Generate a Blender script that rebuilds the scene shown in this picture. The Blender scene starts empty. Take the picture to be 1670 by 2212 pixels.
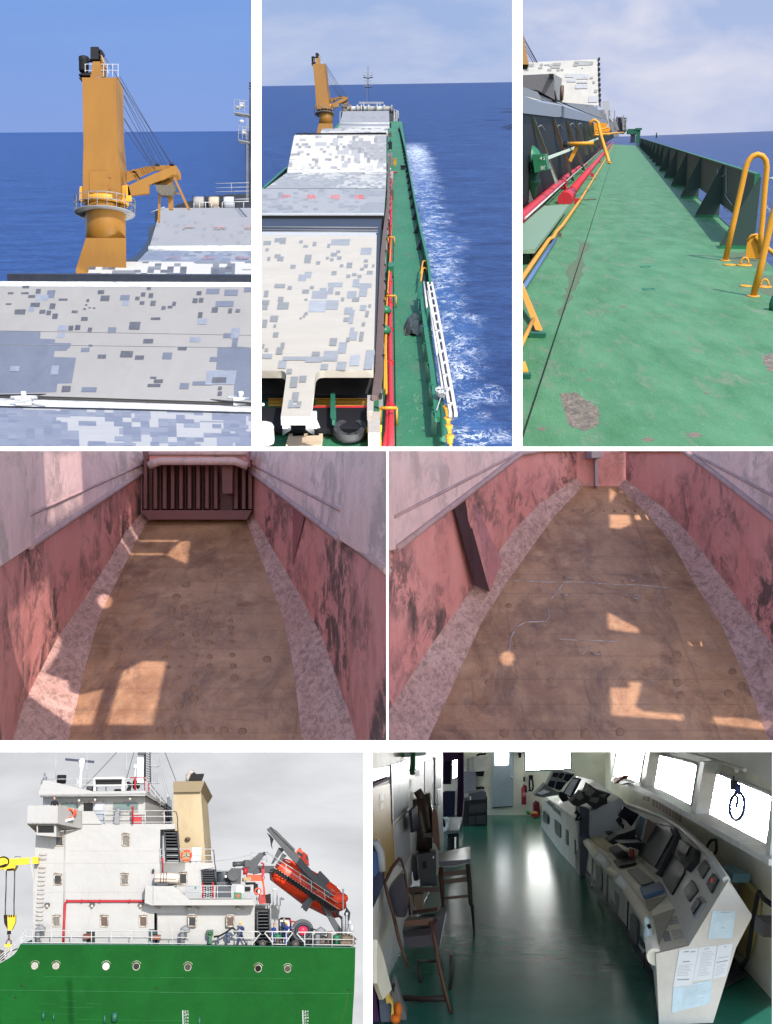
import bpy, bmesh, math, random
from mathutils import Vector, Matrix
from mathutils.geometry import tessellate_polygon
from mathutils.bvhtree import BVHTree
random.seed(7)
scene = bpy.context.scene
col = scene.collection
# ------------------------------------------------------------------ camera, sky, sun, exposure
FL = 2400.0                      # focal length in units of a 1670 x 2212 picture
EXPO = 1.25
cam_data = bpy.data.cameras.new('camera'); cam = bpy.data.objects.new('camera', cam_data); col.objects.link(cam)
cam.location = (0,0,0); cam.rotation_euler = (math.radians(90),0,0)
cam_data.sensor_fit = 'HORIZONTAL'; cam_data.sensor_width = 36; cam_data.lens = 36 * FL / 1670
cam_data.clip_start = 0.1; cam_data.clip_end = 60000
scene.camera = cam
SUN_EL, SUN_AZ = math.radians(40),math.radians(156)     # azimuth from +Y towards +X
SUN = Vector((math.cos(SUN_EL) * math.sin(SUN_AZ),math.cos(SUN_EL) * math.cos(SUN_AZ),math.sin(SUN_EL)))
world = bpy.data.worlds.new('World'); scene.world = world; world.use_nodes = True
wn = world.node_tree.nodes; wl = world.node_tree.links
sky = wn.new('ShaderNodeTexSky'); sky.sky_type = 'NISHITA'; sky.sun_disc = False
sky.sun_elevation = SUN_EL; sky.sun_rotation = SUN_AZ
wn['Background'].inputs[1].default_value = 0.15
wl.new(sky.outputs[0],wn['Background'].inputs[0])
sun_data = bpy.data.lights.new('sun', 'SUN'); sun_data.energy = 2.7; sun_data.angle = math.radians(0.3); sun_data.color = (1,.95,.88)
sun = bpy.data.objects.new('sun', sun_data); col.objects.link(sun)
sun.rotation_euler = SUN.to_track_quat('Z', 'Y').to_euler(); sun.location = (40,-60,80)
scene.view_settings.view_transform = 'Standard'; scene.view_settings.look = 'None'
scene.view_settings.exposure = EXPO; scene.view_settings.gamma = 1
scene.cycles.max_bounces = 9; scene.cycles.diffuse_bounces = 7; scene.cycles.glossy_bounces = 3

# ------------------------------------------------------------------ helpers: places
S0 = 1670/1933
def crop(x0,y0,x1):
 s = (x1 - x0) / 1670 * S0
 return lambda x, y: (x0 * S0 + x * s, y0 * S0 + y * s)
def ray(u, v): return Vector(((u - 835) / FL, 1,(1106 - v) / FL))
def pix(u, v, Y): return ray(u, v) * Y
UNIT = [1.0]                      # metres per modelling unit of the place being built (bigger for places that lie farther off)
class Frame:
 """A right-angled set of axes: lateral x, depth d, up h; the eye stands H above h = 0."""
 def __init__(s, vu, vv, H, unit=1.0):
  d = ray(vu, vv).normalized(); e = Vector((1,0,0)); x = (e - d * e.dot(d)).normalized()
  s.nx, s.nd, s.nu, s.k = x, d, x.cross(d),unit
  s.x, s.d, s.u = s.nx * unit, s.nd * unit, s.nu * unit
  s.H = H; s.o = -H * s.u
 def h(s, uv, h=0):
  r = ray(*uv); return r * ((h - s.H) * s.k / r.dot(s.nu))
 def D(s, uv, d):
  r = ray(*uv); return r * (d * s.k / r.dot(s.nd))
 def X(s, uv, x):
  r = ray(*uv); return r * (x * s.k / r.dot(s.nx))
 def depth(s, p): return p.dot(s.nd) / s.k
 def P(s, x, d, h): return s.o + s.x * x + s.d * d + s.u * h
 def loc(s, p): q = (p - s.o) / s.k; return q.dot(s.nx),q.dot(s.nd),q.dot(s.nu)
 def drop(s, p, h=0): return p - s.u * (s.loc(p)[2] - h)

# ------------------------------------------------------------------ helpers: meshes
def perp(d):
 a = Vector((0,0,1)) if abs(d.z) < .9 * d.length else Vector((1,0,0))
 x = d.cross(a).normalized(); return x, x.cross(d).normalized()
class MB:
 def __init__(s): s.mi = 0; s.bm = bmesh.new(); s.uv = s.bm.loops.layers.uv.new('UVMap')
 def v(s, p): return s.bm.verts.new(p)
 def face(s, pts, uv=None, smooth=False):
  f = s.bm.faces.new([s.v(p) for p in pts]); f.smooth = smooth; f.material_index = s.mi
  if uv:
   for l, q in zip(f.loops, uv): l[s.uv].uv = q
  return s
 def prism(s, pts, vec, uv=None):
  n = len(pts); a = [s.v(p) for p in pts]; b = [s.v(p + vec) for p in pts]
  f = s.bm.faces.new(a)
  if uv:
   for l, q in zip(f.loops, uv): l[s.uv].uv = q
  s.bm.faces.new(b[::-1])
  for i in range(n): s.bm.faces.new((a[i],b[i],b[(i + 1) % n],a[(i + 1) % n]))
  return s
 def box(s, c, a, b, d):
  p = [c + a * i + b * j - d for i, j in ((-1,-1),(1,-1),(1,1),(-1,1))]
  return s.prism(p, d * 2)
 def sheet(s, q, th, up, n=14):
  """A four-cornered plate (bl, br, tr, tl) with a fine grid on its upper face so that its pattern stays square."""
  T = lambda a, b: q[0].lerp(q[1],a).lerp(q[3].lerp(q[2],a),b)
  s.grid([[T(i / n, j / n) for i in range(n + 1)] for j in range(n + 1)],[[(i / n, j / n) for i in range(n + 1)] for j in range(n + 1)])
  return s.prism([p - up * th * .4 for p in q],-up * th * .6)
 def hexa(s, q, r):
  a = [s.v(p) for p in q]; b = [s.v(p) for p in r]; n = len(q)
  s.bm.faces.new(a); s.bm.faces.new(b[::-1])
  for i in range(n): s.bm.faces.new((a[i],b[i],b[(i + 1) % n],a[(i + 1) % n]))
  return s
 def tube(s, path, r, n=8,closed=False):
  m = len(path); rr = [q * UNIT[0] for q in (r if isinstance(r, (list, tuple)) else [r] * m)]
  rings = []; px = None
  for i, p in enumerate(path):
   if closed: t = path[(i + 1) % m] - path[i - 1]
   else: t = path[min(i + 1,m - 1)] - path[max(i - 1,0)]
   if t.length < 1e-9: t = Vector((0,0,1))
   t.normalize()
   if px is None: px, py = perp(t)
   else:
    px = px - t * px.dot(t)
    if px.length < 1e-4: px, _ = perp(t)
    px.normalize(); py = px.cross(t)
   rings.append([s.v(p + (px * math.cos(2 * math.pi * k / n) + py * math.sin(2 * math.pi * k / n)) * rr[i]) for k in range(n)])
  for i in range(m if closed else m - 1):
   a, b = rings[i],rings[(i + 1) % m]
   for k in range(n):
    f = s.bm.faces.new((a[k],a[(k + 1) % n],b[(k + 1) % n],b[k])); f.smooth = n > 5
  if not closed:
   s.bm.faces.new(rings[0][::-1]); s.bm.faces.new(rings[-1])
  return s
 def lines(s, segs, r, n=6):
  for q in segs: s.tube(list(q),r, n)
  return s
 def lathe(s, base, axis, prof, n=16):
  ax = axis.normalized(); x, y = perp(ax); rings = []; prof = [(r * UNIT[0],t * UNIT[0]) for r, t in prof]
  for r, t in prof:
   rings.append([s.v(base + ax * t + (x * math.cos(2 * math.pi * k / n) + y * math.sin(2 * math.pi * k / n)) * max(r, 1e-5)) for k in range(n)])
  for a, b in zip(rings, rings[1:]):
   for k in range(n):
    f = s.bm.faces.new((a[k],a[(k + 1) % n],b[(k + 1) % n],b[k])); f.smooth = True
  s.bm.faces.new(rings[0][::-1]); s.bm.faces.new(rings[-1])
  return s
 def ball(s, c, a, b, d, nu=12,nv=8):
  rings = []
  for j in range(nv + 1):
   t = math.pi * j / nv; k = max(math.sin(t),1e-3)
   rings.append([s.v(c + d * math.cos(t) + (a * math.cos(2 * math.pi * i / nu) + b * math.sin(2 * math.pi * i / nu)) * k) for i in range(nu)])
  for p, q in zip(rings, rings[1:]):
   for i in range(nu):
    f = s.bm.faces.new((p[i],p[(i + 1) % nu],q[(i + 1) % nu],q[i])); f.smooth = True
  return s
 def grid(s, rows, uvrows=None, smooth=False):
  g = [[s.v(p) for p in r] for r in rows]
  for i in range(len(g) - 1):
   for j in range(len(g[0]) - 1):
    f = s.bm.faces.new((g[i][j],g[i][j + 1],g[i + 1][j + 1],g[i + 1][j])); f.smooth = smooth
    if uvrows:
     for l, (a, b) in zip(f.loops, ((i, j),(i, j + 1),(i + 1,j + 1),(i + 1,j))): l[s.uv].uv = uvrows[a][b]
  return s
 def torus(s, c, a, b, r, n=20,m=8):
  return s.tube([c + a * math.cos(2 * math.pi * k / n) + b * math.sin(2 * math.pi * k / n) for k in range(n)],r, m, closed=True)
 def text(s, string, org, ax, ay, depth=0.0):
  """Letters one unit high along ay, running along ax from org."""
  cu = bpy.data.curves.new('lettering', 'FONT'); cu.body = string; cu.size = 1; cu.resolution_u = 2
  o = bpy.data.objects.new('lettering', cu); col.objects.link(o)
  bpy.context.view_layer.update()
  me = o.evaluated_get(bpy.context.evaluated_depsgraph_get()).to_mesh()
  vs = [s.v(org + ax * p.co.x + ay * p.co.y) for p in me.vertices]
  for p in me.polygons:
   try: s.bm.faces.new([vs[i] for i in p.vertices])
   except ValueError: pass
  o.evaluated_get(bpy.context.evaluated_depsgraph_get()).to_mesh_clear()
  bpy.data.objects.remove(o); bpy.data.curves.remove(cu)
  return s
 def pts(s): return [v.co.copy() for v in s.bm.verts]
 def build(s, name, mat, origin, parent=None, bevel=0,recalc=True):
  if recalc: bmesh.ops.recalc_face_normals(s.bm, faces=s.bm.faces[:])
  me = bpy.data.meshes.new(name)
  for v in s.bm.verts: v.co -= origin
  s.bm.to_mesh(me); s.bm.free()
  for q in (mat if isinstance(mat, (list, tuple)) else [mat]): me.materials.append(q)
  o = bpy.data.objects.new(name, me); col.objects.link(o)
  if parent: o.parent = parent
  else: o.location = origin
  if bevel:
   m = o.modifiers.new('bevel', 'BEVEL'); m.width = bevel; m.segments = 2; m.limit_method = 'ANGLE'; m.angle_limit = math.radians(35)
  return o
def base_of(pts):
 lo = [min(p[i] for p in pts) for i in range(3)]; hi = [max(p[i] for p in pts) for i in range(3)]
 return Vector(((lo[0] + hi[0]) / 2,(lo[1] + hi[1]) / 2,lo[2]))
def part(name, mb, mat, subs=(),label=None, bevel=0,stuff=False): return (name, mb, mat, subs, label, bevel, stuff)
def thing(name, label, cat, parts, group=None, kind=None):
 allp = []
 def coll(ps):
  for p in ps:
   allp.extend(p[1].pts()); coll(p[3])
 coll(parts)
 org = base_of(allp)
 e = bpy.data.objects.new(name, None); col.objects.link(e); e.location = org; e.empty_display_size = .2
 def put(ps, par):
  for n, mb, m, subs, lb, bv, st in ps:
   o = mb.build(n, m, org, par, bv)
   if lb: o['label'] = lb
   if st: o['kind'] = 'stuff'
   put(subs, o)
 put(parts, e)
 e['label'] = label; e['category'] = cat
 if group: e['group'] = group
 if kind: e['kind'] = kind
 return e
def solo(name, label, cat, mb, mat, group=None, bevel=0):
 o = mb.build(name, mat, base_of(mb.pts()),None, bevel); o['label'] = label; o['category'] = cat
 if group: o['group'] = group
 return o
def struct(name, mb, mat, recalc=True, bevel=0):
 o = mb.build(name, mat, base_of(mb.pts()),None, bevel, recalc); o['kind'] = 'structure'; return o

# ------------------------------------------------------------------ helpers: materials
def lin(r, g, b):
 f = lambda c: (c / 255) / 12.92 if c / 255 <= .04045 else ((c / 255 + .055) / 1.055) ** 2.4
 return (f(r),f(g),f(b))
def newmat(name):
 m = bpy.data.materials.new(name); m.use_nodes = True
 nt = m.node_tree; return m, nt, nt.nodes, nt.links, nt.nodes['Principled BSDF']
def coords(nt, space, scale=(1,1,1)):
 tc = nt.nodes.new('ShaderNodeTexCoord'); mp = nt.nodes.new('ShaderNodeMapping'); mp.inputs['Scale'].default_value = scale
 nt.links.new(tc.outputs[space],mp.inputs[0]); return mp.outputs[0]
def noise(nt, co, scale, detail=6,rough=.6,dist=0):
 n = nt.nodes.new('ShaderNodeTexNoise'); n.inputs['Scale'].default_value = scale; n.inputs['Detail'].default_value = detail
 n.inputs['Roughness'].default_value = rough; n.inputs['Distortion'].default_value = dist
 nt.links.new(co, n.inputs['Vector']); return n.outputs['Fac']
def ramp(nt, fac, a, b, ca=(0,0,0),cb=(1,1,1)):
 r = nt.nodes.new('ShaderNodeValToRGB'); e = r.color_ramp.elements
 e[0].position = a; e[1].position = b; e[0].color = (*ca, 1); e[1].color = (*cb, 1)
 nt.links.new(fac, r.inputs[0]); return r.outputs[0]
def mixc(nt, fac, a, b, mode='MIX'):
 m = nt.nodes.new('ShaderNodeMix'); m.data_type = 'RGBA'; m.blend_type = mode
 for sock, val in ((m.inputs[0],fac),(m.inputs[6],a),(m.inputs[7],b)):
  if hasattr(val, 'is_linked'): nt.links.new(val, sock)
  elif isinstance(val, tuple): sock.default_value = (*val, 1)
  else: sock.default_value = val
 return m.outputs[2]
def math_(nt, op, a, b=0.0,c=None):
 m = nt.nodes.new('ShaderNodeMath'); m.operation = op
 for sock, val in zip(m.inputs, (a, b, c)):
  if val is None: continue
  if hasattr(val, 'is_linked'): nt.links.new(val, sock)
  else: sock.default_value = val
 return m.outputs[0]
def bump(nt, bsdf, height, strength, dist=.1):
 b = nt.nodes.new('ShaderNodeBump'); b.inputs['Strength'].default_value = strength; b.inputs['Distance'].default_value = dist
 nt.links.new(height, b.inputs['Height']); nt.links.new(b.outputs[0],bsdf.inputs['Normal'])
def M(name, c, rough=.5,metal=0,dirt=None, amt=.35,vs=1.0,stretch=(1,1,1),lo=.5,hi=.75,bmp=.0,var=.12,spec=.25):
 """Painted or worn surface: base colour with slow variation, plus patches of dirt or rust."""
 m, nt, N, L, b = newmat(name)
 co = coords(nt, 'Object', stretch)
 n1 = noise(nt, co, vs, 8,.65)
 base = mixc(nt, ramp(nt, n1,.3,.7),tuple(x * (1 - var) for x in c),tuple(min(1,x * (1 + var)) for x in c))
 if dirt:
  n2 = noise(nt, co, vs * 2.3,10,.7,.4)
  f = math_(nt, 'MULTIPLY', ramp(nt, n2,lo, hi),amt)
  base = mixc(nt, f, base, dirt)
 L.new(base, b.inputs['Base Color'])
 b.inputs['Roughness'].default_value = rough; b.inputs['Metallic'].default_value = metal; b.inputs['Specular IOR Level'].default_value = spec
 if bmp: bump(nt, b, noise(nt, co, vs * 6,6),bmp, .3 / vs)
 return m
def emit(name, c, strength=1):
 m, nt, N, L, b = newmat(name); N.remove(b); e = N.new('ShaderNodeEmission')
 e.inputs[0].default_value = (*c, 1); e.inputs[1].default_value = strength * 2 ** -EXPO
 L.new(e.outputs[0],N['Material Output'].inputs[0]); return m
def skymat(name, c_top, c_low, cloud=None, vs=(1,1,1),lo=.45,hi=.7,amt=.6):
 m, nt, N, L, b = newmat(name); N.remove(b); e = N.new('ShaderNodeEmission')
 e.inputs[1].default_value = 2 ** -EXPO
 g = coords(nt, 'Generated'); sx = N.new('ShaderNodeSeparateXYZ'); L.new(g, sx.inputs[0])
 c = mixc(nt, sx.outputs[2],c_low, c_top)
 if cloud:
  n = noise(nt, coords(nt, 'Generated', vs),1.0,7,.55,.3)
  c = mixc(nt, math_(nt, 'MULTIPLY', ramp(nt, n, lo, hi),amt),c, cloud)
 L.new(c, e.inputs[0]); L.new(e.outputs[0],N['Material Output'].inputs[0]); return m
def sea_mat(name, c1,c2,vs, foam=None):
 m, nt, N, L, b = newmat(name)
 co = coords(nt, 'Object')
 c = mixc(nt, ramp(nt, noise(nt, coords(nt, 'Object', (.5,1.1,1)),vs * .6,9,.8),.36,.66),c1,c2)
 c = mixc(nt, .8,c, ramp(nt, noise(nt, coords(nt, 'Object', (.6,1.2,1)),vs * 3.2,6,.8),.38,.62,(.42,.5,.62),(1.4,1.32,1.22)),'MULTIPLY')  # light and dark of the ripples put into the colour
 b.inputs['Roughness'].default_value = .45; b.inputs['Specular IOR Level'].default_value = .22
 if foam: c = foam(nt, co, c)
 L.new(c, b.inputs['Base Color'])
 bump(nt, b, noise(nt, coords(nt, 'Object', (.5,1.6,1)),vs * 2.5,6,.7),.5,.5 / vs)
 return m
def camo(name, nx, ny, seed, base, mid, dark, dens=.5,big=.5,worn=.15,skew=0):
 """Digital camouflage: snapped cells of three greys over a pale ground (UV 0..1 over the panel)."""
 m, nt, N, L, b = newmat(name)
 def cells(ax, ay, off):
  co = coords(nt, 'UV', (ax, ay, 1)); v = N.new('ShaderNodeVectorMath'); v.operation = 'ADD'; v.inputs[1].default_value = (off, off * 1.7,0)
  L.new(co, v.inputs[0]); f = N.new('ShaderNodeVectorMath'); f.operation = 'FLOOR'; L.new(v.outputs[0],f.inputs[0]); return f.outputs[0]
 def white(c):
  w = N.new('ShaderNodeTexWhiteNoise'); w.noise_dimensions = '2D'; L.new(c, w.inputs['Vector']); return w.outputs['Value']
 def snapped(ax, ay, off, sc):
  return noise(nt, cells(ax, ay, off),sc, 2,.6)
 c0 = mixc(nt, ramp(nt, noise(nt, coords(nt, 'UV', (3,3,1)),1.0,8,.6),.3,.7),tuple(x * .93 for x in base),base)
 # clustered small chips
 clus = snapped(nx, ny, seed, 3.2 / nx * 2)
 th = math_(nt, 'MULTIPLY', ramp(nt, clus, .36,.62),dens)
 chip = math_(nt, 'LESS_THAN', white(cells(nx, ny, seed)),th)
 tone = white(cells(nx, ny, seed + 31.0))
 cc = mixc(nt, ramp(nt, tone, .3,.8),dark, mid)
 # big patches with stepped edges
 bigp = math_(nt, 'GREATER_THAN', snapped(nx * .8,ny * .8,seed + 5,2.3 / nx),big)
 c1 = mixc(nt, bigp, c0,tuple((a + d) / 2 for a, d in zip(mid, dark)))
 chip2 = math_(nt, 'LESS_THAN', white(cells(nx * .55,ny * .6,seed + 3)),math_(nt, 'MULTIPLY', ramp(nt, snapped(nx * .55,ny * .6,seed + 9,5 / nx),.45,.6),dens * .7))
 c2 = mixc(nt, chip2,c1,mid)
 c3 = mixc(nt, chip, c2,cc)
 w = math_(nt, 'MULTIPLY', ramp(nt, noise(nt, coords(nt, 'UV', (6,40,1)),1.0,8,.7),.5,.8),worn)
 c4 = mixc(nt, w, c3,(.75,.74,.72))
 L.new(c4,b.inputs['Base Color']); b.inputs['Roughness'].default_value = .55
 bump(nt, b, noise(nt, coords(nt, 'UV', (4,4,1)),2.0,6),.12,.3)
 return m

def planar(q):
 n = (q[1] - q[0]).cross(q[3] - q[0]); q[2] = q[2] * (q[0].dot(n) / q[2].dot(n)); return q
def blocks(at, rects, polys=()):
 """Painted camouflage blocks: rectangles (x, y, w, h, tone) and outlines (tone, points) put on the plate by at(x, y)."""
 m = MB()
 for t, pp in polys: m.mi = t; m.face([at(x, y, 0) for x, y in pp])
 for i, r in enumerate(rects):
  x, y, w, h = r[:4]; m.mi = r[4] if len(r) > 4 else 0; k = .16 * h; a, b, c, d = [random.uniform(-1.5,1.5) for _ in range(4)]
  m.face([at(x + a, y + h + b, 1 + i),at(x + w + b, y + h + c, 1 + i),at(x + w + k + c, y + d, 1 + i),at(x + k + d, y + a, 1 + i)])
 return m
# ------------------------------------------------------------------ shared colours
WHITE = M('white_board', (.93,.93,.93),.8,var=.0)
BLACK = M('black_paint', (.010,.010,.012),.6,vs=1,spec=.15)
NAVY = M('dark_navy_paint', (.018,.022,.034),.45,dirt=(.05,.05,.055),vs=.5)
STEEL = M('grey_steel', (.16,.165,.175),.5,dirt=(.10,.06,.04),vs=.5)
PALEST = M('pale_grey_steel', (.32,.33,.345),.5,dirt=(.25,.18,.14),vs=.5)
WIRE = M('dark_wire', (.02,.022,.03),.5)
RED = M('red_paint', (.36,.02,.03),.45,dirt=(.22,.05,.03),vs=.5)
YEL = M('yellow_paint', (.48,.22,.02),.45,dirt=(.25,.09,.02),vs=.8)
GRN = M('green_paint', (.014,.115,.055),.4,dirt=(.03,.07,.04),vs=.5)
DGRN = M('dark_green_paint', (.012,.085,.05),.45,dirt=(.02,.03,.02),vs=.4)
WPAINT = M('white_paint', (.56,.56,.55),.5,dirt=(.45,.38,.3),amt=.25,vs=.6)
CRANE = M('crane_ochre_paint', (.185,.085,.012),.5,dirt=(.12,.05,.008),amt=.5,vs=.12,stretch=(1,1,.3),var=.1)

# ------------------------------------------------------------------ the white wall with seven openings
fb = MB()
def bar(u0,v0,u1,v1,Y):
 q = [pix(u0,v0,Y),pix(u1,v0,Y),pix(u1,v1,Y),pix(u0,v1,Y)]
 fb.prism(q, Vector((0,.015,0)))
bar(-700,965,2370,974,9)
bar(543.5,-900,564.5,964.9,9); bar(1107,-900,1128.5,964.9,9)
bar(834.6,974.1,839.2,1602,9)
bar(-700,1600.5,2370,1624.5,8)
bar(785,1624.6,804.5,3100,8); bar(1669,1624.6,2370,3100,8)
struct('wall', fb, WHITE)
# ================================================================== sea and sky behind the three upper openings
def sea_sky(u0,u1,vl, vr, vb, Yn, seam, skym, top=-260,far=40000):
 m = MB(); rows = []; uvr = []
 for k in range(41):
  t = k / 40; iy = (1 - t) / Yn + t / far
  rows.append([pix(a, vb + (b - vb) * ((1 / Yn - iy) / (1 / Yn - 1 / far)),1 / iy) for a, b in ((u0,vl),(u1,vr))])
 m.grid(rows); struct('sea', m, seam)
 Ys = far * 1.02; m = MB()
 m.grid([[pix(u0,vb * .5 + 150,Ys),pix(u1,vb * .5 + 150,Ys)],[pix(u0,top, Ys),pix(u1,top, Ys)]])
 struct('sky', m, skym)
sea_sky(-400,554,289,283,969,420,sea_mat('sea_calm', (.007,.026,.105),(.024,.066,.205),.05),
  skymat('sky_clear', lin(112,160,230),lin(150,168,222),lin(146,180,236),(1,1,3),.45,.75,.4))
def foam2(nt, co, c):
 g = nt.nodes.new('ShaderNodeNewGeometry'); s = nt.nodes.new('ShaderNodeSeparateXYZ'); nt.links.new(g.outputs['Position'],s.inputs[0])
 X, Y = s.outputs[0],s.outputs[1]
 mp = nt.nodes.new('ShaderNodeMapping'); mp.inputs['Scale'].default_value = (.353,.194,.353); nt.links.new(g.outputs['Position'],mp.inputs[0])
 cen = math_(nt, 'MULTIPLY_ADD', Y, .0148,24.0); wid = math_(nt, 'MULTIPLY_ADD', Y, .0080,15.0)
 n0 = noise(nt, mp.outputs[0],.06,8,.68,.8)
 dd = math_(nt, 'DIVIDE', math_(nt, 'ABSOLUTE', math_(nt, 'SUBTRACT', X, cen)),wid)
 dd = math_(nt, 'ADD', dd, math_(nt, 'MULTIPLY', math_(nt, 'SUBTRACT', n0,.5),2.8))
 mask = ramp(nt, dd, .25,1.5,(1,1,1),(0,0,0))
 fade = ramp(nt, math_(nt, 'DIVIDE', Y, 2830),.74,.83,(1,1,1),(0,0,0))
 mask = math_(nt, 'MULTIPLY', mask, fade)
 def vein_(sc, wd, ds):
  n1 = noise(nt, mp.outputs[0],sc, 7,.62,ds)
  return math_(nt, 'MAXIMUM', math_(nt, 'SUBTRACT', 1.0,math_(nt, 'MULTIPLY', math_(nt, 'ABSOLUTE', math_(nt, 'SUBTRACT', n1,.5)),wd)),0)
 patch = ramp(nt, noise(nt, mp.outputs[0],.22,4,.6),.42,.60)
 vein = math_(nt, 'MULTIPLY', math_(nt, 'MAXIMUM', vein_(.20,46,.9),vein_(.45,38,1.0)),patch)
 speck = ramp(nt, noise(nt, mp.outputs[0],2.6,4,.75),.60,.68)
 solid = math_(nt, 'MULTIPLY', ramp(nt, math_(nt, 'DIVIDE', Y, 2830),.46,.72),ramp(nt, noise(nt, mp.outputs[0],.5,8,.75),.44,.60))
 w = math_(nt, 'MAXIMUM', math_(nt, 'MAXIMUM', vein, math_(nt, 'MULTIPLY', speck, .45)),solid)
 f = math_(nt, 'MULTIPLY', math_(nt, 'MINIMUM', math_(nt, 'MAXIMUM', w, 0),1),mask)
 c = mixc(nt, math_(nt, 'MULTIPLY', mask, .35),c, (.05,.14,.38))
 ph = math_(nt, 'ADD', math_(nt, 'MULTIPLY_ADD', Y, .42,math_(nt, 'MULTIPLY', X, 1.5)),math_(nt, 'MULTIPLY', noise(nt, mp.outputs[0],.12,5,.6),130))
 wave = ramp(nt, math_(nt, 'SINE', math_(nt, 'MULTIPLY', ph, .085)),.2,.95)
 zone = math_(nt, 'MULTIPLY', ramp(nt, dd, 1.0,1.8),ramp(nt, math_(nt, 'DIVIDE', Y, 2830),.45,.7,(1,1,1),(0,0,0)))
 c = mixc(nt, math_(nt, 'MULTIPLY', math_(nt, 'MULTIPLY', wave, zone),.55),c, (.006,.016,.06))
 crest = math_(nt, 'MULTIPLY', math_(nt, 'MULTIPLY', ramp(nt, math_(nt, 'SINE', math_(nt, 'MULTIPLY', math_(nt, 'ADD', ph, 9),.085)),.78,.97),ramp(nt, noise(nt, mp.outputs[0],.9,6,.8),.52,.60)),zone)
 f = math_(nt, 'MAXIMUM', f, math_(nt, 'MULTIPLY', crest, .8))
 return mixc(nt, math_(nt, 'MULTIPLY', f, .9),c, (.72,.76,.8))
sea_sky(554,1118,186,177,969,396,sea_mat('sea_wake', (.005,.017,.078),(.024,.060,.175),.05,foam2),
  skymat('sky_streaked', lin(158,184,228),lin(170,186,224),lin(200,208,234),(1.2,1,6),.42,.66,.9))
sea_sky(1118,2000,303,271,969,1500,sea_mat('sea_hazy', (.020,.040,.115),(.045,.078,.18),.012),
  skymat('sky_veiled', lin(160,184,228),lin(198,203,230),lin(226,226,240),(2,1,3.5),.38,.60,1.0),far=40000)

# ================================================================== upper left: hatch covers and crane
F1 = Frame(633,285,29.5)
a1 = crop(0,0,640)
_b1 = crop(0,560,640)
b1 = _b1
C_BASE, C_MID, C_DARK = (.20,.195,.195),(.115,.125,.145),(.058,.062,.08)
def slab(name, label, pts, up, th, mat, group, extra=(),uvs=((0,0),(1,0),(1,1),(0,1))):
 return thing(name, label, 'hatch cover', [part('panel', MB().sheet(pts, th, up),mat)] + list(extra),group)
def hang(p, q, n=8,sag=0.0):
 return [p.lerp(q, i / n) - Vector((0,0,sag * 4 * (i / n) * (1 - i / n))) for i in range(n + 1)]
H1 = 'hatch covers seen from above in the close view'
CAM_B = camo('camouflage_strip', 30,9,11,(.28,.28,.29),(.15,.165,.21),(.11,.125,.175),.8,.52,.12)
CAM_C = camo('camouflage_dull', 30,12,23,(.19,.19,.20),(.175,.18,.195),(.15,.15,.165),.2,.7,.05)
# nearest strip
q = [F1.h(b1(-60,1500)),F1.h(b1(1680,1500)),F1.h(b1(1680,1242)),F1.h(b1(-60,1188))]
slab('hatch_cover', 'nearest flat camouflage hatch cover strip along the bottom of the crane view', q, F1.u, 1.2,CAM_B, H1)
# white joint gutter with hinge lugs and the black seal above it
g = MB().prism([F1.h(b1(-60,1192),-.5),F1.h(b1(1680,1236),-.5),F1.h(b1(1680,1150),-.5),F1.h(b1(-60,1118),-.5)],-F1.u * .8)
WW = M('weathered_white_paint', (.48,.49,.51),.5,dirt=(.16,.17,.2),amt=.8,vs=.35,stretch=(1,4,4),lo=.52,hi=.62)
lug = []
for x in (160,1575):
 p = F1.h(b1(x, 1165),-.2); L = MB()
 L.box(p + F1.u * .25,F1.x * .9,F1.u * .45,F1.d * .6); L.tube([p - F1.x * 1.5 + F1.u * .6,p + F1.x * 1.5 + F1.u * .6],.22); L.tube([p, p + F1.u * 1.3],.3)
 L.tube([p + F1.x * .6,p + F1.x * 2.6 - F1.d * 1.2],.16); lug.append(part('hinge_lug', L, WW))
sl = MB().tube([F1.h(b1(-60,1118),.15),F1.h(b1(860,1103),.15),F1.h(b1(1680,1172),.15)],.10)
sl.tube([F1.h(b1(-60,1192),.05),F1.h(b1(850,1212),.05),F1.h(b1(1680,1236),.05)],.13)
thing('hatch_joint', 'white weathered joint with hinge lugs between the two nearest covers', 'hatch joint', [part('gutter', g, WW),part('seal', sl, WIRE)] + lug)
# tilted big cover
d0 = F1.depth(F1.h(b1(860,1108)))
bl, br = F1.h(b1(-60,1112)),F1.h(b1(1680,1168)); tl, tr = F1.D(b1(-60,405),d0 + 13),F1.D(b1(1680,410),d0 + 13)
n_ = (br - bl).cross(tl - bl).normalized(); tr = planar([bl, br, tr, tl])[2]
rim = MB().prism([F1.D(b1(-60,412),d0 + 12.9) + n_ * .12,F1.D(b1(1680,420),d0 + 12.9) + n_ * .12,F1.D(b1(1680,384),d0 + 13.2) + n_ * .12,F1.D(b1(20,378),d0 + 13.2) + n_ * .12,F1.D(b1(-60,378),d0 + 13.2) + n_ * .12],-n_ * .5)
bar_ = MB()
for x0,y0,x1,y1 in ((48,366,1680,374),):
 p0,p1 = F1.D(b1(x0,y0),d0 + 14.5),F1.D(b1(x1,y1),d0 + 14.5)
 bar_.prism([p0 - F1.u * .85,p1 - F1.u * .85,p1 + F1.u * .75,p0 + F1.u * .75],F1.d * 1.2)
seam = MB()
for ya, yb in ((705,738),(795,820)):
 ta, tb = (1112 - ya) / 707,(1168 - yb) / 758
 pa = bl.lerp(tl, ta); pb = br.lerp(tr, tb); seam.tube([pa + n_ * .01,pb + n_ * .01],.045,4)
def on1(x, y, i): r = ray(*b1(x, y)); return r * (bl.dot(n_) / r.dot(n_)) + n_ * (.012 + .0006 * i)
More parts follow.
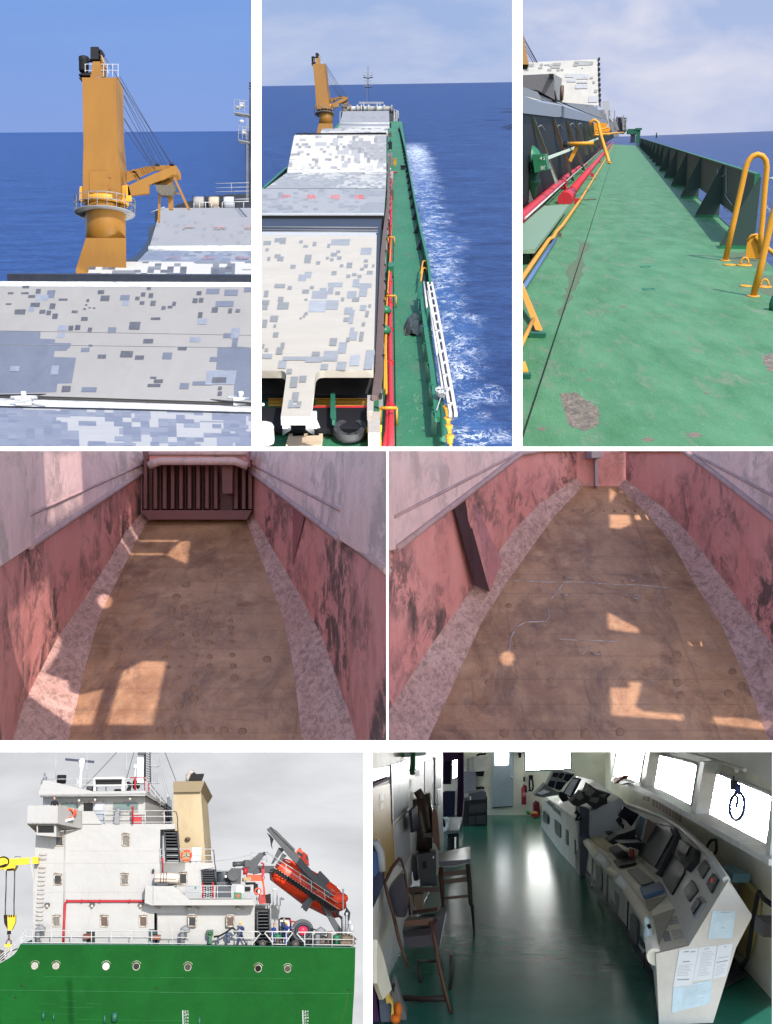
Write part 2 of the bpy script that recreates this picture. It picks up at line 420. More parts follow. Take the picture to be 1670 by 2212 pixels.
TONES = [M('camouflage_grey', C_DARK, .55,dirt=C_MID, amt=.6,vs=.5),M('camouflage_blue_grey', (.092,.105,.145),.55,dirt=(.072,.084,.12),amt=.7,vs=.2),M('camouflage_pale_blue', (.145,.165,.21),.55,dirt=(.25,.26,.29),amt=.7,vs=.3)]
CREAMP = M('camouflage_ground', C_BASE, .55,dirt=(.165,.165,.17),amt=.5,vs=.12,var=.06)
bk1 = blocks(on1,[(145,403,45,18),(50,445,38,15),(138,446,50,14),(232,424,32,32),(183,464,45,18),(302,432,52,52,1),(232,462,80,40,2),(382,487,58,14),(197,514,62,30),(36,517,38,12),(183,540,40,32,2),(320,518,38,38),(93,558,70,32),(255,560,40,26),(302,566,28,28),(338,584,36,36),(466,564,40,18),(527,607,44,26),(562,490,18,18),(555,524,16,10),(577,542,16,10),(605,545,18,10),(543,550,18,10),(636,432,42,26),(654,468,56,34),(782,465,62,34,1),(797,500,42,34,2),(880,474,28,24),(918,448,28,26),(955,412,28,18),(968,452,30,32),(912,506,30,22),(980,502,35,34),(1052,537,28,24),(1093,534,32,18),(1122,507,24,28),(984,611,62,16),(840,640,70,50),(703,676,52,36,1),(570,676,28,34),(444,664,32,32),(488,660,34,32),(376,662,60,34,2),(370,710,48,32,2),(934,752,64,28),(1236,740,72,32,2),(1157,800,60,24),(527,808,56,28,1),(577,788,26,12),(636,852,54,26),(783,830,80,40),(878,858,60,28),(1058,840,60,42,1),(1282,440,30,24),(1255,486,32,30),(1296,484,28,28),(1345,424,85,34,1),(1460,428,90,40,1),(1405,504,116,36,1),(1380,545,40,34),(1487,552,26,32),(1536,556,30,22),(1290,576,28,36),(1287,620,60,36,2),(1503,680,54,70,2),(1455,714,50,30,1),(1510,745,36,60,1),(980,998,40,12),(1003,1015,58,22),(962,1044,84,20),(1170,1038,60,40,1),(1255,1028,130,24,1),(1340,958,190,90,2),(1383,1002,92,38),(1422,1062,24,22),(1420,1095,26,26),(400,1056,58,40),(530,1066,98,30,1),(1368,870,46,28,1),(65,930,60,32,2),(330,925,50,60,2),(1590,415,60,30,1)],[(1,[(-60,700),(265,700),(262,748),(358,752),(358,775),(465,778),(460,800),(430,828),(358,828),(350,868),(497,872),(468,1040),(375,1042),(368,1098),(-60,1108)]),(1,[(1420,805),(1570,800),(1680,810),(1680,1160),(1525,1135),(1530,960),(1410,950)])])
slab('hatch_cover', 'broad tilted pale hatch cover with scattered grey blocks in front of the ochre crane', [bl, br, tr, tl],n_, 1.0,CREAMP, H1,
     [part('painted_block', bk1,TONES),part('rim_strip', rim, WW),part('edge_bar', bar_, NAVY),part('weld_seam', seam, STEEL)])
# covers further forward
dE = d0 + 90
def tilted(fr, pts_px, crop_, dn, df):
 (a, b, c, d) = pts_px; return [fr.D(crop_(*a),dn),fr.D(crop_(*b),dn),fr.D(crop_(*c),df),fr.D(crop_(*d),df)]
q = tilted(F1,((548,420),(1680,420),(1680,246),(592,246)),b1,dE, dE + 14); planar(q)
slab('hatch_cover', 'pale camouflage cover just behind the black edge bar', q, (q[1] - q[0]).cross(q[3] - q[0]).normalized(),1.2,
     camo('camouflage_mid', 26,8,5,(.33,.325,.31),C_MID, C_DARK, .5,.58,.08),H1)
q = tilted(F1,((880,262),(1680,262),(1680,174),(962,176)),b1,dE + 70,dE + 100); planar(q)
nF = (q[1] - q[0]).cross(q[3] - q[0]).normalized()
red_let = MB(); RLET = M('red_lettering', (.36,.07,.06),.6,dirt=(.25,.25,.25),amt=.5,vs=2)
axx = (q[1] - q[0]).normalized()
for ch, x in zip('严禁碰', (1080,1308,1535)):
 p = F1.D(b1(x, 236),dE + 79); red_let.text(ch, p + nF * .5,axx * 4.0,(q[3] - q[0]).normalized() * 3.2)
slab('hatch_cover', 'narrow bluish cover with flattened red characters below the grey cover', q, nF, 1.2,camo('camouflage_blue', 26,8,8,(.19,.20,.225),(.14,.155,.20),(.10,.115,.15),.6,.5,.05),H1,[part('lettering', red_let, RLET)])
wl_ = MB().tube([F1.D(b1(970,163),dE + 110),F1.D(b1(1680,160),dE + 110)],.9,6)
q = tilted(F1,((972,160),(1680,156),(1680,-105),(1050,-105)),b1,dE + 112,dE + 150); planar(q)
nG = (q[1] - q[0]).cross(q[3] - q[0]).normalized(); gl = MB()
for ch, x in zip('严禁碰', (1188,1385,1592)):
 gl.text(ch, F1.D(b1(x, 42),dE + 128) + nG * .6,axx * 4.2,(q[3] - q[0]).normalized() * 3.6)
slab('hatch_cover', 'farthest grey cover with faded characters below the winches', q, nG, 1.5,CAM_C, H1,
     [part('edge_rail', wl_, WW),part('lettering', gl, M('faded_red_lettering', (.27,.17,.16),.6,vs=2))])
# port bulwark curve
m = MB()
outer = [a1(1000,1470),b1(972,10),b1(963,105),b1(903,192),b1(815,243)]; inner = [a1(1030,1440),b1(1000,30),b1(984,110),b1(962,168),b1(900,240)]
ds = [dE + 190,dE + 170,dE + 140,dE + 110,dE + 80]
for i in range(4):
 m.hexa([F1.D(outer[i],ds[i]),F1.D(inner[i],ds[i]),F1.D(inner[i + 1],ds[i + 1]),F1.D(outer[i + 1],ds[i + 1])],
           [F1.D(t, e) - F1.u * 2 for t, e in ((outer[i],ds[i]),(inner[i],ds[i]),(inner[i + 1],ds[i + 1]),(outer[i + 1],ds[i + 1]))])
solo('bulwark', 'dark curved side bulwark beside the farthest hatch cover', 'bulwark', m, NAVY)
# forecastle with winches, rail
dW = dE + 210
m = MB().prism([F1.D(a1(x, y),dW + 12) for x, y in ((1130,1375),(1145,1340),(1330,1285),(1500,1268),(1690,1264),(1690,1375))],F1.d * 3)
solo('bow_bulwark', 'black bow bulwark rising behind the three mooring winches', 'bulwark', m, NAVY)
m = MB().prism([F1.D(a1(x, y),dW + 14) for x, y in ((1010,1480),(1010,1372),(1690,1372),(1690,1480))],F1.d * 2)
struct('forecastle_front', m, NAVY)
KM1 = dW / FL
DRUM = M('pale_rope_drum', (.24,.23,.22),.7,dirt=(.12,.11,.1),amt=.7,vs=.4)
for i, (x, lab) in enumerate(((1300,'pale rope winch at the left of the bow row'),(1398,'brownish rope winch in the middle of the bow row'),(1495,'small bluish winch nearest the foremast'))):
 c = F1.D(a1(x, 1322),dW - 8); s = KM1*.33
 drum = MB().lathe(c - F1.x * 34 * s, F1.x, [(34 * s, 0),(36 * s, 20 * s),(36 * s, 48 * s),(34 * s, 68 * s)],14)
 fl = MB()
 for o in (-36,34): fl.lathe(c + F1.x * o * s, F1.x, [(44 * s, 0),(44 * s, 5 * s)],14)
 mo = MB().box(c + F1.x * 52 * s - F1.u * 10 * s, F1.x * 12 * s, F1.u * 26 * s, F1.d * 22 * s)
 thing('mooring_winch', lab, 'winch', [part('drum', drum, (DRUM, M('tan_rope_drum', (.33,.28,.22),.7,dirt=(.1,.08,.06),vs=.4),M('blue_rope_drum', (.34,.37,.42),.7,vs=.4))[i]),part('flange', fl, NAVY),part('motor', mo, NAVY)],'mooring winches on the bow')
m = MB(); s = KM1*.33
for segs in (((985,1385),(1075,1350)),((1265,1320),(1380,1320)),((1450,1318),(1690,1312)),((1530,1300),(1690,1296))):
 m.tube([F1.D(a1(*p),dW - 30) for p in segs],1.3 * s * 2,6)
for x in (1265,1302,1340,1380,1450,1528,1590): m.tube([F1.D(a1(x, 1320),dW - 30),F1.D(a1(x, 1372),dW - 30)],1.1 * s * 2,6)
m.tube([F1.D(a1(*p),dW - 30) for p in ((1385,1372),(1400,1352),(1425,1350),(1450,1372))],2 * s, 6)
solo('deck_rail', 'white pipe rail in front of the winches on the bow', 'railing', m, PALEST)
m = MB()
for y, x0 in ((1198,1408),(1226,1410),(1252,1405)): m.tube([F1.D(a1(x0,y),dW + 30),F1.D(a1(1690,y - 8),dW + 30)],2 * s, 6)
for x in (1510,1640): m.tube([F1.D(a1(x, 1190),dW + 30),F1.D(a1(x, 1270),dW + 30)],1.6 * s, 6)
solo('bow_rail', 'thin white open rail at the very bow behind the bulwark', 'railing', m, PALEST)
HR = M('grabbed_grate', (.05,.05,.05),.6,dirt=(.3,.2,.05),amt=.9,vs=1.2,stretch=(3,1,3))

def crane(f, Y, label, group, full=True):
 """Deck crane drawn in the units of the close view; f maps those units to the picture, Y is its distance."""
 unit0,UNIT[0] = UNIT[0],1.0
 up = Vector((0,0,1)); k = (Vector(pix(*f(1000,500),Y)) - Vector(pix(*f(0,500),Y))).length / 1000
 P = lambda x, y, w=0: pix(*f(x, y),Y + w * k)
 rows = [(505,535,755,780),(590,538,757,803),(940,545,765,810),(1130,540,785,828),(1300,540,790,832)]
 tw = MB(); R = []
 for y, l, m_, r in rows: R.append([P(l, y),P(m_, y),P(r, y, 260),P(l + 30,y, 260)])
 vs = [[tw.v(p) for p in r] for r in R]
 for A, B in zip(vs, vs[1:]):
  for i in range(4): tw.bm.faces.new((A[i],A[(i + 1) % 4],B[(i + 1) % 4],B[i]))
 tw.bm.faces.new(vs[0]); tw.bm.faces.new(vs[-1])
 door = MB(); rr = []
 for cx, cy, a0 in ((603,1133,180),(700,1133,270),(700,1243,0),(603,1243,90)):
  for j in range(5):
   t = math.radians(a0 + j * 22.5); rr.append((cx + 17 * math.cos(t),cy + 17 * math.sin(t)))
 door.tube([P(x, y, -3) for x, y in rr],2.2 * k, 6,closed=True)
 for y in (1150,1228): door.box(P(716,y, -6),Vector((6 * k, 0,0)),Vector((0,0,9 * k)),Vector((0,5 * k, 0)))
 dp = MB().prism([P(x, y, -4) for x, y in rr],Vector((0,3 * k, 0)))
 cab = MB(); c0 = P(690,1320,130)
 cab.lathe(P(690,1345,130),up, [(135 * k, 0),(135 * k, 8 * k),(150 * k, 14 * k),(150 * k, 40 * k),(136 * k, 48 * k)],24)
 for x, w in ((530,40),(835,30)): cab.prism([P(x - 14,1310,20),P(x + 24,1310,20),P(x + 20,1280,20),P(x + 6,1216,20),P(x - 10,1216,20)],Vector((0,20 * k, 0)))
 ped = MB()
 y0 = 1345; ys = [(1345,130),(1400,128),(1408,130),(1500,130),(1555,130)]
 ped.lathe(P(690,1600,130),up, [(129 * k, 0),(130 * k, 138 * k),(131 * k, 198 * k),(133 * k, 256 * k)],24)
 flare = MB().hexa([P(560,1552),P(822,1552),P(822,1552,260),P(560,1552,260)],[P(495,1755),P(824,1790),P(824,1790,260),P(495,1755,260)])
 flare.hexa([P(495,1755),P(824,1790),P(824,1790,260),P(495,1755,260)],[P(495,1900),P(824,1900),P(824,1900,260),P(495,1900,260)])
 pl = MB(); n = 20
 ring = lambda r, y: [P(685,y, 130) + Vector((math.cos(2 * math.pi * i / n) * r * k, math.sin(2 * math.pi * i / n) * r * k, 0)) for i in range(n)]
 pl.lathe(P(685,1396,130),up, [(128 * k, 0),(196 * k, 0),(196 * k, 6 * k),(128 * k, 6 * k)],n)
 for y in (1302,1345): pl.tube(ring(196,y),2.6 * k, 5,closed=True)
 a_, b_ = ring(196,1302),ring(196,1392)
 for i in range(n): pl.tube([a_[i],b_[i]],2.2 * k, 5)
 for sx in (-1,1): pl.tube([P(685 + sx * 190,1398,60),P(685 + sx * 130,1432,60)],3 * k, 5)
 top = MB().hexa([P(605,400,40),P(652,400,40),P(652,400,160),P(605,400,160)],[P(588,506,20),P(683,500,20),P(683,500,220),P(588,506,220)])
 top.prism([P(655,345,60),P(672,370,60),P(688,420,60),P(680,500,60),P(660,500,60)],Vector((0,40 * k, 0)))
 shv = MB().box(P(629,365,80),Vector((26 * k, 0,0)),Vector((0,0,40 * k)),Vector((0,50 * k, 0)))
 shv.lathe(P(632,342,40),Vector((0,1,0)),[(22 * k, 0),(22 * k, 60 * k)],14); shv.lathe(P(654,338,40),Vector((0,1,0)),[(16 * k, 0),(16 * k, 60 * k)],12)
 mot = MB().lathe(P(547,470,60),up, [(26 * k, 0),(32 * k, 12 * k),(32 * k, 70 * k),(34 * k, 74 * k),(34 * k, 96 * k),(24 * k, 102 * k)],16)
 mot.prism([P(512,488,20),P(590,492,20),P(592,470,20),P(520,478,20)],Vector((0,90 * k, 0)))
 mot.box(P(592,395,60),Vector((14 * k, 0,0)),Vector((0,0,8 * k)),Vector((0,10 * k, 0)))
 mot.prism([P(512,505,10),P(540,530,10),P(540,505,10)],Vector((0,60 * k, 0)))
 rl = MB()
 for y in (418,458): rl.tube([P(660,y, 20),P(772,y, 20),P(772,y, 240)],2.2 * k, 5)
 for x in (675,700,735,770): rl.tube([P(x, 418,20),P(x, 500,20)],2.2 * k, 5)
 for y in (418,460): rl.tube([P(552,y, 10),P(600,y, 10)],2.2 * k, 5)
 rl.tube([P(556,418,10),P(556,470,10)],2 * k, 5); rl.tube([P(660,360,40),P(712,480,20)],2.2 * k, 5)
 parts = [part('tower', tw, CRANE),part('access_door', dp, CRANE, [part('door_frame', door, M('rust_trim', (.22,.09,.02),.6,vs=1))]),part('slewing_ring', cab, YEL if full else CRANE),
             part('pedestal', ped, CRANE),part('pedestal_foot', flare, CRANE),part('ring_platform', pl, STEEL),part('mast_head', top, CRANE),part('sheave_block', shv, BLACK),part('winch_motor', mot, BLACK),part('head_rail', rl, PALEST)]
 jn = MB().prism([P(x, y, 20) for x, y in ((833,1212),(1000,1135),(1125,1086),(1151,1080),(1151,1126),(1075,1168),(972,1205),(972,1262),(852,1273),(835,1276))],Vector((0,26 * k, 0)))
 jf = MB().prism([P(x, y, 210) for x, y in ((826,1118),(960,1085),(1112,1076),(1112,1100),(1000,1110),(828,1184))],Vector((0,24 * k, 0)))
 jf.prism([P(x, y, 46) for x, y in ((1110,1084),(1150,1080),(1150,1124),(1112,1124))],Vector((0,170 * k, 0)))
 for x, y in ((890,1150),(890,1140)): jf.box(P(x, y, 130),Vector((7 * k, 0,0)),Vector((0,0,12 * k)),Vector((0,80 * k, 0)))
 root = MB().prism([P(x, y, 60) for x, y in ((788,1212),(832,1205),(845,1290),(796,1305))],Vector((0,60 * k, 0)))
 ropes = MB()
 for a, b in (((660,335),(1122,1072)),((782,498),(1114,1072)),((786,540),(1082,1072)),((807,618),(1062,1075)),((807,628),(1030,1078)),((807,690),(1020,1080)),((808,768),(1012,1092)),((808,776),(1002,1096)),((812,842),(994,1098))):
  ropes.tube([P(*a, 60),P(*b, 80)],1.9 * k, 5)
 for x, y in ((1026,1074),(1120,1072)): ropes.box(P(x, y, 80),Vector((13 * k, 0,0)),Vector((0,0,5 * k)),Vector((0,20 * k, 0)))
 rest = MB()
 rest.prism([P(x, y, 60) for x, y in ((1088,1160),(1126,1140),(1126,1366),(1100,1366))],Vector((0,26 * k, 0)))
 rest.prism([P(x, y, 60) for x, y in ((1018,1190),(1090,1165),(1090,1204),(1018,1204))],Vector((0,26 * k, 0)))
 rest.prism([P(x, y, 60) for x, y in ((1034,1262),(1048,1262),(1042,1450),(1028,1450))],Vector((0,14 * k, 0)))
 rest.prism([P(x, y, 40) for x, y in ((1128,1152),(1140,1150),(1240,1366),(1222,1366))],Vector((0,14 * k, 0)))
 rest.tube([P(1128,1260,50),P(1180,1264,50)],4 * k, 6)
 hook = MB().prism([P(x, y, 10) for x, y in ((1015,1206),(1143,1206),(1136,1245),(1118,1270),(1050,1272),(1022,1245))],Vector((0,60 * k, 0)))
 parts += [part('jib', jn, CRANE, [part('far_girder', jf, CRANE)]),part('jib_hinge', root, YEL),part('hoist_rope', ropes, WIRE),part('jib_rest', rest, CRANE),part('rest_cradle', hook, HR)]
 UNIT[0] = unit0
 return thing('deck_crane', label, 'crane', parts, group)
crane(a1,225,'large ochre deck crane beside the tilted pale hatch cover', 'ochre deck cranes')

def foremast(f, Y, label, both=True):
 unit0,UNIT[0] = UNIT[0],1.0
 k = (Vector(pix(*f(1000,500),Y)) - Vector(pix(*f(0,500),Y))).length / 1000
 P = lambda x, y, w=0: pix(*f(x, y),Y + w * k); c = 1632
 pole = MB().tube([P(c, 1320),P(c, 930)],[8 * k, 7 * k],10).tube([P(c, 930),P(c, 650),P(c, 545)],[7 * k, 5 * k, 2.5 * k],8)
 for y in (548,566,584): pole.lathe(P(c, y),Vector((0,0,1)),[(3 * k, 0),(8 * k, 4 * k),(8 * k, 9 * k),(3 * k, 12 * k)],8)
 lad = MB()
 for x in (c - 22,c - 14): lad.tube([P(x, 1310,-16),P(x, 740,-16)],1.7 * k, 5)
 for i in range(34): lad.tube([P(c - 22,1300 - i * 16.5,-16),P(c - 14,1300 - i * 16.5,-16)],1.5 * k, 4)
 sides = (-1,1) if both else (-1,)
 plat = []; lamps = []
 for y, r, h in ((728,106,78),(908,78,84)):
  m = MB(); lm = MB()
  for s in sides:
   x1 = c + s * r
   m.prism([P(c + s * 4,y + 16,-30),P(x1,y, -30),P(x1,y + 5,-30),P(c + s * 4,y + 22,-30)],Vector((0,60 * k, 0)))
   for yy in (y - h, y - h * .5): m.tube([P(c + s * 10,yy + 8,-30),P(x1 - s * 4,yy, -30)],2 * k, 5)
   for q in (.35,.65,.98): m.tube([P(c + s * r * q, y - h, -30),P(c + s * r * q, y, -30)],2 * k, 5)
   lm.lathe(P(c + s * r * .72,y - 18 if r > 90 else y - 108),Vector((0,0,1)),[(12 * k, 0),(17 * k, 3 * k),(17 * k, 12 * k),(8 * k, 18 * k)],10)
   lm.box(P(c + s * r * .5,y - h * .55),Vector((14 * k, 0,0)),Vector((0,0,13 * k)),Vector((0,12 * k, 0)))
  plat.append(part('platform', m, STEEL)); lamps.append(part('mast_lamp', lm, PALEST))
 UNIT[0] = unit0
 return thing('foremast', label, 'mast', [part('pole', pole, NAVY),part('ladder', lad, STEEL)] + plat + lamps)
foremast(a1,345,'grey foremast with two lamp platforms at the edge of the crane view', False)
# ================================================================== upper middle: the whole foredeck seen from the bridge
F2 = Frame(845,185,33,3.0); UNIT[0] = 3.0
c2 = crop(640,0,1290)
def d2(x, y): u, v = c2(x, y); return u, v + 560 * S0
def deck_mat(name, g1,g2,worn, vs, amt=.5,dep=.4):
 m, nt, N, L, b = newmat(name); co = coords(nt, 'Object', (1,dep, dep))
 base = mixc(nt, ramp(nt, noise(nt, co, vs * .5,8,.6),.35,.65),g1,g2)
 w = math_(nt, 'MULTIPLY', ramp(nt, noise(nt, co, vs * .9,12,.75,.6),.53,.68),amt)
 base = mixc(nt, w, base, worn)
 p = math_(nt, 'MULTIPLY', ramp(nt, noise(nt, co, vs * 7,10,.8,1.0),.57,.66),.6)
 base = mixc(nt, p, base, (.22,.29,.23))
 base = mixc(nt, .9,base, ramp(nt, noise(nt, co, vs * 32,4,.7),.3,.7,(.74,.76,.74),(1.22,1.2,1.2)),'MULTIPLY')
 L.new(base, b.inputs['Base Color']); b.inputs['Roughness'].default_value = .5; b.inputs['Specular IOR Level'].default_value = .15
 bump(nt, b, noise(nt, co, vs * 5,8,.7),.25,.4 / vs); return m
DECK2 = deck_mat('green_deck_paint', (.022,.115,.058),(.034,.14,.072),(.10,.105,.07),.075)
m = MB()
lf = [(735,262),(640,370),(554,460),(554,969)]; rt = [(868,262),(880,335),(899,450),(912,540),(924,640),(942,800),(955,900),(964,969)]
m.face([F2.h(p) for p in lf] + [F2.h(p) for p in rt[::-1]])
struct('deck', m, DECK2)
# hull side below the bulwark, down to the water
cap = [c2(860,795),c2(920,800),c2(935,860),c2(958,960),c2(985,1110),c2(1012,1260),c2(1046,1440),d2(1072,120),d2(1100,245),d2(1113,372)]
capw = [F2.h(p, 2.6) for p in cap[1:]]
m = MB(); outer = [p + F2.x * .45 for p in capw]
for i in range(len(capw) - 1):
 for A, B, h0,h1 in ((capw, outer, 0,.35),):
  m.hexa([A[i],B[i],B[i + 1],A[i + 1]],[t - F2.u * .35 for t in (A[i],B[i],B[i + 1],A[i + 1])])
pl = MB()
for i in range(len(capw) - 1):
 a, b = capw[i] + F2.x * .18,capw[i + 1] + F2.x * .18
 pl.hexa([a - F2.u * .35,b - F2.u * .35,b - F2.u * 14,a - F2.u * 14],[t + F2.x * .2 for t in (a - F2.u * .35,b - F2.u * .35,b - F2.u * 14,a - F2.u * 14)])
br = []
def along(path, t):
 L = [(path[i + 1] - path[i]).length for i in range(len(path) - 1)]; s = t * sum(L)
 for i, l in enumerate(L):
  if s <= l: return path[i].lerp(path[i + 1],s / l)
  s -= l
 return path[-1].copy()
for k in range(26):
 p = along(capw, .10 + .9 * (k / 25) ** 1.0) - F2.u * .3
 b = MB().prism([p, p - F2.u * 2.28,p - F2.u * 2.28 - F2.x * 1.25,p - F2.u * .2 - F2.x * .2],F2.d * .25)
 br.append(part('bracket', b, NAVY))
thing('bulwark', 'long green starboard bulwark with triangular brackets above the white wake', 'bulwark', [part('cap_rail', m, GRN),part('plating', pl, DGRN)] + br, 'bulwarks seen from the bridge')
lo = [c2(-20,1275),c2(36,1222),c2(120,1148),c2(206,1072)]; w = [F2.h(p, 2.6) for p in lo]
m = MB(); pl = MB(); bs = []
for i in range(3):
 m.hexa([w[i],w[i] - F2.x * .8,w[i + 1] - F2.x * .8,w[i + 1]],[t - F2.u * .4 for t in (w[i],w[i] - F2.x * .8,w[i + 1] - F2.x * .8,w[i + 1])])
 pl.hexa([w[i] - F2.u * .4,w[i + 1] - F2.u * .4,w[i + 1] - F2.u * 2.6,w[i] - F2.u * 2.6],[t - F2.x * .25 for t in (w[i] - F2.u * .4,w[i + 1] - F2.u * .4,w[i + 1] - F2.u * 2.6,w[i] - F2.u * 2.6)])
for k in range(7):
 p = along(w, .1 + k * .14) - F2.u * .4; bs.append(part('bracket', MB().prism([p, p - F2.u * 2.2,p - F2.u * 2.2 + F2.x * 1.8],F2.d * .4),NAVY))
thing('bulwark', 'short green port bulwark showing at the left behind the covers with red characters', 'bulwark', [part('cap_rail', m, GRN),part('plating', pl, NAVY)] + bs, 'bulwarks seen from the bridge')
# coaming block under the covers
HT = 5.0
COAM = M('brown_grey_coaming', (.10,.065,.055),.6,dirt=(.05,.05,.055),amt=.8,vs=.4)
m = MB()
pc = [F2.h(p, HT - .8) for p in (d2(-20,900),d2(762,900),d2(790,240),d2(800,30),c2(832,1240),c2(838,1000),c2(846,850),c2(700,850),c2(300,1000),c2(-20,1330))]
m.prism(pc, -F2.u * (HT - .85)); solo('hatch_coaming', 'dark coaming block carrying the row of hatch covers', 'coaming', m, NAVY)
m = MB()
pr = [d2(745,1100),d2(765,940),d2(783,560),d2(800,200),d2(822,0),c2(842,1300),c2(850,1000)]
pw = [F2.h(p, 3.6) for p in pr]
for a, b in zip(pw, pw[1:]): m.hexa([a, a + F2.x * .9,b + F2.x * .9,b],[t - F2.u * .5 for t in (a, a + F2.x * .9,b + F2.x * .9,b)])
rail = m; wheels = []
for k in range(24):
 p = along(pw, k / 23.5) + F2.x * .9; wheels.append(part('stop', MB().box(p - F2.u * .1,F2.x * .14,F2.u * .25,F2.d * .3),BLACK))
webs = MB()
for k in range(16):
 p = along(pw, (k + .3) / 16.5) + F2.x * .5 - F2.u * .5; webs.prism([p, p - F2.u * 3.0,p - F2.u * 3.0 + F2.x * .5,p + F2.x * .3],F2.d * .2)
thing('coaming_rail', 'rusty brown rolling rail along the starboard edge of the covers', 'rail', [part('track', rail, COAM),part('web', webs, PALEST)] + wheels)
H2 = 'camouflage hatch covers seen from the bridge'
# near cover with two notches
def arc2(cx, cy, r, a0,a1,n=6): return [(cx + r * math.cos(math.radians(a0 + (a1 - a0) * i / n)),cy + r * math.sin(math.radians(a0 + (a1 - a0) * i / n))) for i in range(n + 1)]
out = [(-25,72),(776,76),(755,940),(440,940)] + arc2(425,985,44,-90,-180,5)[0:] + [(352,1238),(160,1238)] + [(194,990)] + arc2(160,978,36,0,-90,5) + [(-25,942)]
pw_ = [F2.h(d2(x, y),HT) for x, y in out]
NEARW = M('cream_hatch_paint', (.34,.31,.265),.55,dirt=(.29,.275,.25),amt=.5,vs=.05,var=.05)
TON2 = [M('near_block_grey', (.165,.17,.17),.55,dirt=(.19,.195,.2),vs=.2),M('near_block_mid', (.20,.21,.225),.55,dirt=(.17,.18,.2),amt=.6,vs=.1),M('near_block_pale', (.24,.25,.275),.55,dirt=(.29,.29,.3),amt=.7,vs=.1)]
bk2 = blocks(lambda x, y, i: F2.h(d2(x, y),HT + .010 + .0006 * i),[(45,108,50,28),(118,92,45,26),(150,88,38,40),(60,155,20,20),(278,105,22,20),(303,135,30,16),(362,115,25,28),(455,126,20,28),(480,98,120,40,1),(670,153,70,46,1),(70,212,20,26),(118,195,38,26),(135,208,40,32),(308,198,42,54),(383,238,28,24),(448,210,20,18),(478,184,40,24),(515,170,26,18),(520,208,28,22),(475,220,22,18),(220,262,34,26),(537,258,24,20),(578,246,38,38),(692,228,28,20),(690,258,28,24),(668,282,26,18),(745,260,16,20),(710,300,38,24),(482,302,34,26),(308,306,46,40,1),(270,325,50,40,1),(578,324,28,22),(615,314,30,20),(650,326,26,20),(117,385,70,28),(202,398,26,24),(345,398,26,20),(295,420,44,26),(460,376,95,28,1),(460,404,34,46,1),(508,432,30,22),(355,430,100,50,1),(405,410,45,40,1),(335,490,110,75,2),(445,490,80,60,1),(310,478,22,14),(545,472,20,24),(582,430,60,46,1),(618,354,40,50,1),(650,380,90,30,1),(660,405,50,60,1),(615,470,46,28),(50,428,26,40),(140,468,35,30),(135,502,72,46),(38,490,45,26),(38,520,34,30),(88,588,50,40),(38,615,30,50),(112,645,16,18),(108,696,34,32),(310,565,20,18),(300,585,14,14),(280,598,14,14),(565,535,50,44,1),(592,550,30,90,1),(562,600,30,26),(666,520,40,36,1),(700,558,22,40),(720,515,18,20),(678,632,22,24),(600,665,26,50,1),(595,690,50,55,1),(660,692,26,60),(580,730,20,26),(470,733,46,48),(525,760,52,70,1),(155,762,24,40),(128,792,40,44),(38,770,14,30),(55,798,20,20),(36,835,66,30,1),(170,850,260,24,1),(315,860,110,28,1),(358,820,50,26),(430,815,92,65,1),(140,878,52,50,1),(415,900,45,36,1),(515,885,60,52,1),(690,810,56,125,1),(600,840,60,70,2),(195,930,34,32),(215,980,46,70),(275,975,46,40),(228,1080,40,62),(262,1140,26,30),(205,1130,30,50,1),(240,1160,46,20,1)])
trim = MB().prism([F2.h(d2(*p),HT + .03) for p in ((-25,50),(770,56),(776,76),(-25,72))],-F2.u * .8)
sm = MB()
for y in (320,395,482,830): sm.tube([F2.h(d2(-25,y),HT),F2.h(d2(766,y + 2),HT)],.045,4)
leg = MB().hexa([F2.h(d2(x, y),HT - .85) for x, y in ((160,1225),(352,1225),(345,1180),(168,1180))],[F2.h(d2(x, y),.3) for x, y in ((195,1250),(330,1250),(330,1230),(195,1230))])
lug = MB()
for x in (185,375):
 p = F2.h(d2(x, 1225),HT - .6); lug.box(p - F2.u * .5,F2.x * .22,F2.u * .8,F2.d * .25); lug.prism([p, p + F2.x * .5 - F2.u * 1.3,p - F2.x * .3 - F2.u * 1.3],F2.d * .3)
slabp = MB().prism(pw_, -F2.u * .8)
thing('hatch_cover', 'nearest cream camouflage hatch cover with two notches cut in its edge', 'hatch cover', [part('panel', slabp, NEARW),part('painted_block', bk2,TON2),part('edge_trim', trim, PALEST),part('weld_seam', sm, PALEST),part('hinge_arm', leg, NAVY),part('hinge_lug', lug, PALEST)],H2)
# black gap beam between the covers
m = MB(); p0,p1 = F2.h(c2(-20,1385),HT - .2),F2.h(c2(822,1385),HT - .2)
m.prism([p0,p1,p1 - F2.u * 3.2,p0 - F2.u * 3.2],F2.d * 3)
solo('gap_beam', 'black end beam across the gap between near cover and the lettered cover', 'beam', m, BLACK)
m = MB()
for y, r in ((20,.16),(38,.13),(52,.2)): m.tube([F2.h(d2(-25,y),HT - .7),F2.h(d2(782,y + 4),HT - .7)],r, 6)
solo('seal_rail', 'grey steel seal rails in front of the black gap beam', 'rail', m, STEEL)
DULL = camo('camouflage_lettered', 26,11,17,(.225,.225,.23),(.195,.2,.21),(.155,.16,.17),.55,.55,.05)
q = [F2.h(c2(*p),HT) for p in ((-25,1372),(822,1372),(834,1212),(-25,1212))]
let = MB()
for ch, x in zip('严禁碰撞', (163,322,476,630)):
 p = F2.h(c2(x, 1276),HT + .03); p2 = F2.h(c2(x, 1246),HT + .03); let.text(ch, p, F2.x * 2.9,(p2 - p) * 1.02)
CH = M('fresh_red_lettering', (.50,.07,.07),.6,dirt=(.3,.25,.25),amt=.6,vs=1.5)
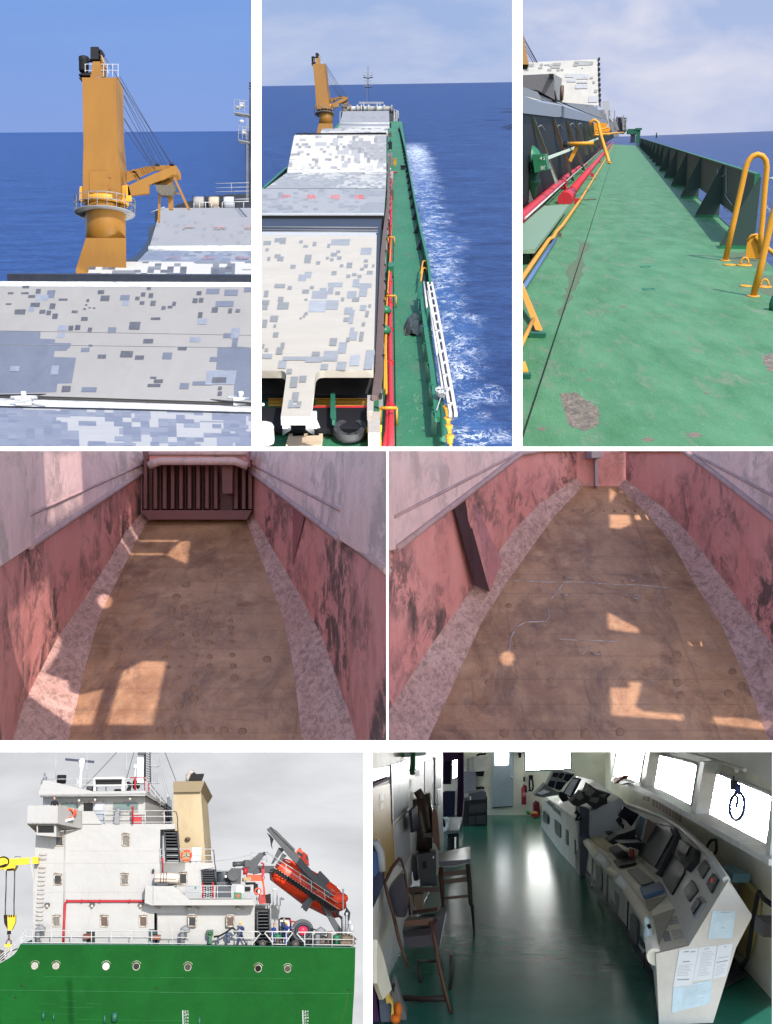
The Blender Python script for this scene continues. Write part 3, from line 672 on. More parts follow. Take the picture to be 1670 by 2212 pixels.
edge = MB().prism([F2.h(c2(*p),HT + .02) for p in ((-25,1378),(822,1378),(822,1368),(-25,1368))],-F2.u * 1.0)
slab('hatch_cover', 'grey camouflage cover with four red Chinese characters across it', q, F2.u, .9,DULL, H2,[part('lettering', let, CH),part('edge_trim', edge, PALEST)])
q = [F2.h(c2(*p),HT) for p in ((60,1210),(834,1210),(838,1108),(200,1108))]
slab('hatch_cover', 'flat cover of dense grey blocks between the lettered and the tilted cover', q, F2.u, .9,camo('camouflage_dense', 30,14,29,(.32,.315,.30),(.22,.225,.23),(.165,.17,.175),.75,.55,.05),H2)
dD = F2.depth(F2.h(c2(500,1100),HT))
q = [F2.D(c2(*p),e) for p, e in (((200,1104),dD),((838,1098),dD),((838,870),dD + 40),((246,872),dD + 40))]
planar(q); nD = (q[1] - q[0]).cross(q[3] - q[0]).normalized()
ridge = MB().prism([F2.h(c2(*p),HT + .3) for p in ((202,1104),(838,1100),(838,1088),(206,1090))],-F2.u * .6)
for x in (322,726): ridge.box(F2.h(c2(x, 1092),HT + 1.2),F2.x * 1.3,F2.u * 1.6,F2.d * 1.0)
topb = MB().prism([F2.D(c2(*p),dD + 41) for p in ((260,866),(838,862),(838,853),(260,858))],F2.d * 4)
wrim = MB().prism([F2.D(c2(*p),dD + 39.8) + nD * .3 for p in ((247,876),(838,874),(838,866),(250,868))],-nD * .5)
slab('hatch_cover', 'tilted cream camouflage cover standing in the middle of the row', q, nD, 1.5,camo('camouflage_tilted', 30,14,3,(.36,.345,.315),(.23,.235,.24),(.15,.15,.16),.45,.58,.04),H2,
     [part('hinge_strip', ridge, WW),part('edge_bar', topb, BLACK),part('rim_strip', wrim, WW)])
specs = [('pale camouflage cover strip right behind the tilted cover', ((412,862),(845,862),(847,822),(425,826)),60,80,camo('camouflage_far', 20,6,5,(.35,.34,.32),(.23,.235,.24),(.14,.14,.15),.5,.58,.03)),
         ('narrow grey cover strip under the foremost cover', ((530,824),(858,822),(858,798),(540,800)),160,200,CAM_C),
         ('foremost plain grey hatch cover below the mast', ((538,797),(858,796),(855,712),(560,714)),220,270,CAM_C)]
for lab, pp, e0,e1,mt in specs:
 q = [F2.D(c2(*pp[0]),dD + e0),F2.D(c2(*pp[1]),dD + e0),F2.D(c2(*pp[2]),dD + e1),F2.D(c2(*pp[3]),dD + e1)]
 planar(q); ex = []
 if 'foremost' in lab:
  lt = MB(); nq = (q[1] - q[0]).cross(q[3] - q[0]).normalized()
  for ch, x in zip('严禁碰撞', (604,662,720,780)): lt.text(ch, q[0].lerp(q[3],.5) + F2.x * ((x - 548) * .336 / FL * (dD + 245)) + nq * .6,F2.x * 3.0,(q[3] - q[0]).normalized() * 9)
  ex = [part('lettering', lt, M('ghost_lettering', (.25,.21,.2),.7,vs=2)),part('edge_rail', MB().tube([q[0],q[1]],.8,6),PALEST)]
 slab('hatch_cover', lab, q, (q[1] - q[0]).cross(q[3] - q[0]).normalized(),2,mt, H2,ex)
# crane, mast, forecastle
fc = lambda x, y: c2(365 + .335 * (x - 535) + .029 * (y - 505),410 + .365 * (y - 505))
crane(fc, 2700,'small ochre deck crane left of the mast in the foredeck view', 'ochre deck cranes', False)
fm = lambda x, y: c2(720 + (x - 1632) * .29,430 + (y - 545) * .335)
foremast(fm, 3450,'slim foremast with lamp platforms above the foremost hatch cover')
YF = 3360
m = MB(); rim_ = [(545,800),(548,725),(580,705),(660,690),(760,680),(830,680),(880,692),(905,712),(915,735),(918,800)]
for a, b in zip(rim_, rim_[1:]):
 m.hexa([pix(*c2(*a),YF),pix(*c2(*b),YF),pix(*c2(b[0],b[1] + 12),YF),pix(*c2(a[0],a[1] + 12),YF)],[pix(*c2(*a),YF + 24),pix(*c2(*b),YF + 24),pix(*c2(b[0],b[1] + 12),YF + 24),pix(*c2(a[0],a[1] + 12),YF + 24)])
solo('bow_bulwark', 'dark curved bow rim around the mast foot in the foredeck view', 'bulwark', m, NAVY)
m = MB().prism([pix(*c2(*p),YF + 9) for p in ((545,830),(548,712),(912,712),(918,810),(918,830))],Vector((0,12,0)))
struct('forecastle_front', m, NAVY)
m = MB()
for y in (657,664): m.tube([pix(*c2(662,y),YF + 60),pix(*c2(822,y),YF + 60)],.35,5)
for x in (690,780,797): m.tube([pix(*c2(x, 657),YF + 60),pix(*c2(x, 690),YF + 60)],.4,5)
for a, b in (((540,720),(580,700)),((540,720),(540,790)),((880,702),(915,715)),((915,715),(915,760))): m.tube([pix(*c2(*a),YF - 18),pix(*c2(*b),YF - 18)],.35,5)
solo('bow_rail', 'white rail lines at the bow beneath the mast platforms', 'railing', m, PALEST)
m = MB()
for x in (888,906): m.tube([pix(*c2(x, 712),YF - 24),pix(*c2(x, 800),YF - 24)],.5,5)
for i in range(9): m.tube([pix(*c2(888,722 + i * 9),YF - 24),pix(*c2(906,722 + i * 9),YF - 24)],.4,4)
solo('ladder', 'pale steel ladder up the dark forecastle front', 'ladder', m, PALEST)
for i, x in enumerate((588,632,672,700,752,800,850)):
 lab = ['pale winch nearest the crane on the far bow', 'second pale winch from the crane on the far bow', 'third small winch left of the mast foot', 'small winch tight against the mast foot on its left', 'small winch just right of the mast foot', 'second winch right of the mast foot', 'small winch closest to the bow ladder'][i]
 c = pix(*c2(x, 699),YF - 30); m = MB().lathe(c - Vector((12,0,0)),Vector((1,0,0)),[(4,0),(4,1),(2.6,1),(2.6,7),(4,7),(4,8)],12)
 solo('mooring_winch', lab, 'winch', m, (DRUM, PALEST)[i % 2],'winches on the far bow')
# pipes along the deck
m = MB()
def p2(pts_, h): return [F2.h(p, h) for p in pts_]
red1 = [d2(865,1440),d2(866,1200),d2(862,800),d2(862,300),d2(866,0),c2(868,1200),c2(880,1110),c2(905,1105)]
red2 = [d2(825,1440),d2(843,1330),d2(846,1190),d2(852,1100)]
pa = MB().tube(p2(red1,.9),.34,10); pb = MB().tube(p2(red2,.8),.26,8)
fl = []
for k in range(12):
 p = along(p2(red1,.9),.04 + k * .055); fl.append(part('flange', MB().tube([p, p + F2.d * .35],.5,10),RED))
thing('fire_main', 'long straight red pipe running along the green deck', 'pipe', [part('main_pipe', pa, RED),part('branch_pipe', pb, RED)] + fl)
m = MB().tube(p2([d2(838,1090),d2(836,800),d2(843,480),d2(862,200),d2(874,0)],1.3),.13,6).tube(p2([d2(826,1060),d2(828,800),d2(838,480)],1.3),.12,6)
solo('cable_conduit', 'thin yellow conduit beside the long red pipe', 'pipe', m, YEL)
for i, (y, x0,x1) in enumerate(((1182,800,905),(462,830,900),(85,850,890))):
 lab = ('yellow step bar over the red pipe nearest the yellow box', 'yellow step bar over the red pipe abreast of the net heap', 'small yellow step bar over the red pipe furthest forward')[i]
 a, b = F2.h(d2(x0,y),1.9),F2.h(d2(x1,y),1.9); m = MB().tube([a, b],.17,8)
 for p in (a, b): m.tube([p, F2.drop(p)],.12,6)
 if i == 1: m.tube([a, F2.h(d2(850,440),3)],.12,6)
 solo('step_bar', lab, 'pipe guard', m, YEL, 'yellow bars across the red pipe')
for y, x, lab in ((600,829,'green mushroom vent further forward beside the red pipe'),(735,824,'green mushroom vent closer to the bridge beside the red pipe')):
 c = F2.h(d2(x, y + 30),0); v = MB().lathe(c + F2.u * 1.3,F2.u, [(.75,0),(.95,.25),(.95,.55),(.7,.95),(.3,1.15)],16)
 st = MB().lathe(c, F2.u, [(.5,0),(.45,1.35)],12)
 thing('mushroom_vent', lab, 'vent', [part('cap', v, GRN),part('stem', st, DGRN)],'green mushroom vents by the red pipe')
m = MB().box(F2.h(d2(868,290),1.2),F2.x * .5,F2.u * .9,F2.d * 2.6); solo('hose_box', 'green upright box beside the red pipe', 'box', m, GRN, bevel=.05)
m = MB().tube(p2([d2(898,1440),d2(893,1000),d2(885,500),d2(882,100)],.05),.06,5); solo('deck_cable', 'thin black cable line along the deck', 'cable', m, BLACK)
for x, y, w_, h_, lab in ((943,1075,.9,1.6,'black bollard box on the deck by the bulwark'),(893,1045,.6,2.4,'yellow hydrant post by the coaming'),(917,828,.5,1.1,'dark bollard at the forward end of the deck')):
 c = F2.h(c2(x, y + 15),0); m = MB().box(c + F2.u * h_ * .5,F2.x * w_, F2.u * h_ * .5,F2.d * w_); m.box(c + F2.u * (h_ + .12),F2.x * w_ * 1.3,F2.u * .12,F2.d * w_ * 1.3)
 solo('bollard' if 'bollard' in lab else 'hydrant', lab, 'bollard' if 'bollard' in lab else 'hydrant', m, YEL if 'yellow' in lab else NAVY)
for k, y in enumerate((820,880,960,1060,1165,1280)):
 c = F2.h(c2(862 + k * .4,y),0); h_ = (3.6,3.0,4.2,5.2,3.4,3.0)[k]
 m = MB().box(c + F2.u * h_ / 2,F2.x * 1.0,F2.u * h_ / 2,F2.d * 1.5); m.tube([c + F2.u * h_, c + F2.u * (h_ + 1.4)],.25,6); m.box(c + F2.u * h_ * .8 - F2.x * .8,F2.x * .5,F2.u * .5,F2.d * 2.5)
 solo('cleat_post', ('dark fitting closest to the bow along the covers', 'rusty fitting second from the bow along the covers', 'tall dark fitting third from the bow along the covers', 'tallest dark fitting beside the tilted cover', 'grey fitting by the red pipe bend', 'brown fitting beside the lettered cover')[k],'fitting', m, (NAVY, COAM, NAVY, STEEL, PALEST, COAM)[k],'fittings between covers and deck')
# stowed gangway, posts, rail on the starboard side
GW = M('worn_white_gangway', (.45,.435,.415),.6,dirt=(.15,.09,.05),amt=.6,vs=.8)
def gang(path_a, path_b, h, name, lab, n):
 A, B = [F2.h(p, h) for p in path_a],[F2.h(p, h) for p in path_b]; m = MB(); r = MB(); tr = MB()
 for pth in (A, B):
  for a, b in zip(pth, pth[1:]): m.hexa([a, a + F2.x * .32,b + F2.x * .32,b],[t - F2.u * .5 for t in (a, a + F2.x * .32,b + F2.x * .32,b)])
 for k in range(n):
  a, b = along(A, (k + .5) / n),along(B, (k + .5) / n); r.hexa([a, b, b + F2.d * .7,a + F2.d * .7],[t - F2.u * .2 for t in (a, b, b + F2.d * .7,a + F2.d * .7)])
 a0,a1_ = A[0],A[-1]; b0,b1_ = B[0],B[-1]
 tr.hexa([a0 - F2.u * .5,b0 - F2.u * .5,b1_ - F2.u * .5,a1_ - F2.u * .5],[t - F2.u * .1 for t in (a0 - F2.u * .5,b0 - F2.u * .5,b1_ - F2.u * .5,a1_ - F2.u * .5)])
 return thing(name, lab, 'gangway', [part('side_beam', m, GW),part('rung', r, GW),part('tread_plate', tr, NAVY)])
gang([d2(1098,372),d2(1126,540),d2(1180,850),d2(1240,1210)],[d2(1124,372),d2(1158,545),d2(1212,850),d2(1274,1208)],2.8,'gangway', 'white accommodation ladder stowed outside the bulwark', 13)
m = MB()
for a, b, r in (((1078,372),(1100,545),.16),((1100,430),(1135,600),.12),((1120,560),(1165,830),.14),((1140,700),(1180,950),.1),((1165,850),(1205,1100),.12)): m.tube(p2([d2(*a),d2(*b)],2.9),r, 6)
solo('handrail_bundle', 'white handrail tubes folded along the stowed accommodation ladder', 'handrail', m, GW)
m = MB()
pth = [d2(1050,405),d2(1062,545),d2(1085,720),d2(1115,920),d2(1150,1240)]
A = p2(pth, 2.4)
for a, b in zip(A, A[1:]): m.hexa([a, a + F2.x * .55,b + F2.x * .55,b],[t - F2.u * .5 for t in (a, a + F2.x * .55,b + F2.x * .55,b)])
ps = []
for k in range(8):
 p = along(A, k / 7.2); ps.append(part('post', MB().box(p - F2.u * 1.3,F2.x * .28,F2.u * 1.3,F2.d * .2),DGRN))
pst = MB()
for x, y0,y1 in ((1052,405,590),(1108,535,690)): pst.prism([F2.h(d2(x - 12,y0),3.2),F2.h(d2(x + 12,y0),3.2),F2.h(d2(x + 14,y1),1.0),F2.h(d2(x - 10,y1),1.0)],-F2.u * .6)
thing('side_rail', 'green side rail beam inboard of the stowed ladder', 'railing', [part('beam', m, GRN),part('davit_plate', pst, DGRN)] + ps)
m = MB().tube(p2([d2(1182,1100),d2(1200,1240),d2(1215,1380)],1.8),.35,8); solo('fender_pole', 'dark green pole at the near end of the ladder', 'pole', m, DGRN)
for i, y in enumerate((1215,1290,1340,1405)):
 p = F2.h(d2(1222 + i * 8,y),1.4); m = MB().lathe(p, F2.u, [(.3,0),(.3,.5),(.42,.5),(.42,.75),(.2,.8)],10); m.tube([p, F2.h(d2(1240 + i * 8,y + 60),.2)],.16,6)
 solo('roller', ('yellow roller highest on the ladder foot', 'second yellow roller on the ladder foot', 'third yellow roller on the ladder foot', 'lowest yellow roller on the ladder foot')[i],'roller', m, YEL, 'yellow rollers at the ladder foot')
m = MB(); c = F2.h(d2(1190,1105),2.6)
for k in range(14):
 t = k * 1.1; m.tube([c + F2.x * math.cos(t + j * .5) * (.35 + .02 * k) + F2.d * math.sin(t + j * .5) * (.7 + .04 * k) + F2.u * .05 * k for j in range(8)],.07,5)
m.tube([c, F2.h(d2(1160,1200),2.5),F2.h(d2(1150,1240),1.5)],.07,5); solo('rope_coil', 'pale rope coil hung on the ladder end', 'rope', m, PALEST)
m = MB()
for y in (240,285): m.tube(p2([d2(1060,y + 80),d2(1072,y + 5),d2(1080,y - 5),d2(1094,y)],2.2) + [F2.h(d2(1100,y + 50),.3)],.14,7)
solo('hand_hoop', 'yellow hoop handles at the bulwark gap', 'handle', m, YEL)
# net heap
random.seed(3); m = MB(); c = F2.h(d2(1020,660),0); rows = []
for i in range(15):
 r_ = []
 for j in range(11):
  a, b = (i - 7) / 7,(j - 5) / 5; rr = max(0,1 - a * a * .9 - b * b * .9)
  r_.append(c + F2.d * a * 6.5 * (1 + random.uniform(-.1,.1)) + F2.x * (b * 1.45 + .35 * a) + F2.u * (1.2 * rr ** .6 + random.uniform(0,.35) * (rr > 0)))
 rows.append(r_)
m.grid(rows); net, nt, N, L, bs_ = newmat('black_netting')
f = math_(nt, 'GREATER_THAN', noise(nt, coords(nt, 'Object'),3.5,4),.5); L.new(mixc(nt, f, (.01,.012,.012),(.04,.055,.05)),bs_.inputs['Base Color'])
solo('net_heap', 'black netting heaped on the deck beside the side rail', 'net', m, net)
# things under the near cover
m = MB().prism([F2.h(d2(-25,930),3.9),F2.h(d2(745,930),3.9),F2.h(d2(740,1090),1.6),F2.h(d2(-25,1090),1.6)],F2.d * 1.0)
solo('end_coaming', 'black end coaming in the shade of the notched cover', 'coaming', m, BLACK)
m = MB()
for k in range(6): m.tube([F2.h(d2(380,1122 + k * 9),.7),F2.h(d2(716,1122 + k * 9),.7)],.045,6)
for k in range(6): m.tube([F2.h(d2(80,1122 + k * 9),.7),F2.h(d2(175,1122 + k * 9),.7)],.045,6)
solo('pipe_bundle', 'row of thin yellow pipes below the notched cover', 'pipe', m, YEL)
m = MB().tube([F2.h(d2(-25,1280),.4),F2.h(d2(100,1276),.4),F2.h(d2(140,1250),.4),F2.h(d2(160,1185),.5),F2.h(d2(716,1182),.5)],.26,8); solo('red_pipe', 'red pipe bending below the yellow pipe row', 'pipe', m, RED)
m = MB().prism([F2.h(d2(x, y),2.2) for x, y in ((480,1085),(508,1085),(516,1240),(508,1262),(490,1262),(478,1240))],-F2.u * .5); solo('cover_strut', 'dark rounded strut hanging across the yellow pipes', 'strut', m, DGRN)
m = MB().prism([F2.h(d2(x, y),1.0) for x, y in ((-25,1180),(720,1180),(720,1320),(-25,1300))],-F2.u * .6); solo('black_grate', 'black grating behind the tyre and pallets', 'grating', m, BLACK)  # plain black slab over the dark floor
c = F2.h(d2(605,1330),.7); m = MB().tube([c + F2.x * math.cos(t) * 1.35 + F2.d * math.sin(t) * 2.6 for t in [math.radians(a) for a in range(-235,58,12)]],.42,10)
RUB = M('black_rubber', (.04,.041,.043),.75,bmp=.3,vs=2)
tread = MB()
for a in range(-230,55,10):
 t = math.radians(a); p = c + F2.x * math.cos(t) * 1.35 + F2.d * math.sin(t) * 2.6; rad = F2.x * math.cos(t) + F2.d * math.sin(t); tread.box(p + F2.u * .3,rad * .3,F2.u * .16,rad.cross(F2.u) * .1)
thing('old_tyre', 'old black tyre cut open, lying on the green deck', 'tyre', [part('carcass', m, RUB),part('tread', tread, RUB)])
WOOD = M('weathered_wood', (.40,.30,.21),.8,dirt=(.18,.13,.09),vs=1.2,stretch=(1,5,5))
m = MB();
for k in range(5):
 y = 1378 + k * 13; a, b = F2.h(d2(205,y),1.0),F2.h(d2(422,y - 6),1.0); m.prism([a, b, b + F2.d * .75,a + F2.d * .75],-F2.u * .18)
bl_ = MB()
for x in (215,315,412): bl_.box(F2.h(d2(x, 1400),.6),F2.x * .18,F2.u * .3,F2.d * 1.8)
m2 = MB().prism([F2.h(d2(205,1410),1.0),F2.h(d2(422,1400),1.0),F2.h(d2(422,1400),.2),F2.h(d2(205,1410),.2)],F2.d * .1)
thing('pallet', 'weathered wooden pallet on deck below the cover arm', 'pallet', [part('deck_board', m, WOOD),part('bearer', bl_, WOOD),part('front_board', m2,WOOD)])
c = F2.h(d2(762,1420),0); m = MB().box(c + F2.u * .8,F2.x * .66,F2.u * .8,F2.d * .9); lid = MB().box(c + F2.u * 1.68,F2.x * .72,F2.u * .08,F2.d * 1.0)
BY = M('bright_yellow_paint', (.70,.42,.02),.45,vs=1)
thing('storage_box', 'bright yellow box on deck at the foot of the grey post', 'box', [part('body', m, BY),part('lid', lid, BY)])
m = MB().prism([F2.h(d2(x, y),3.0) for x, y in ((716,1100),(758,1098),(752,1200),(714,1205))],-F2.u * 2.9); m.prism([F2.h(d2(x, y),2.2) for x, y in ((716,1205),(798,1205),(798,1340),(722,1340))],-F2.u * 2.1)
m.prism([F2.h(d2(x, y),3.2) for x, y in ((765,1050),(800,1060),(790,1090),(758,1110))],-F2.u * .5)
solo('stanchion', 'thick grey brown support post beside the red pipes', 'post', m, M('grey_brown_post', (.30,.27,.24),.6,dirt=(.2,.12,.08),vs=.6))
m = MB().lathe(F2.h(d2(44,1405),.4),F2.u, [(1.1,0),(1.15,.4),(1.15,1.6),(1.0,1.9),(.7,2.0)],28); solo('white_drum', 'big white round drum cover at the lower left of the deck', 'drum', m, WPAINT)
m = MB()
for sx, x in ((1,180),(-1,365)):
 m.prism([F2.h(d2(x, 1270),2.4),F2.h(d2(x + sx * 45,1290),2.4),F2.h(d2(x - sx * 10,1330),1.0)],-F2.u * .5)
solo('hinge_bracket', 'grey steel hinge brackets at the foot of the notched cover arm', 'bracket', m, PALEST)
m = MB(); c = F2.h(c2(50,1012),-14)
for dx, dz in ((0,0),(1.5,.7),(-1.2,.3)): m.ball(c + F2.x * dx + F2.u * dz, F2.x * 1.2,F2.d * 2,F2.u * .8,8,6)
WF = M('white_spray', (.8,.82,.84),.8); o = solo('spray', 'white splash on the sea left of the tilted cover', 'spray', m, WF)
UNIT[0] = 1.0
# ================================================================== upper right: side deck with pipes and bulwark
F3 = Frame(1352,288,29,8.0); UNIT[0] = 8.0
e3 = crop(1290,60,1933)
f3 = lambda x, y: e3(x, y + 1298.7)
fl3 = F3.loc
DECK3 = deck_mat('worn_green_deck', (.040,.132,.056),(.070,.185,.092),(.15,.16,.12),.05,.8,.28)
xb = fl3(F3.h(e3(1312,1252)))[0]
m = MB(); far = F3.h(e3(690,765)); near = [F3.h(f3(-30,1470)),F3.h(f3(1700,1470))]
fd = fl3(F3.h(e3(700,745)))[1]
dd = [fl3(near[0])[1] * .98 + (fd - fl3(near[0])[1]) * (i / 40) ** 3 for i in range(41)]
xl, xr = fl3(F3.h(f3(-30,1200)))[0] - 60,xb
xg = fl3(F3.h(f3(1690,300)))[0]
def at_u(d, u):
 a, b = -900.0,900.0
 for _ in range(50):
  c = (a + b) / 2; p = F3.P(c, d, 0)
  if 835 + FL * p.x / p.y < u: a = c
  else: b = c
 return a
rows = [[F3.P(max(xl, at_u(d, 1112)),d, 0),F3.P(xr if d > fl3(F3.h(f3(1500,170)))[1] else xg, d, 0)] for d in dd]
m.grid(rows); struct('deck', m, DECK3)
dcut = fl3(F3.h(f3(1500,30)))[1]
hb = fl3(F3.X(e3(1280,884),xb))[2]; k3 = lambda p: fl3(p)[1] / FL
# bulwark
d_end = fl3(F3.X(e3(1560,975),xb))[1]; d_far = fl3(F3.X(e3(803,703),xb))[1]
SH = M('shaded_navy_green', (.022,.045,.042),.5,dirt=(.05,.06,.055),amt=.5,vs=.5)  # dark navy green, with the inner side's shade in the colour
cap_ = MB().hexa([F3.P(xb - .3,d_end, hb),F3.P(xb + 1.05,d_end, hb),F3.P(xb + 1.05,d_far, hb),F3.P(xb - .3,d_far, hb)],[F3.P(xb - .3,d_end, hb - .45),F3.P(xb + 1.05,d_end, hb - .45),F3.P(xb + 1.05,d_far, hb - .45),F3.P(xb - .3,d_far, hb - .45)])
bases = [(1322,1459),(1165,1255),(1070,1132),(1008,1055),(963,1000),(930,958),(905,922),(883,898),(866,876),(853,858),(841,845),(831,834),(822,824),(814,815),(807,807),(801,800)]
bd = [fl3(F3.h(e3(*p)))[:2] for p in bases]
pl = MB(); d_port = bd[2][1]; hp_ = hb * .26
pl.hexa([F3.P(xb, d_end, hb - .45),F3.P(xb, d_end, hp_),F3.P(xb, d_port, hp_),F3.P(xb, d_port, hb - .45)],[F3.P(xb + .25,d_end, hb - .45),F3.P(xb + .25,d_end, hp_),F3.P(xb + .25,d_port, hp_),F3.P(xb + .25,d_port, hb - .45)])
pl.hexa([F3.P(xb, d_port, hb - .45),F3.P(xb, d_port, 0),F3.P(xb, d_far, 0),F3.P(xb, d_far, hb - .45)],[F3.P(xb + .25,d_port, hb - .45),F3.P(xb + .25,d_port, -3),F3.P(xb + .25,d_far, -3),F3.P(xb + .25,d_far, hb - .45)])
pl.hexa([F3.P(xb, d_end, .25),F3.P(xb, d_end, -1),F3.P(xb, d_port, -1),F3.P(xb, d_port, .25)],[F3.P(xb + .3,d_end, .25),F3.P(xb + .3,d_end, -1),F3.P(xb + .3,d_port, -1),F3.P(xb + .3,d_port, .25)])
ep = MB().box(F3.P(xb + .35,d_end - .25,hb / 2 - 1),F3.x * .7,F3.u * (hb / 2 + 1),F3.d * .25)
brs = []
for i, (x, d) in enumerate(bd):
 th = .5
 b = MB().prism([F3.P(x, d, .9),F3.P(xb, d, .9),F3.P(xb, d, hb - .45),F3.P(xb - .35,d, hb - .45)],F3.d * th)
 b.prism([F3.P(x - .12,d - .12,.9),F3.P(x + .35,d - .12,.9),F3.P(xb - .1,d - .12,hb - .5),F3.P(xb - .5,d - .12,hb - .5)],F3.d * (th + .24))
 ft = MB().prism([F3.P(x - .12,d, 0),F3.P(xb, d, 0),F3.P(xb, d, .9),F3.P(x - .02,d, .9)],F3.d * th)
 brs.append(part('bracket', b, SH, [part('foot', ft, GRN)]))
thing('bulwark', 'green bulwark with a long row of sloping brackets receding along the deck', 'bulwark', [part('cap_rail', cap_, GRN),part('plating', pl, SH),part('end_post', ep, GRN)] + brs)
m = MB().box(F3.P(xb - .7,fl3(F3.X(e3(1105,910),xb))[1],hb * .52),F3.x * .55,F3.u * hb * .40,F3.d * .9)
m.box(F3.P(xb - 1.27,fl3(F3.X(e3(1105,910),xb))[1],hb * .52),F3.x * .04,F3.u * hb * .30,F3.d * .55)
solo('hose_locker', 'reddish brown upright locker fixed between two bulwark brackets', 'locker', m, M('red_brown_wood', (.22,.07,.04),.55,dirt=(.1,.04,.03),vs=.8),bevel=.08)
# hooks on the bulwark
m = MB(); P_ = lambda x, y: F3.X(e3(x, y),xb - .35)
m.tube([P_(1308,940),P_(1312,970),P_(1330,990),P_(1352,985),P_(1364,960),P_(1366,930),P_(1366,1100)],.13,7); m.tube([P_(1358,1105),P_(1375,1135),P_(1405,1175)],.16,6)
m.tube([P_(1285,1140),P_(1320,1150)],.2,6); m.tube([P_(1350,1190),P_(1372,1215),P_(1392,1215)],.16,6)
solo('cable_hook', 'bent steel hooks hanging on the inside of the bulwark near its end', 'hook', m, PALEST)
# black bollard and deck fittings at the far end
c = F3.h(e3(757,778)); s = k3(c) * .333
m = MB().box(c + F3.u * 26 * s, F3.x * 14 * s, F3.u * 26 * s, F3.d * 14 * s); m.box(c + F3.u * 4 * s, F3.x * 20 * s, F3.u * 4 * s, F3.d * 18 * s); m.box(c + F3.u * 54 * s, F3.x * 17 * s, F3.u * 4 * s, F3.d * 17 * s)
solo('bollard', 'black square bollard standing at the far end of the side deck', 'bollard', m, NAVY)
c = F3.h(e3(790,782)); s = k3(c) * .333
m = MB().box(c + F3.u * 42 * s, F3.x * 12 * s, F3.u * 42 * s, F3.d * 10 * s); m.box(c + F3.u * 88 * s, F3.x * 20 * s, F3.u * 6 * s, F3.d * 16 * s); m.box(c - F3.x * 38 * s + F3.u * 82 * s, F3.x * 26 * s, F3.u * 7 * s, F3.d * 10 * s)
solo('fairlead', 'dark green fairlead block where the bulwark meets the bow', 'fairlead', m, DGRN)
for px, w in (((912,722),4),):
 p = F3.X(e3(912,740),xb + .4); m = MB().tube([p, p + F3.u * 30 * k3(p) * .333],w * k3(p) * .33,6); solo('antenna_stub', 'short dark stub rising from the bulwark cap', 'post', m, NAVY)
for (x, y, r),lab in (((840,278,34),'round deck plug ring further along the green deck'),((862,424,40),'round deck plug ring closer on the green deck')):
 c = F3.h(f3(x, y)); s = k3(c) * .333; m = MB().torus(c + F3.u * .03,F3.x * r * s, F3.d * r * s * 1.35,.06,24,6); m.lathe(c, F3.u, [(r * s * .9,0),(r * s * .9,.03)],20)
 solo('deck_plug', lab, 'deck plug', m, GRN, 'deck plugs')
m = MB().tube([F3.h(e3(652,788),.04),F3.h(e3(490,1299),.04),F3.h(f3(335,490),.04),F3.h(f3(30,1420),.04)],.11,6); solo('deck_cable', 'black cable lying straight along the side deck', 'cable', m, BLACK)
m = MB(); c = F3.h(e3(1125,1156)); m.lathe(c, F3.u, [(.9,0),(.8,.12),(.3,.14),(.25,.3)],16); solo('deck_drain', 'small rusty drain fitting by the second bracket', 'drain', m, COAM)
BARE = M('bare_worn_patch', (.15,.125,.10),.7,dirt=(.05,.045,.04),amt=.8,vs=.12,stretch=(1,.3,1),lo=.45,hi=.6,var=.3); BARE2 = M('brown_worn_strip', (.10,.095,.06),.7,dirt=(.04,.12,.06),amt=.9,vs=.15,stretch=(1,.3,1),lo=.42,hi=.58)
def ragged(l, mat, n=9):
 m = MB(); out = []
 for i, p in enumerate(l):
  a, b = Vector(p),Vector(l[(i + 1) % len(l)])
  for k in range(n): t = k / n; q = a.lerp(b, t); w = (b - a).length * .09; out.append(F3.h(f3(q.x + random.uniform(-w, w),q.y + random.uniform(-w, w) * .6),.012))
 struct('deck_patch', m.face(out),mat)
ragged([(285,1100),(400,1095),(450,1140),(530,1180),(545,1300),(450,1345),(340,1310),(310,1200)],BARE); ragged([(1590,860),(1720,830),(1720,990),(1640,950)],BARE)
ragged([(400,110),(470,130),(430,330),(330,560),(270,620),(330,400)],BARE2); ragged([(1340,185),(1600,180),(1640,300),(1420,260)],BARE2); ragged([(1560,330),(1690,330),(1690,470),(1580,450)],BARE2)
for x, y, w in ((1160,1370,60),(860,1400,45),(470,1010,22),(430,945,16),(170,1330,35),(700,535,22),(1235,1100,18)): ragged([(x - w, y),(x, y - w * .4),(x + w, y),(x, y + w * .4)],BARE, 5)
# yellow hoop handles on the right
def hoop(px, r, lab):
 d = fl3(F3.h(px[0]))[1]; path = [F3.D(p, d + i * .05) for i, p in enumerate(px)]
 m = MB().tube(path, r, 10); b = MB(); b.lathe(F3.h(px[0]) - F3.u * .02,F3.u, [(1.2,0),(1.2,.18),(1.0,.24)],16)
 return thing('hoop_handle', lab, 'handrail', [part('hoop', m, YEL),part('base_plate', b, YEL)],'yellow hoop handles at the bulwark gap')
hoop([f3(1360,238),f3(1412,0),e3(1470,1040),e3(1493,935),e3(1510,890),e3(1538,858),e3(1570,846),e3(1602,856),e3(1624,885),e3(1630,930),e3(1618,1060),e3(1600,1290),f3(1592,60),f3(1590,190)],.66,'tall yellow hoop handle standing against the bulwark end')
hoop([f3(1542,470),f3(1600,240),f3(1660,-30),e3(1690,1180),e3(1705,1100)],.62,'yellow hoop handle cut by the right edge, nearer than the tall one')
d = fl3(F3.h(f3(1540,225)))[1]
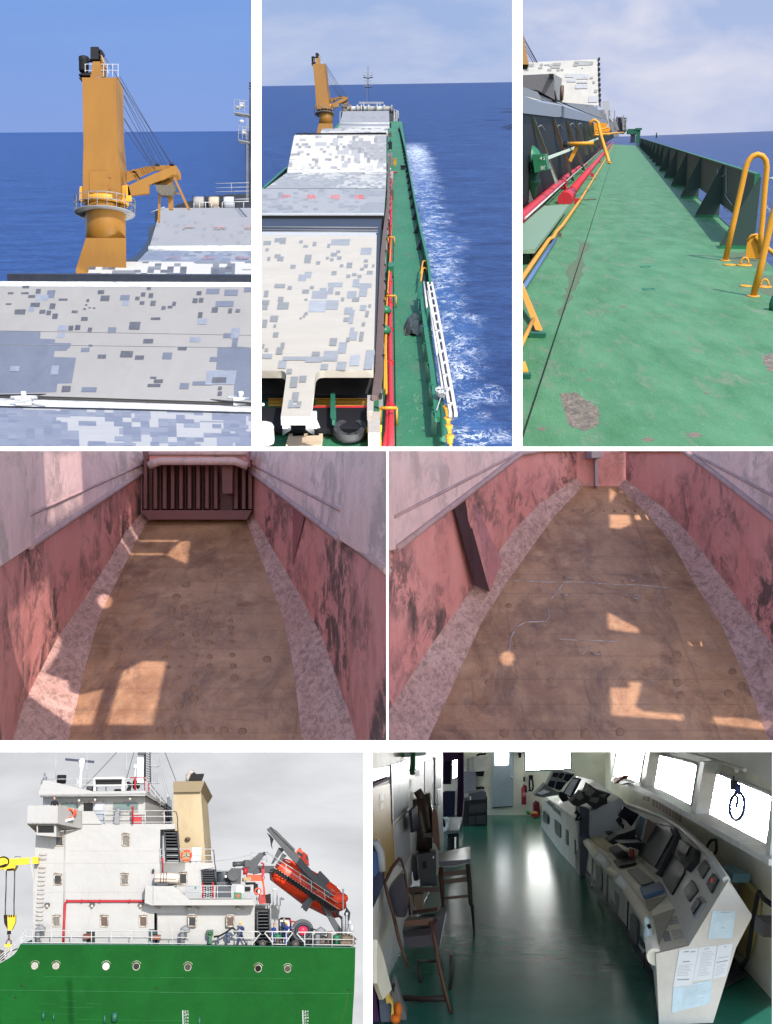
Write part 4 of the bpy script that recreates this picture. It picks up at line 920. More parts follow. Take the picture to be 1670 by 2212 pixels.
m = MB().prism([F3.D(f3(x, y),d) for x, y in ((1490,222),(1503,110),(1530,78),(1560,70),(1588,90),(1600,140),(1592,224))],F3.d * .5); m.tube([F3.D(f3(1555,84),d - .2),F3.D(f3(1700,215),d - 2)],.5,10)
m.tube([F3.D(f3(1500,110),d - .1),F3.D(f3(1530,74),d - .1),F3.D(f3(1562,68),d - .1),F3.D(f3(1595,95),d - .1)],.3,8)
solo('chock', 'yellow chock plate with a roller bar beside the hoop handles', 'chock', m, YEL)
for (x, y),lab in (((1483,270),'yellow ring bolt behind the nearer hoop handle'),((1613,410),'yellow ring bolt beside the nearer hoop handle foot')):
 c = F3.h(f3(x, y)); s = k3(c) * .333
 m = MB().lathe(c, F3.u, [(46 * s, 0),(46 * s, 4 * s),(40 * s, 8 * s)],18); r = MB().tube([c + F3.x * 24 * s * math.cos(t) + F3.u * (8 * s + 40 * s * max(0,math.sin(t))) for t in [math.pi * k / 10 for k in range(11)]],6 * s, 7)
 thing('ring_bolt', lab, 'ring bolt', [part('base_plate', m, YEL),part('ring', r, YEL)],'yellow ring bolts')
for (x, y),lab in (((1388,268),'flat yellow deck pad left of the farther ring bolt'),((1492,405),'flat yellow deck pad left of the nearer hoop foot')):
 c = F3.h(f3(x, y)); s = k3(c) * .333; m = MB().lathe(c, F3.u, [(38 * s, 0),(38 * s, 5 * s),(30 * s, 7 * s)],14); solo('deck_pad', lab, 'deck pad', m, YEL, 'yellow deck pads')
m = MB(); p = [F3.D(e3(1630,1010),d_end - 1),F3.D(e3(1665,1000),d_end - 1.5),F3.D(e3(1700,1040),d_end - 2)]; m.tube(p, .3,6)
for k in range(9):
 q = F3.D(f3(1622 + k * 9,-120 + k * 9 + 2 * k * k * .3),d_end - 1.2); m.torus(q, F3.x * .32,(F3.u if k % 2 else F3.d) * .22,.09,8,5)
solo('safety_chain', 'galvanised chain across the bulwark gap at the right edge', 'chain', m, PALEST)
m = MB(); c = F3.h(f3(1690,560)); m.lathe(c, F3.u, [(1.2,0),(1.3,1.0),(1.0,2.4),(.6,2.8)],14); solo('deck_vent', 'green fitting cut by the right edge below the hoop handles', 'vent', m, GRN)
# ---- left: hatch coaming, pipes, valve
xw = fl3(F3.h(e3(120,1190)))[0]
Xp = lambda x, y, o=0: F3.X(e3(x, y),xw + o)
BLUEG = M('blue_grey_paint', (.15,.165,.2),.5,dirt=(.12,.10,.1),vs=.3)
GREYP = M('mid_grey_paint', (.115,.115,.125),.5,dirt=(.16,.10,.08),amt=.5,vs=.25)
m = MB().prism([Xp(22,575),Xp(300,604),Xp(500,640),Xp(620,690),Xp(640,735),Xp(560,790),Xp(22,1360)],-F3.x * .45)
st = []
for (x0,y0),(x1,y1) in (((104,600),(270,1034)),((238,612),(372,1020)),((328,630),(440,950)),((388,640),(462,850)),((436,650),(498,830)),((468,655),(520,800)),((492,660),(545,790))):
 a = Xp(x0,y0,.2); b = F3.X(e3(x1,y1),xw + (xb - xw) * .07); w = 12 * k3(a) * .333
 st.append(part('stay', MB().hexa([a - F3.x * w, a + F3.x * w, b + F3.x * w, b - F3.x * w],[t + F3.d * .6 for t in (a - F3.x * w, a + F3.x * w, b + F3.x * w, b - F3.x * w)]),PALEST))
fl_ = MB().prism([Xp(300,530,1.1),Xp(590,628,1.1),Xp(590,650,1.1),Xp(300,606,1.1)],-F3.x * 2)
nb = MB().prism([Xp(22,455,1.6),Xp(165,508,1.6),Xp(262,524,1.6),Xp(262,604,1.6),Xp(22,576,1.6)],-F3.x * .45).hexa([Xp(262,524,1.6),Xp(305,532,1.2),Xp(305,602,1.2),Xp(262,604,1.6)],[Xp(262,524,-1),Xp(305,532,-1),Xp(305,602,-1),Xp(262,604,-1)])
tp = MB().prism([Xp(22,400,.6),Xp(140,440,.6),Xp(175,497,.6),Xp(320,528,.6),Xp(22,456,.6)],-F3.x * .45)
hk = MB()
for x, y in ((145,668),(268,665),(350,655),(400,655)): hk.tube([Xp(x, y + 40,.1),Xp(x, y, .5),Xp(x + 20,y - 12,.6),Xp(x + 48,y + 25,.7)],.12 * (1 if x < 300 else 1.3),6)
thing('hatch_coaming', 'black coaming wall with pale slanted stays under a blue grey flange', 'coaming', [part('wall_plate', m, BLACK),part('flange', fl_, BLUEG),part('end_flange', nb, BLUEG),part('top_ledge', tp, STEEL),part('cable_hook', hk, PALEST)] + st)
dg = fl3(Xp(240,400))[1]
m = MB().prism([F3.D(e3(x, y),dg) for x, y in ((-10,334),(242,322),(252,492),(140,430),(-10,410))],F3.d * 20)
lo = MB().prism([F3.D(e3(x, y),dg + 1) for x, y in ((80,428),(250,430),(268,505),(170,498),(140,440))],F3.d * 8)
sd = MB().prism([Xp(x, y, .4) for x, y in ((244,322),(330,370),(350,412),(470,500),(540,560),(560,615),(470,580),(330,520),(262,485))],-F3.x * 2)
wp = Xp(296,445,.9); wh = MB().lathe(wp, F3.x, [(3.4,-.3),(3.7,0),(3.7,.9),(3.2,1.1)],24); wh2 = MB().prism([Xp(322,372,1.6),Xp(345,372,1.6),Xp(350,500,1.6),Xp(318,515,1.6),Xp(310,440,1.6)],F3.x * .2)
lg = MB()
for x, y in ((398,455),(465,530),(420,470)): lg.box(Xp(x, y, 1.0),F3.x * .4,F3.u * .9,F3.d * 2)
lg.box(Xp(525,535,.6),F3.x * .6,F3.u * 1.7,F3.d * 6)
thing('hatch_cover', 'grey folded hatch cover end with a rusty wheel above the coaming', 'hatch cover', [part('end_panel', m, GREYP),part('lower_beam', lo, BLACK),part('side_panel', sd, STEEL),part('wheel', wh, COAM),part('hinge_plate', wh2,STEEL),part('lug', lg, STEEL)],'hatch covers beside the side deck')
dc = dg + 60
q = [F3.D(e3(*p),z) for p, z in (((0,480),dc),((538,530),dc),((530,228),dc + 12),((0,252),dc + 12))]; planar(q)
nq = (q[1] - q[0]).cross(q[3] - q[0]).normalized()
qn = nq * 1.0; on3 = lambda x, y, i: (lambda r: r * (q[0].dot(nq) / r.dot(nq)) - (nq if nq.dot(q[0]) > 0 else -nq) * (1.6 + .04 * i))(ray(*e3(x, y)))
bk3 = blocks(on3,[(70,258,45,20),(155,258,20,14),(52,290,30,14),(145,280,26,12),(185,262,30,10),(205,292,26,14),(215,262,22,14,1),(240,254,50,16),(225,276,60,14),(265,294,18,12),(290,292,18,12),(378,242,70,14),(372,258,30,18),(405,250,80,18,1),(440,244,62,10),(470,255,30,10),(425,286,12,6),(320,326,60,22,2),(370,326,100,32,2),(430,345,30,12,1),(480,345,20,12),(330,360,60,18,2),(396,378,70,10,1),(498,372,14,14),(508,428,20,20),(385,395,80,26,2),(470,470,60,40,2)])
ed = MB().hexa([q[1],q[1] + F3.d * 30,q[2] + F3.d * 6,q[2]],[t + F3.x * .5 for t in (q[1],q[1] + F3.d * 30,q[2] + F3.d * 6,q[2])])
fit = MB()
for k in range(9): fit.box(q[2].lerp(q[1],k / 9) + F3.x * .8,F3.x * .5,F3.u * .8,F3.d * .8)
thing('hatch_cover', 'white camouflage hatch cover raised upright against the sky', 'hatch cover', [part('panel', MB().sheet(q, .8,nq),M('raised_cover_white', (.30,.295,.28),.6,vs=.02)),part('painted_block', bk3,TON2),part('side_edge', ed, NAVY),part('clamp', fit, NAVY)],'hatch covers beside the side deck')
fq = lambda x, y: e3(76 + .215 * (x - 780),100 + .26 * (y - 400))
k_ = 420 / FL
m = MB().hexa([pix(*e3(0,45),3360),pix(*e3(48,72),3360),pix(*e3(84,262),3360),pix(*e3(0,262),3360)],[t + Vector((0,40,0)) for t in (pix(*e3(0,45),3360),pix(*e3(48,72),3360),pix(*e3(84,262),3360),pix(*e3(0,262),3360))])
r = MB()
for x0,y0,x1 in ((46,78,140),(56,110,136),(60,140,126),(66,170,112)): r.tube([pix(*e3(x0,y0),3368),pix(*e3(x1,250),3368)],.13,5)
thing('deck_crane', 'sliver of the ochre crane tower with ropes behind the raised cover', 'crane', [part('tower', m, CRANE),part('hoist_rope', r, WIRE)],'ochre deck cranes')
# forward clutter
df = fl3(F3.h(e3(700,745)))[1] * .8; Pf = lambda x, y, o=0: F3.D(e3(x, y),df + o)
ku = df / FL * .333
m = MB().prism([Pf(562,500),Pf(605,498),Pf(612,600),Pf(575,600)],F3.d * 8); m.prism([Pf(600,560),Pf(620,560),Pf(622,640),Pf(600,640)],F3.d * 8)
solo('hatch_gear', 'pale hatch gear standing beyond the raised cover', 'hatch gear', m, PALEST)
m = MB().prism([Pf(540,560),Pf(575,555),Pf(600,640),Pf(590,665),Pf(545,650)],F3.d * 8); m.prism([Pf(600,600),Pf(640,650),Pf(680,745),Pf(640,745),Pf(606,690)],F3.d * 10); m.prism([Pf(628,610),Pf(650,618),Pf(672,690),Pf(640,690)],F3.d * 5)
solo('machinery', 'dark rusty hatch machinery ahead of the coaming', 'machinery', m, STEEL)
m = MB().prism([Pf(652,605,60),Pf(715,610,60),Pf(722,690,60),Pf(700,715,60),Pf(652,712,60)],F3.d * 10)
ld = MB()
for x in (694,716): ld.tube([Pf(x, 612,50),Pf(x + 2,688,50)],2.2 * ku, 5)
for k in range(9): ld.tube([Pf(694,620 + k * 8.5,50),Pf(717,620 + k * 8.5,50)],1.6 * ku, 4)
ms = MB()
for x, y in ((642,560),(700,590),(720,604),(660,600),(685,600)): ms.tube([Pf(x, y, 55),Pf(x, 640,55)],2.4 * ku, 5)
ms.tube([Pf(652,603,55),Pf(712,606,55)],1.6 * ku, 5)
thing('bow_house', 'dark forecastle front with a pale ladder at the end of the deck', 'forecastle', [part('front_wall', m, NAVY),part('ladder', ld, PALEST),part('post', ms, STEEL)])
m = MB().box(Pf(752,700,40),F3.x * 22 * ku, F3.u * 12 * ku, F3.d * 4); m.prism([Pf(720,690,40),Pf(800,700,40),Pf(800,718,40),Pf(720,716,40)],F3.d * 6); solo('bow_bulwark', 'low dark bow bulwark closing the far end of the deck', 'bulwark', m, DGRN)
# pipes
def rp(pts_, h, rr, n=12,name=None): return MB().tube([F3.h(p, h) for p in pts_],rr, n)
xp1 = [e3(0,1285),e3(42,1250),e3(300,1020),e3(560,795),e3(640,732)]
R1 = rp(xp1,2.9,1.9,14); R2 = MB().tube([F3.h(e3(318,1140),1.9),F3.h(e3(470,955),1.9),F3.h(e3(560,850),1.9),F3.h(e3(642,752),1.9)],2.1,16)
fg = MB();
for p, q_, r_ in (((318,1140),(345,1108),3.2),((330,1118),(340,1110),2.9),((466,960),(476,948),2.35),((560,850),(566,843),2.35)): fg.tube([F3.h(e3(*p),1.9),F3.h(e3(*q_),1.9)],r_, 18)
vv = MB(); c = F3.h(e3(318,1068),2.0); vv.tube([c, c + F3.u * 3.0],.9,10); vv.box(c + F3.u * 3.3,F3.x * 1.0,F3.u * .5,F3.d * 1.4); vv.tube([c - F3.x * 2.2,c + F3.x * 1.6],.7,8)
sp = []
for (x, y) in ((395,1150),(495,980),(545,895),(455,912),(520,845),(580,850)):
 c = F3.h(e3(x, y),1.2); sp.append(part('bracket', MB().box(c, F3.x * 1.1,F3.u * 1.2,F3.d * .9).box(c - F3.u * .9,F3.x * .6,F3.u * .5,F3.d * .5),RED))
bnd = MB().tube([F3.h(e3(640,752),1.9),F3.h(e3(655,770),1.2),F3.h(e3(692,768),1.0)],2.0,10).tube([F3.h(e3(692,775),.6),F3.h(e3(692,745),1.4)],.8,8)
cond = rp([e3(60,1262),e3(300,1045),e3(560,812)],5.0,.35,6)
thing('fire_main', 'pair of thick red pipes running forward beside the side deck', 'pipe', [part('upper_pipe', R1,RED),part('lower_pipe', R2,RED),part('flange', fg, RED),part('valve', vv, RED),part('elbow', bnd, RED),part('clamped_conduit', cond, PALEST)] + sp)
m = MB().tube([F3.h(e3(640,770),1.2),F3.h(e3(590,865),1.2),F3.h(e3(420,1140),1.2),F3.h(e3(300,1310),1.2),F3.h(f3(262,50),1.2),F3.h(f3(240,90),1.2),F3.h(f3(215,100),1.3),F3.h(f3(45,345),1.3),F3.h(f3(0,410),1.3)],.58,8)
solo('yellow_conduit', 'thin yellow pipe along the edge of the side deck', 'pipe', m, YEL)
m = MB().tube([F3.h(f3(256,100),.8),F3.h(f3(150,260),.8),F3.h(f3(0,490),.8)],.5,8); solo('blue_pipe', 'worn blue pipe under the green step', 'pipe', m, M('worn_blue_paint', (.06,.11,.23),.6,dirt=(.3,.3,.3),vs=1.5))
m = MB()
for y in (1010,1140): m.tube([F3.h(e3(440,y),.6),F3.h(e3(520,y - 3),.5)],.25,6)
m.box(F3.h(f3(285,70),.5),F3.x * .5,F3.u * .5,F3.d * .6); m.box(F3.h(e3(540,998),.3),F3.x * .6,F3.u * .15,F3.d * .3)
solo('pipe_bracket', 'small dark pipe brackets along the deck edge', 'bracket', m, COAM)
GSTEP = M('worn_green_step', (.045,.17,.09),.5,dirt=(.30,.30,.26),amt=.85,vs=.35,lo=.42,hi=.6)
hs = 3.6
tpq = [F3.h(p, hs) for p in (f3(0,168),f3(122,165),f3(262,-15),e3(345,1172),e3(182,1180),e3(0,1330))]
m = MB().prism(tpq, -F3.u * .9)
rs = [part('leg', MB().tube([F3.h(f3(100,150),hs - .9),F3.h(f3(100,150),hs - .9) - F3.u * (hs - .9)],.3,6),NAVY)]
thing('step_platform', 'worn green step platform over the pipes at the left edge', 'step', [part('tread', m, GSTEP)] + rs, None)
m = MB(); a, b = F3.h(f3(20,370),3.2),F3.h(f3(150,690),.6)
m.hexa([a - F3.x * .5,a + F3.x * .5,b + F3.x * .5,b - F3.x * .5],[t + F3.d * .7 for t in (a - F3.x * .5,a + F3.x * .5,b + F3.x * .5,b - F3.x * .5)]); m.tube([F3.h(f3(112,620),1.2),F3.h(f3(0,860),1.2)],.35,8)
ft = MB().box(F3.h(f3(142,720),.35),F3.x * 1.2,F3.u * .35,F3.d * .8); m2 = MB().prism([F3.h(f3(30,900),1.2),F3.h(f3(60,890),1.2),F3.h(f3(80,950),.5),F3.h(f3(20,960),.5)],-F3.u * .3); ft2 = MB().box(F3.h(f3(50,985),.3),F3.x * .9,F3.u * .3,F3.d * .7)
thing('step_stand', 'yellow step stand legs with dark green feet at the left edge', 'stand', [part('leg', m, YEL),part('side_leg', m2,YEL),part('foot', ft, DGRN),part('foot', ft2,DGRN)])
# green valve
dv = fl3(F3.h(e3(90,1200),1))[1]; kv = dv / FL * .333; Pv = lambda x, y, o=0: F3.D(e3(x, y),dv + o)
c = Pv(75,890,2); bd_ = MB().ball(c, F3.x * 88 * kv, F3.d * 80 * kv, F3.u * 98 * kv, 18,12); bd_.lathe(Pv(75,800),F3.u, [(14 * kv, 0),(14 * kv, 22 * kv),(7 * kv, 34 * kv)],8)
stv = MB().lathe(Pv(92,1200),F3.u, [(36 * kv, 0),(36 * kv, 130 * kv),(58 * kv, 150 * kv),(58 * kv, 170 * kv),(40 * kv, 180 * kv),(44 * kv, 240 * kv)],16)
bx = MB().prism([Pv(105,850,-14),Pv(190,846,-14),Pv(207,945,-14),Pv(122,966,-14)],F3.d * 14)
lt = MB(); lt.text('4 S', Pv(155,882,-14.4),F3.x * 26 * kv, F3.u * 28 * kv).text('SEAT', Pv(160,945,-14.4),F3.x * 20 * kv * .62,F3.u * 30 * kv)
hose = MB().tube([Pv(20,1240,-3),Pv(45,1150,-3),Pv(60,1080,-3),Pv(50,1010,-3),Pv(30,980,-3)],10 * kv, 8); ang = MB().prism([Pv(35,960,-4),Pv(50,965,-4),Pv(115,1160,-4),Pv(80,1175,-4)],F3.d * 1)
thing('vent_head', 'round green vent head with a lettered box at the left edge', 'vent', [part('body', bd_, GRN),part('stem', stv, DGRN),part('label_box', bx, GRN, [part('lettering', lt, WPAINT)]),part('hose', hose, COAM),part('stay', ang, PALEST)])
# rails and hydrant
GW3 = M('flaking_green_white', (.12,.27,.2),.6,dirt=(.5,.5,.47),amt=.9,vs=.7,lo=.4,hi=.55)
dr = dv + 12; Pr = lambda x, y, o=0: F3.D(e3(x, y),dr + o)
m = MB().hexa([Pr(198,862),Pr(198,882),Pr(385,808,26),Pr(385,794,26)],[t + F3.x * .5 + F3.d * .3 for t in (Pr(198,862),Pr(198,882),Pr(385,808,26),Pr(385,794,26))]); m.hexa([Pr(430,776,35),Pr(430,788,35),Pr(530,748,70),Pr(530,738,70)],[t + F3.x * .5 for t in (Pr(430,776,35),Pr(430,788,35),Pr(530,748,70),Pr(530,738,70))])
m.hexa([Pr(200,870),Pr(215,900),Pr(270,1034),Pr(255,1036)],[t + F3.x * .4 for t in (Pr(200,870),Pr(215,900),Pr(270,1034),Pr(255,1036))])
solo('cable_tray', 'flaking green and white angle bar in front of the stays', 'bar', m, GW3)
kr = (dr + 20) / FL * .333
m = MB().tube([Pr(335,778,20),Pr(505,774,20)],11 * kr, 10); m.hexa([Pr(385,790,21),Pr(415,784,21),Pr(360,898,21),Pr(342,884,21)],[t + F3.d * .8 for t in (Pr(385,790,21),Pr(415,784,21),Pr(360,898,21),Pr(342,884,21))])
kn = MB().tube([Pr(308,782,20),Pr(342,780,20)],19 * kr, 10).box(Pr(322,770,19),F3.x * 10 * kr, F3.u * 12 * kr, F3.d * .4)
thing('hose_bracket', 'yellow swing bar with a dark valve end over the pipes', 'bracket', [part('bar', m, YEL),part('valve_end', kn, NAVY)])
dy = dr + 75; ky = dy / FL * .333; Py = lambda x, y, o=0: F3.D(e3(x, y),dy + o)
OBOX = M('orange_box_paint', (.55,.22,.015),.5,dirt=(.3,.1,.02),vs=.4)
m = MB().prism([Py(505,642,20),Py(590,642,20),Py(590,700,20),Py(512,712,20)],F3.d * 6); m.prism([Py(590,668,22),Py(610,668,22),Py(610,698,22),Py(590,700,22)],F3.d * 4); solo('hose_locker', 'orange yellow locker box beside the coaming stays', 'locker', m, OBOX)
m = MB().tube([Py(480,660,-8),Py(490,630,-8),Py(512,622,-8),Py(535,640,-8),Py(552,720,-20),Py(606,900,-50)],9 * ky, 10)
m.tube([Py(552,715,-18),Py(700,705,100)],6 * ky, 8); m.tube([Py(510,720,0),Py(610,716,10)],6 * ky, 8); m.tube([Py(520,690,0),Py(600,672,10)],5 * ky, 6)
ft = MB().lathe(Py(606,902,-50),F3.u, [(13 * ky, -1 * ky),(13 * ky, 3 * ky)],12)
thing('yellow_stanchion', 'leaning yellow pipe stanchion at the red pipes', 'stanchion', [part('pole', m, YEL),part('foot', ft, YEL)])
UNIT[0] = 1.0
# ================================================================== middle: two empty cargo holds
z4 = crop(0,1120,970); z5 = crop(965,1120,1933)
def hold_paint(name, c1,c2,stain, amt, vs, lo=.54,hi=.66,streak=.25):
 m, nt, N, L, b = newmat(name); co = coords(nt, 'Object')
 base = mixc(nt, ramp(nt, noise(nt, co, vs, 8,.65),.32,.68),c1,c2)
 st_ = noise(nt, coords(nt, 'Object', (1,1,.12)),vs * 9,6,.7)
 base = mixc(nt, math_(nt, 'MULTIPLY', ramp(nt, st_, .5,.75),streak),base, tuple(min(1,x * 1.35 + .03) for x in c2))
 big = ramp(nt, noise(nt, co, vs * .7,5,.65),.43,.55); fine = ramp(nt, noise(nt, co, vs * 4.5,12,.78,.5),lo - .09,hi - .12)
 base = mixc(nt, math_(nt, 'MULTIPLY', math_(nt, 'MULTIPLY', big, fine),amt),base, stain)
 spk = ramp(nt, noise(nt, co, vs * 22,6,.8),.68,.72)
 base = mixc(nt, math_(nt, 'MULTIPLY', spk, .5),base, stain)
 L.new(base, b.inputs['Base Color']); b.inputs['Roughness'].default_value = .6; b.inputs['Specular IOR Level'].default_value = .3
 bump(nt, b, noise(nt, co, vs * 12,8,.7),.25,.1 / vs); return m
HWALL = hold_paint('rusty_pink_paint', (.58,.20,.175),(.66,.28,.25),(.05,.042,.04),.88,.16)
HCOAM = hold_paint('chalky_pink_paint', (.66,.385,.355),(.72,.48,.45),(.22,.17,.155),.5,.16)
def hopper_paint():
 m, nt, N, L, b = newmat('scraped_hopper_plate'); co = coords(nt, 'Object')
 base = mixc(nt, ramp(nt, noise(nt, co, .3,8,.65),.35,.65),(.50,.265,.22),(.60,.36,.31))
 s1 = noise(nt, coords(nt, 'Object', (2.2,.5,2.2)),1.1,10,.8,1.5); s2 = noise(nt, co, 1.6,12,.8,2.0)
 f = math_(nt, 'MULTIPLY', ramp(nt, math_(nt, 'MULTIPLY', s1,s2),.21,.31),.75)
 L.new(mixc(nt, f, base, (.19,.10,.08)),b.inputs['Base Color']); b.inputs['Roughness'].default_value = .6
 bump(nt, b, s2,.4,.3); return m
HHOP = hopper_paint()
def floor_paint(name, seed):
 m, nt, N, L, b = newmat(name); co = coords(nt, 'Object')
 base = mixc(nt, ramp(nt, noise(nt, co, .16,8,.65),.3,.7),(.21,.095,.05),(.48,.255,.14))
 st_ = noise(nt, coords(nt, 'Object', (1,.16,1)),1.6,8,.75)
 base = mixc(nt, math_(nt, 'MULTIPLY', ramp(nt, st_, .45,.7),.5),base, (.50,.30,.18))
 base = mixc(nt, math_(nt, 'MULTIPLY', ramp(nt, noise(nt, coords(nt, 'Object', (1,.5,1)),.45,10,.78,.8),.48,.66),.8),base, (.12,.058,.038))
 br = N.new('ShaderNodeTexBrick'); br.inputs['Scale'].default_value = .17; br.inputs['Mortar Size'].default_value = .006; br.offset = .37; br.squash = 1.6; br.inputs['Color1'].default_value = (1,1,1,1); br.inputs['Color2'].default_value = (.93,.93,.93,1); br.inputs['Mortar'].default_value = (.75,.75,.75,1)
 L.new(coords(nt, 'Object', (.6,1,0)),br.inputs['Vector'])
 base = mixc(nt, .8,base, br.outputs['Color'],'MULTIPLY')
 L.new(base, b.inputs['Base Color']); b.inputs['Roughness'].default_value = .42; b.inputs['Specular IOR Level'].default_value = .5
 vo = N.new('ShaderNodeTexVoronoi'); vo.inputs['Scale'].default_value = .55; L.new(co, vo.inputs['Vector'])
 h = math_(nt, 'ADD', math_(nt, 'MULTIPLY', ramp(nt, vo.outputs['Distance'],.0,.35),.6),math_(nt, 'MULTIPLY', noise(nt, co, 1.4,6),.5))
 bump(nt, b, h, .55,.35); return m
FLOOR4,FLOOR5 = floor_paint('brown_tank_top_plates', 1),floor_paint('brown_tank_top_plates_worn', 2)
LIP = M('lip_edge_steel', (.40,.24,.23),.6,dirt=(.14,.12,.12),amt=.7,vs=.8)
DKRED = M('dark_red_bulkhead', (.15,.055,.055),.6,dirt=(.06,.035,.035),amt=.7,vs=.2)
hold_bits = []          # (vertices, faces) of everything the patches of sun may fall on
def keep(mb):
 mb.bm.verts.index_update(); hold_bits.append(([v.co.copy() for v in mb.bm.verts],[[v.index for v in f.verts] for f in mb.bm.faces])); return mb
def hold(z, a, b, st, lipl, lipr, up_l, up_r, floor, xmin, xmax):
 """st: (y, floor left x, (hopper left),floor right x, (hopper right)); lip functions give y of the coaming lip at x."""
 Yz = lambda y: a / (y + b)
 G = lambda x, y, Y: pix(*z(x, y),Y)
 fl, hl, hr, wl_, wr, cl, cr = [],[],[],[],[],[],[]
 for y, xl, jl, xr, jr in st:
  Y = Yz(y)
  fl.append([G(xl + (xr - xl) * t / 12,y, Y) for t in range(13)])
  hl.append([G(xl, y, Y),G(*jl, Y)]); hr.append([G(xr, y, Y),G(*jr, Y)])
  wl_.append([G(*jl, Y),G(jl[0],max(4,lipl(jl[0])),Y)]); wr.append([G(*jr, Y),G(jr[0],max(4,lipr(jr[0])),Y)])
  sc = 45 / Y
  cl.append([G(jl[0],max(6,lipl(jl[0])),Y) + Vector((.25,0,0)),G(jl[0] + 8 * sc, 4,Y)]); cr.append([G(jr[0],max(6,lipr(jr[0])),Y) - Vector((.25,0,0)),G(jr[0] - 8 * sc, 4,Y)])
 return dict(G=G, Yz=Yz, fl=fl, hl=hl, hr=hr, wl=wl_, wr=wr, cl=cl, cr=cr)
def put_hold(h, floor_m, ends=True):
 struct('floor', keep(MB().grid(h['fl'])),floor_m)
 for k in ('hl', 'hr'): struct('hopper_slope', keep(MB().grid(h[k])),HHOP)
 for k in ('wl', 'wr'): struct('wall', keep(MB().grid(h[k])),HWALL)
 for k in ('cl', 'cr'):
  struct('coaming_wall', keep(MB().grid(h[k])),HCOAM)
  m = MB().tube([r[0] for r in h[k]],.16,6); m.tube([r[0].lerp(r[1],.32) for r in h[k]],.08,6); struct('coaming_lip', m, LIP)
# ---- left hold
A4,B4 = 144000,1940
st4 = [(310,640,(606,284),1060,(1086,286)),(400,585,(540,362),1095,(1140,375)),(520,530,(480,470),1140,(1195,470)),(720,430,(362,652),1215,(1295,640)),(950,365,(242,827),1265,(1395,830)),
       (1260,295,(114,1079),1300,(1480,1085)),(1290,290,(104,1092),1302,(1492,1105))]
ll4 = lambda x: 490 - .648 * x; lr4 = lambda x: 75 + .752 * (x - 1065)
h4 = hold(z4,A4,B4,st4,ll4,lr4,330,330,None, 0,1664)
G4 = h4['G']
put_hold(h4,FLOOR4)
def near_ends(h, z, left, right, lipl, lipr, a, b, wl2,wr2):
 """The last bit of the side walls up to the edges of the opening, cut level at its foot."""
 G = h['G']
 for pts_, m_ in ((left, HHOP),(right, HHOP),(wl2,HWALL),(wr2,HWALL)):
  if pts_: struct('wall' if m_ is HWALL else 'hopper_slope', keep(MB().face([G(x, y, Y) for x, y, Y in pts_])),m_)
Yn = 44.3
near_ends(h4,z4,[(290,1290,44.58),(104,1092,44.58),(46,1290,42.1)],[(1302,1290,44.58),(1492,1105,44.58),(1545,1290,42.1)],ll4,lr4,A4,B4,
          [(104,1092,44.58),(46,1290,42.1),(-60,1290,38),(-60,ll4(-60),38),(104,ll4(104),44.58)],[(1492,1105,44.58),(1545,1290,42.1),(1668,1290,38),(1668,lr4(1668),38),(1492,lr4(1492),44.58)])
OFF = Vector((.27,0,0))
struct('coaming_wall', keep(MB().face([G4(104,ll4(104),44.5) + OFF, G4(-60,ll4(-60),37.9) + OFF, G4(-60,4,37.9),G4(113,4,44.5)])),HCOAM)
struct('coaming_wall', keep(MB().face([G4(1490,lr4(1490),44.5) - OFF, G4(1668,lr4(1668),37.9),G4(1668,4,37.9),G4(1483,4,44.5)])),HCOAM)
m = MB().tube([G4(104,ll4(104),44.5),G4(-60,ll4(-60),37.9)],.16,6).tube([G4(1490,lr4(1490),44.5),G4(1668,lr4(1668),37.9)],.16,6); struct('coaming_lip', m, LIP)
Ye = 64.15
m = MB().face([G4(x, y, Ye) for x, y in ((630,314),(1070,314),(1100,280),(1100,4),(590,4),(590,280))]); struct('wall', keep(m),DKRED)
m = MB()
for x in (625,668,708,742,778,815,852,890,928,1015,1048,1076):
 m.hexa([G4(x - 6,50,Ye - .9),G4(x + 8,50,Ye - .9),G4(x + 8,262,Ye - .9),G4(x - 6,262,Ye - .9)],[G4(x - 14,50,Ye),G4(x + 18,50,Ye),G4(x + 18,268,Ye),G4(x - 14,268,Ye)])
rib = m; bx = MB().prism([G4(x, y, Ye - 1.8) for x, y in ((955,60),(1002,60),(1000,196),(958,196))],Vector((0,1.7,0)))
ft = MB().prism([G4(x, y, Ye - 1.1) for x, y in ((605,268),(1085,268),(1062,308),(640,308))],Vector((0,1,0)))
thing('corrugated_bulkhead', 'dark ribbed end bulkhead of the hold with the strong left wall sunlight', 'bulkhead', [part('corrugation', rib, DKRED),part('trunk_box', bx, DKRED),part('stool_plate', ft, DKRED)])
m = MB().prism([G4(x, y, Ye - 2.4) for x, y in ((640,76),(690,57),(1010,57),(1066,79),(1056,4),(650,4))],Vector((0,1.5,0)))
t = MB().tube([G4(x, y, Ye - 2.5) for x, y in ((640,76),(690,57),(1010,57),(1066,79))],.25,6).tube([G4(642,24,Ye - 2.5),G4(1062,24,Ye - 2.5)],.12,6)
thing('end_beam', 'pink cross beam above the dark ribbed bulkhead', 'beam', [part('plate', m, HWALL),part('edge', t, LIP)])
m = MB().hexa([G4(1262,232,55.5),G4(1314,290,53),G4(1252,548,56),G4(1222,540,57.4)],[G4(1262,232,57.5),G4(1330,290,56),G4(1260,548,58),G4(1226,540,59)])
solo('hold_web', 'dark red frame web on the right wall of the left hold', 'web frame', m, hold_paint('deep_red_paint', (.30,.085,.085),(.34,.11,.11),(.07,.05,.05),.6,.2))
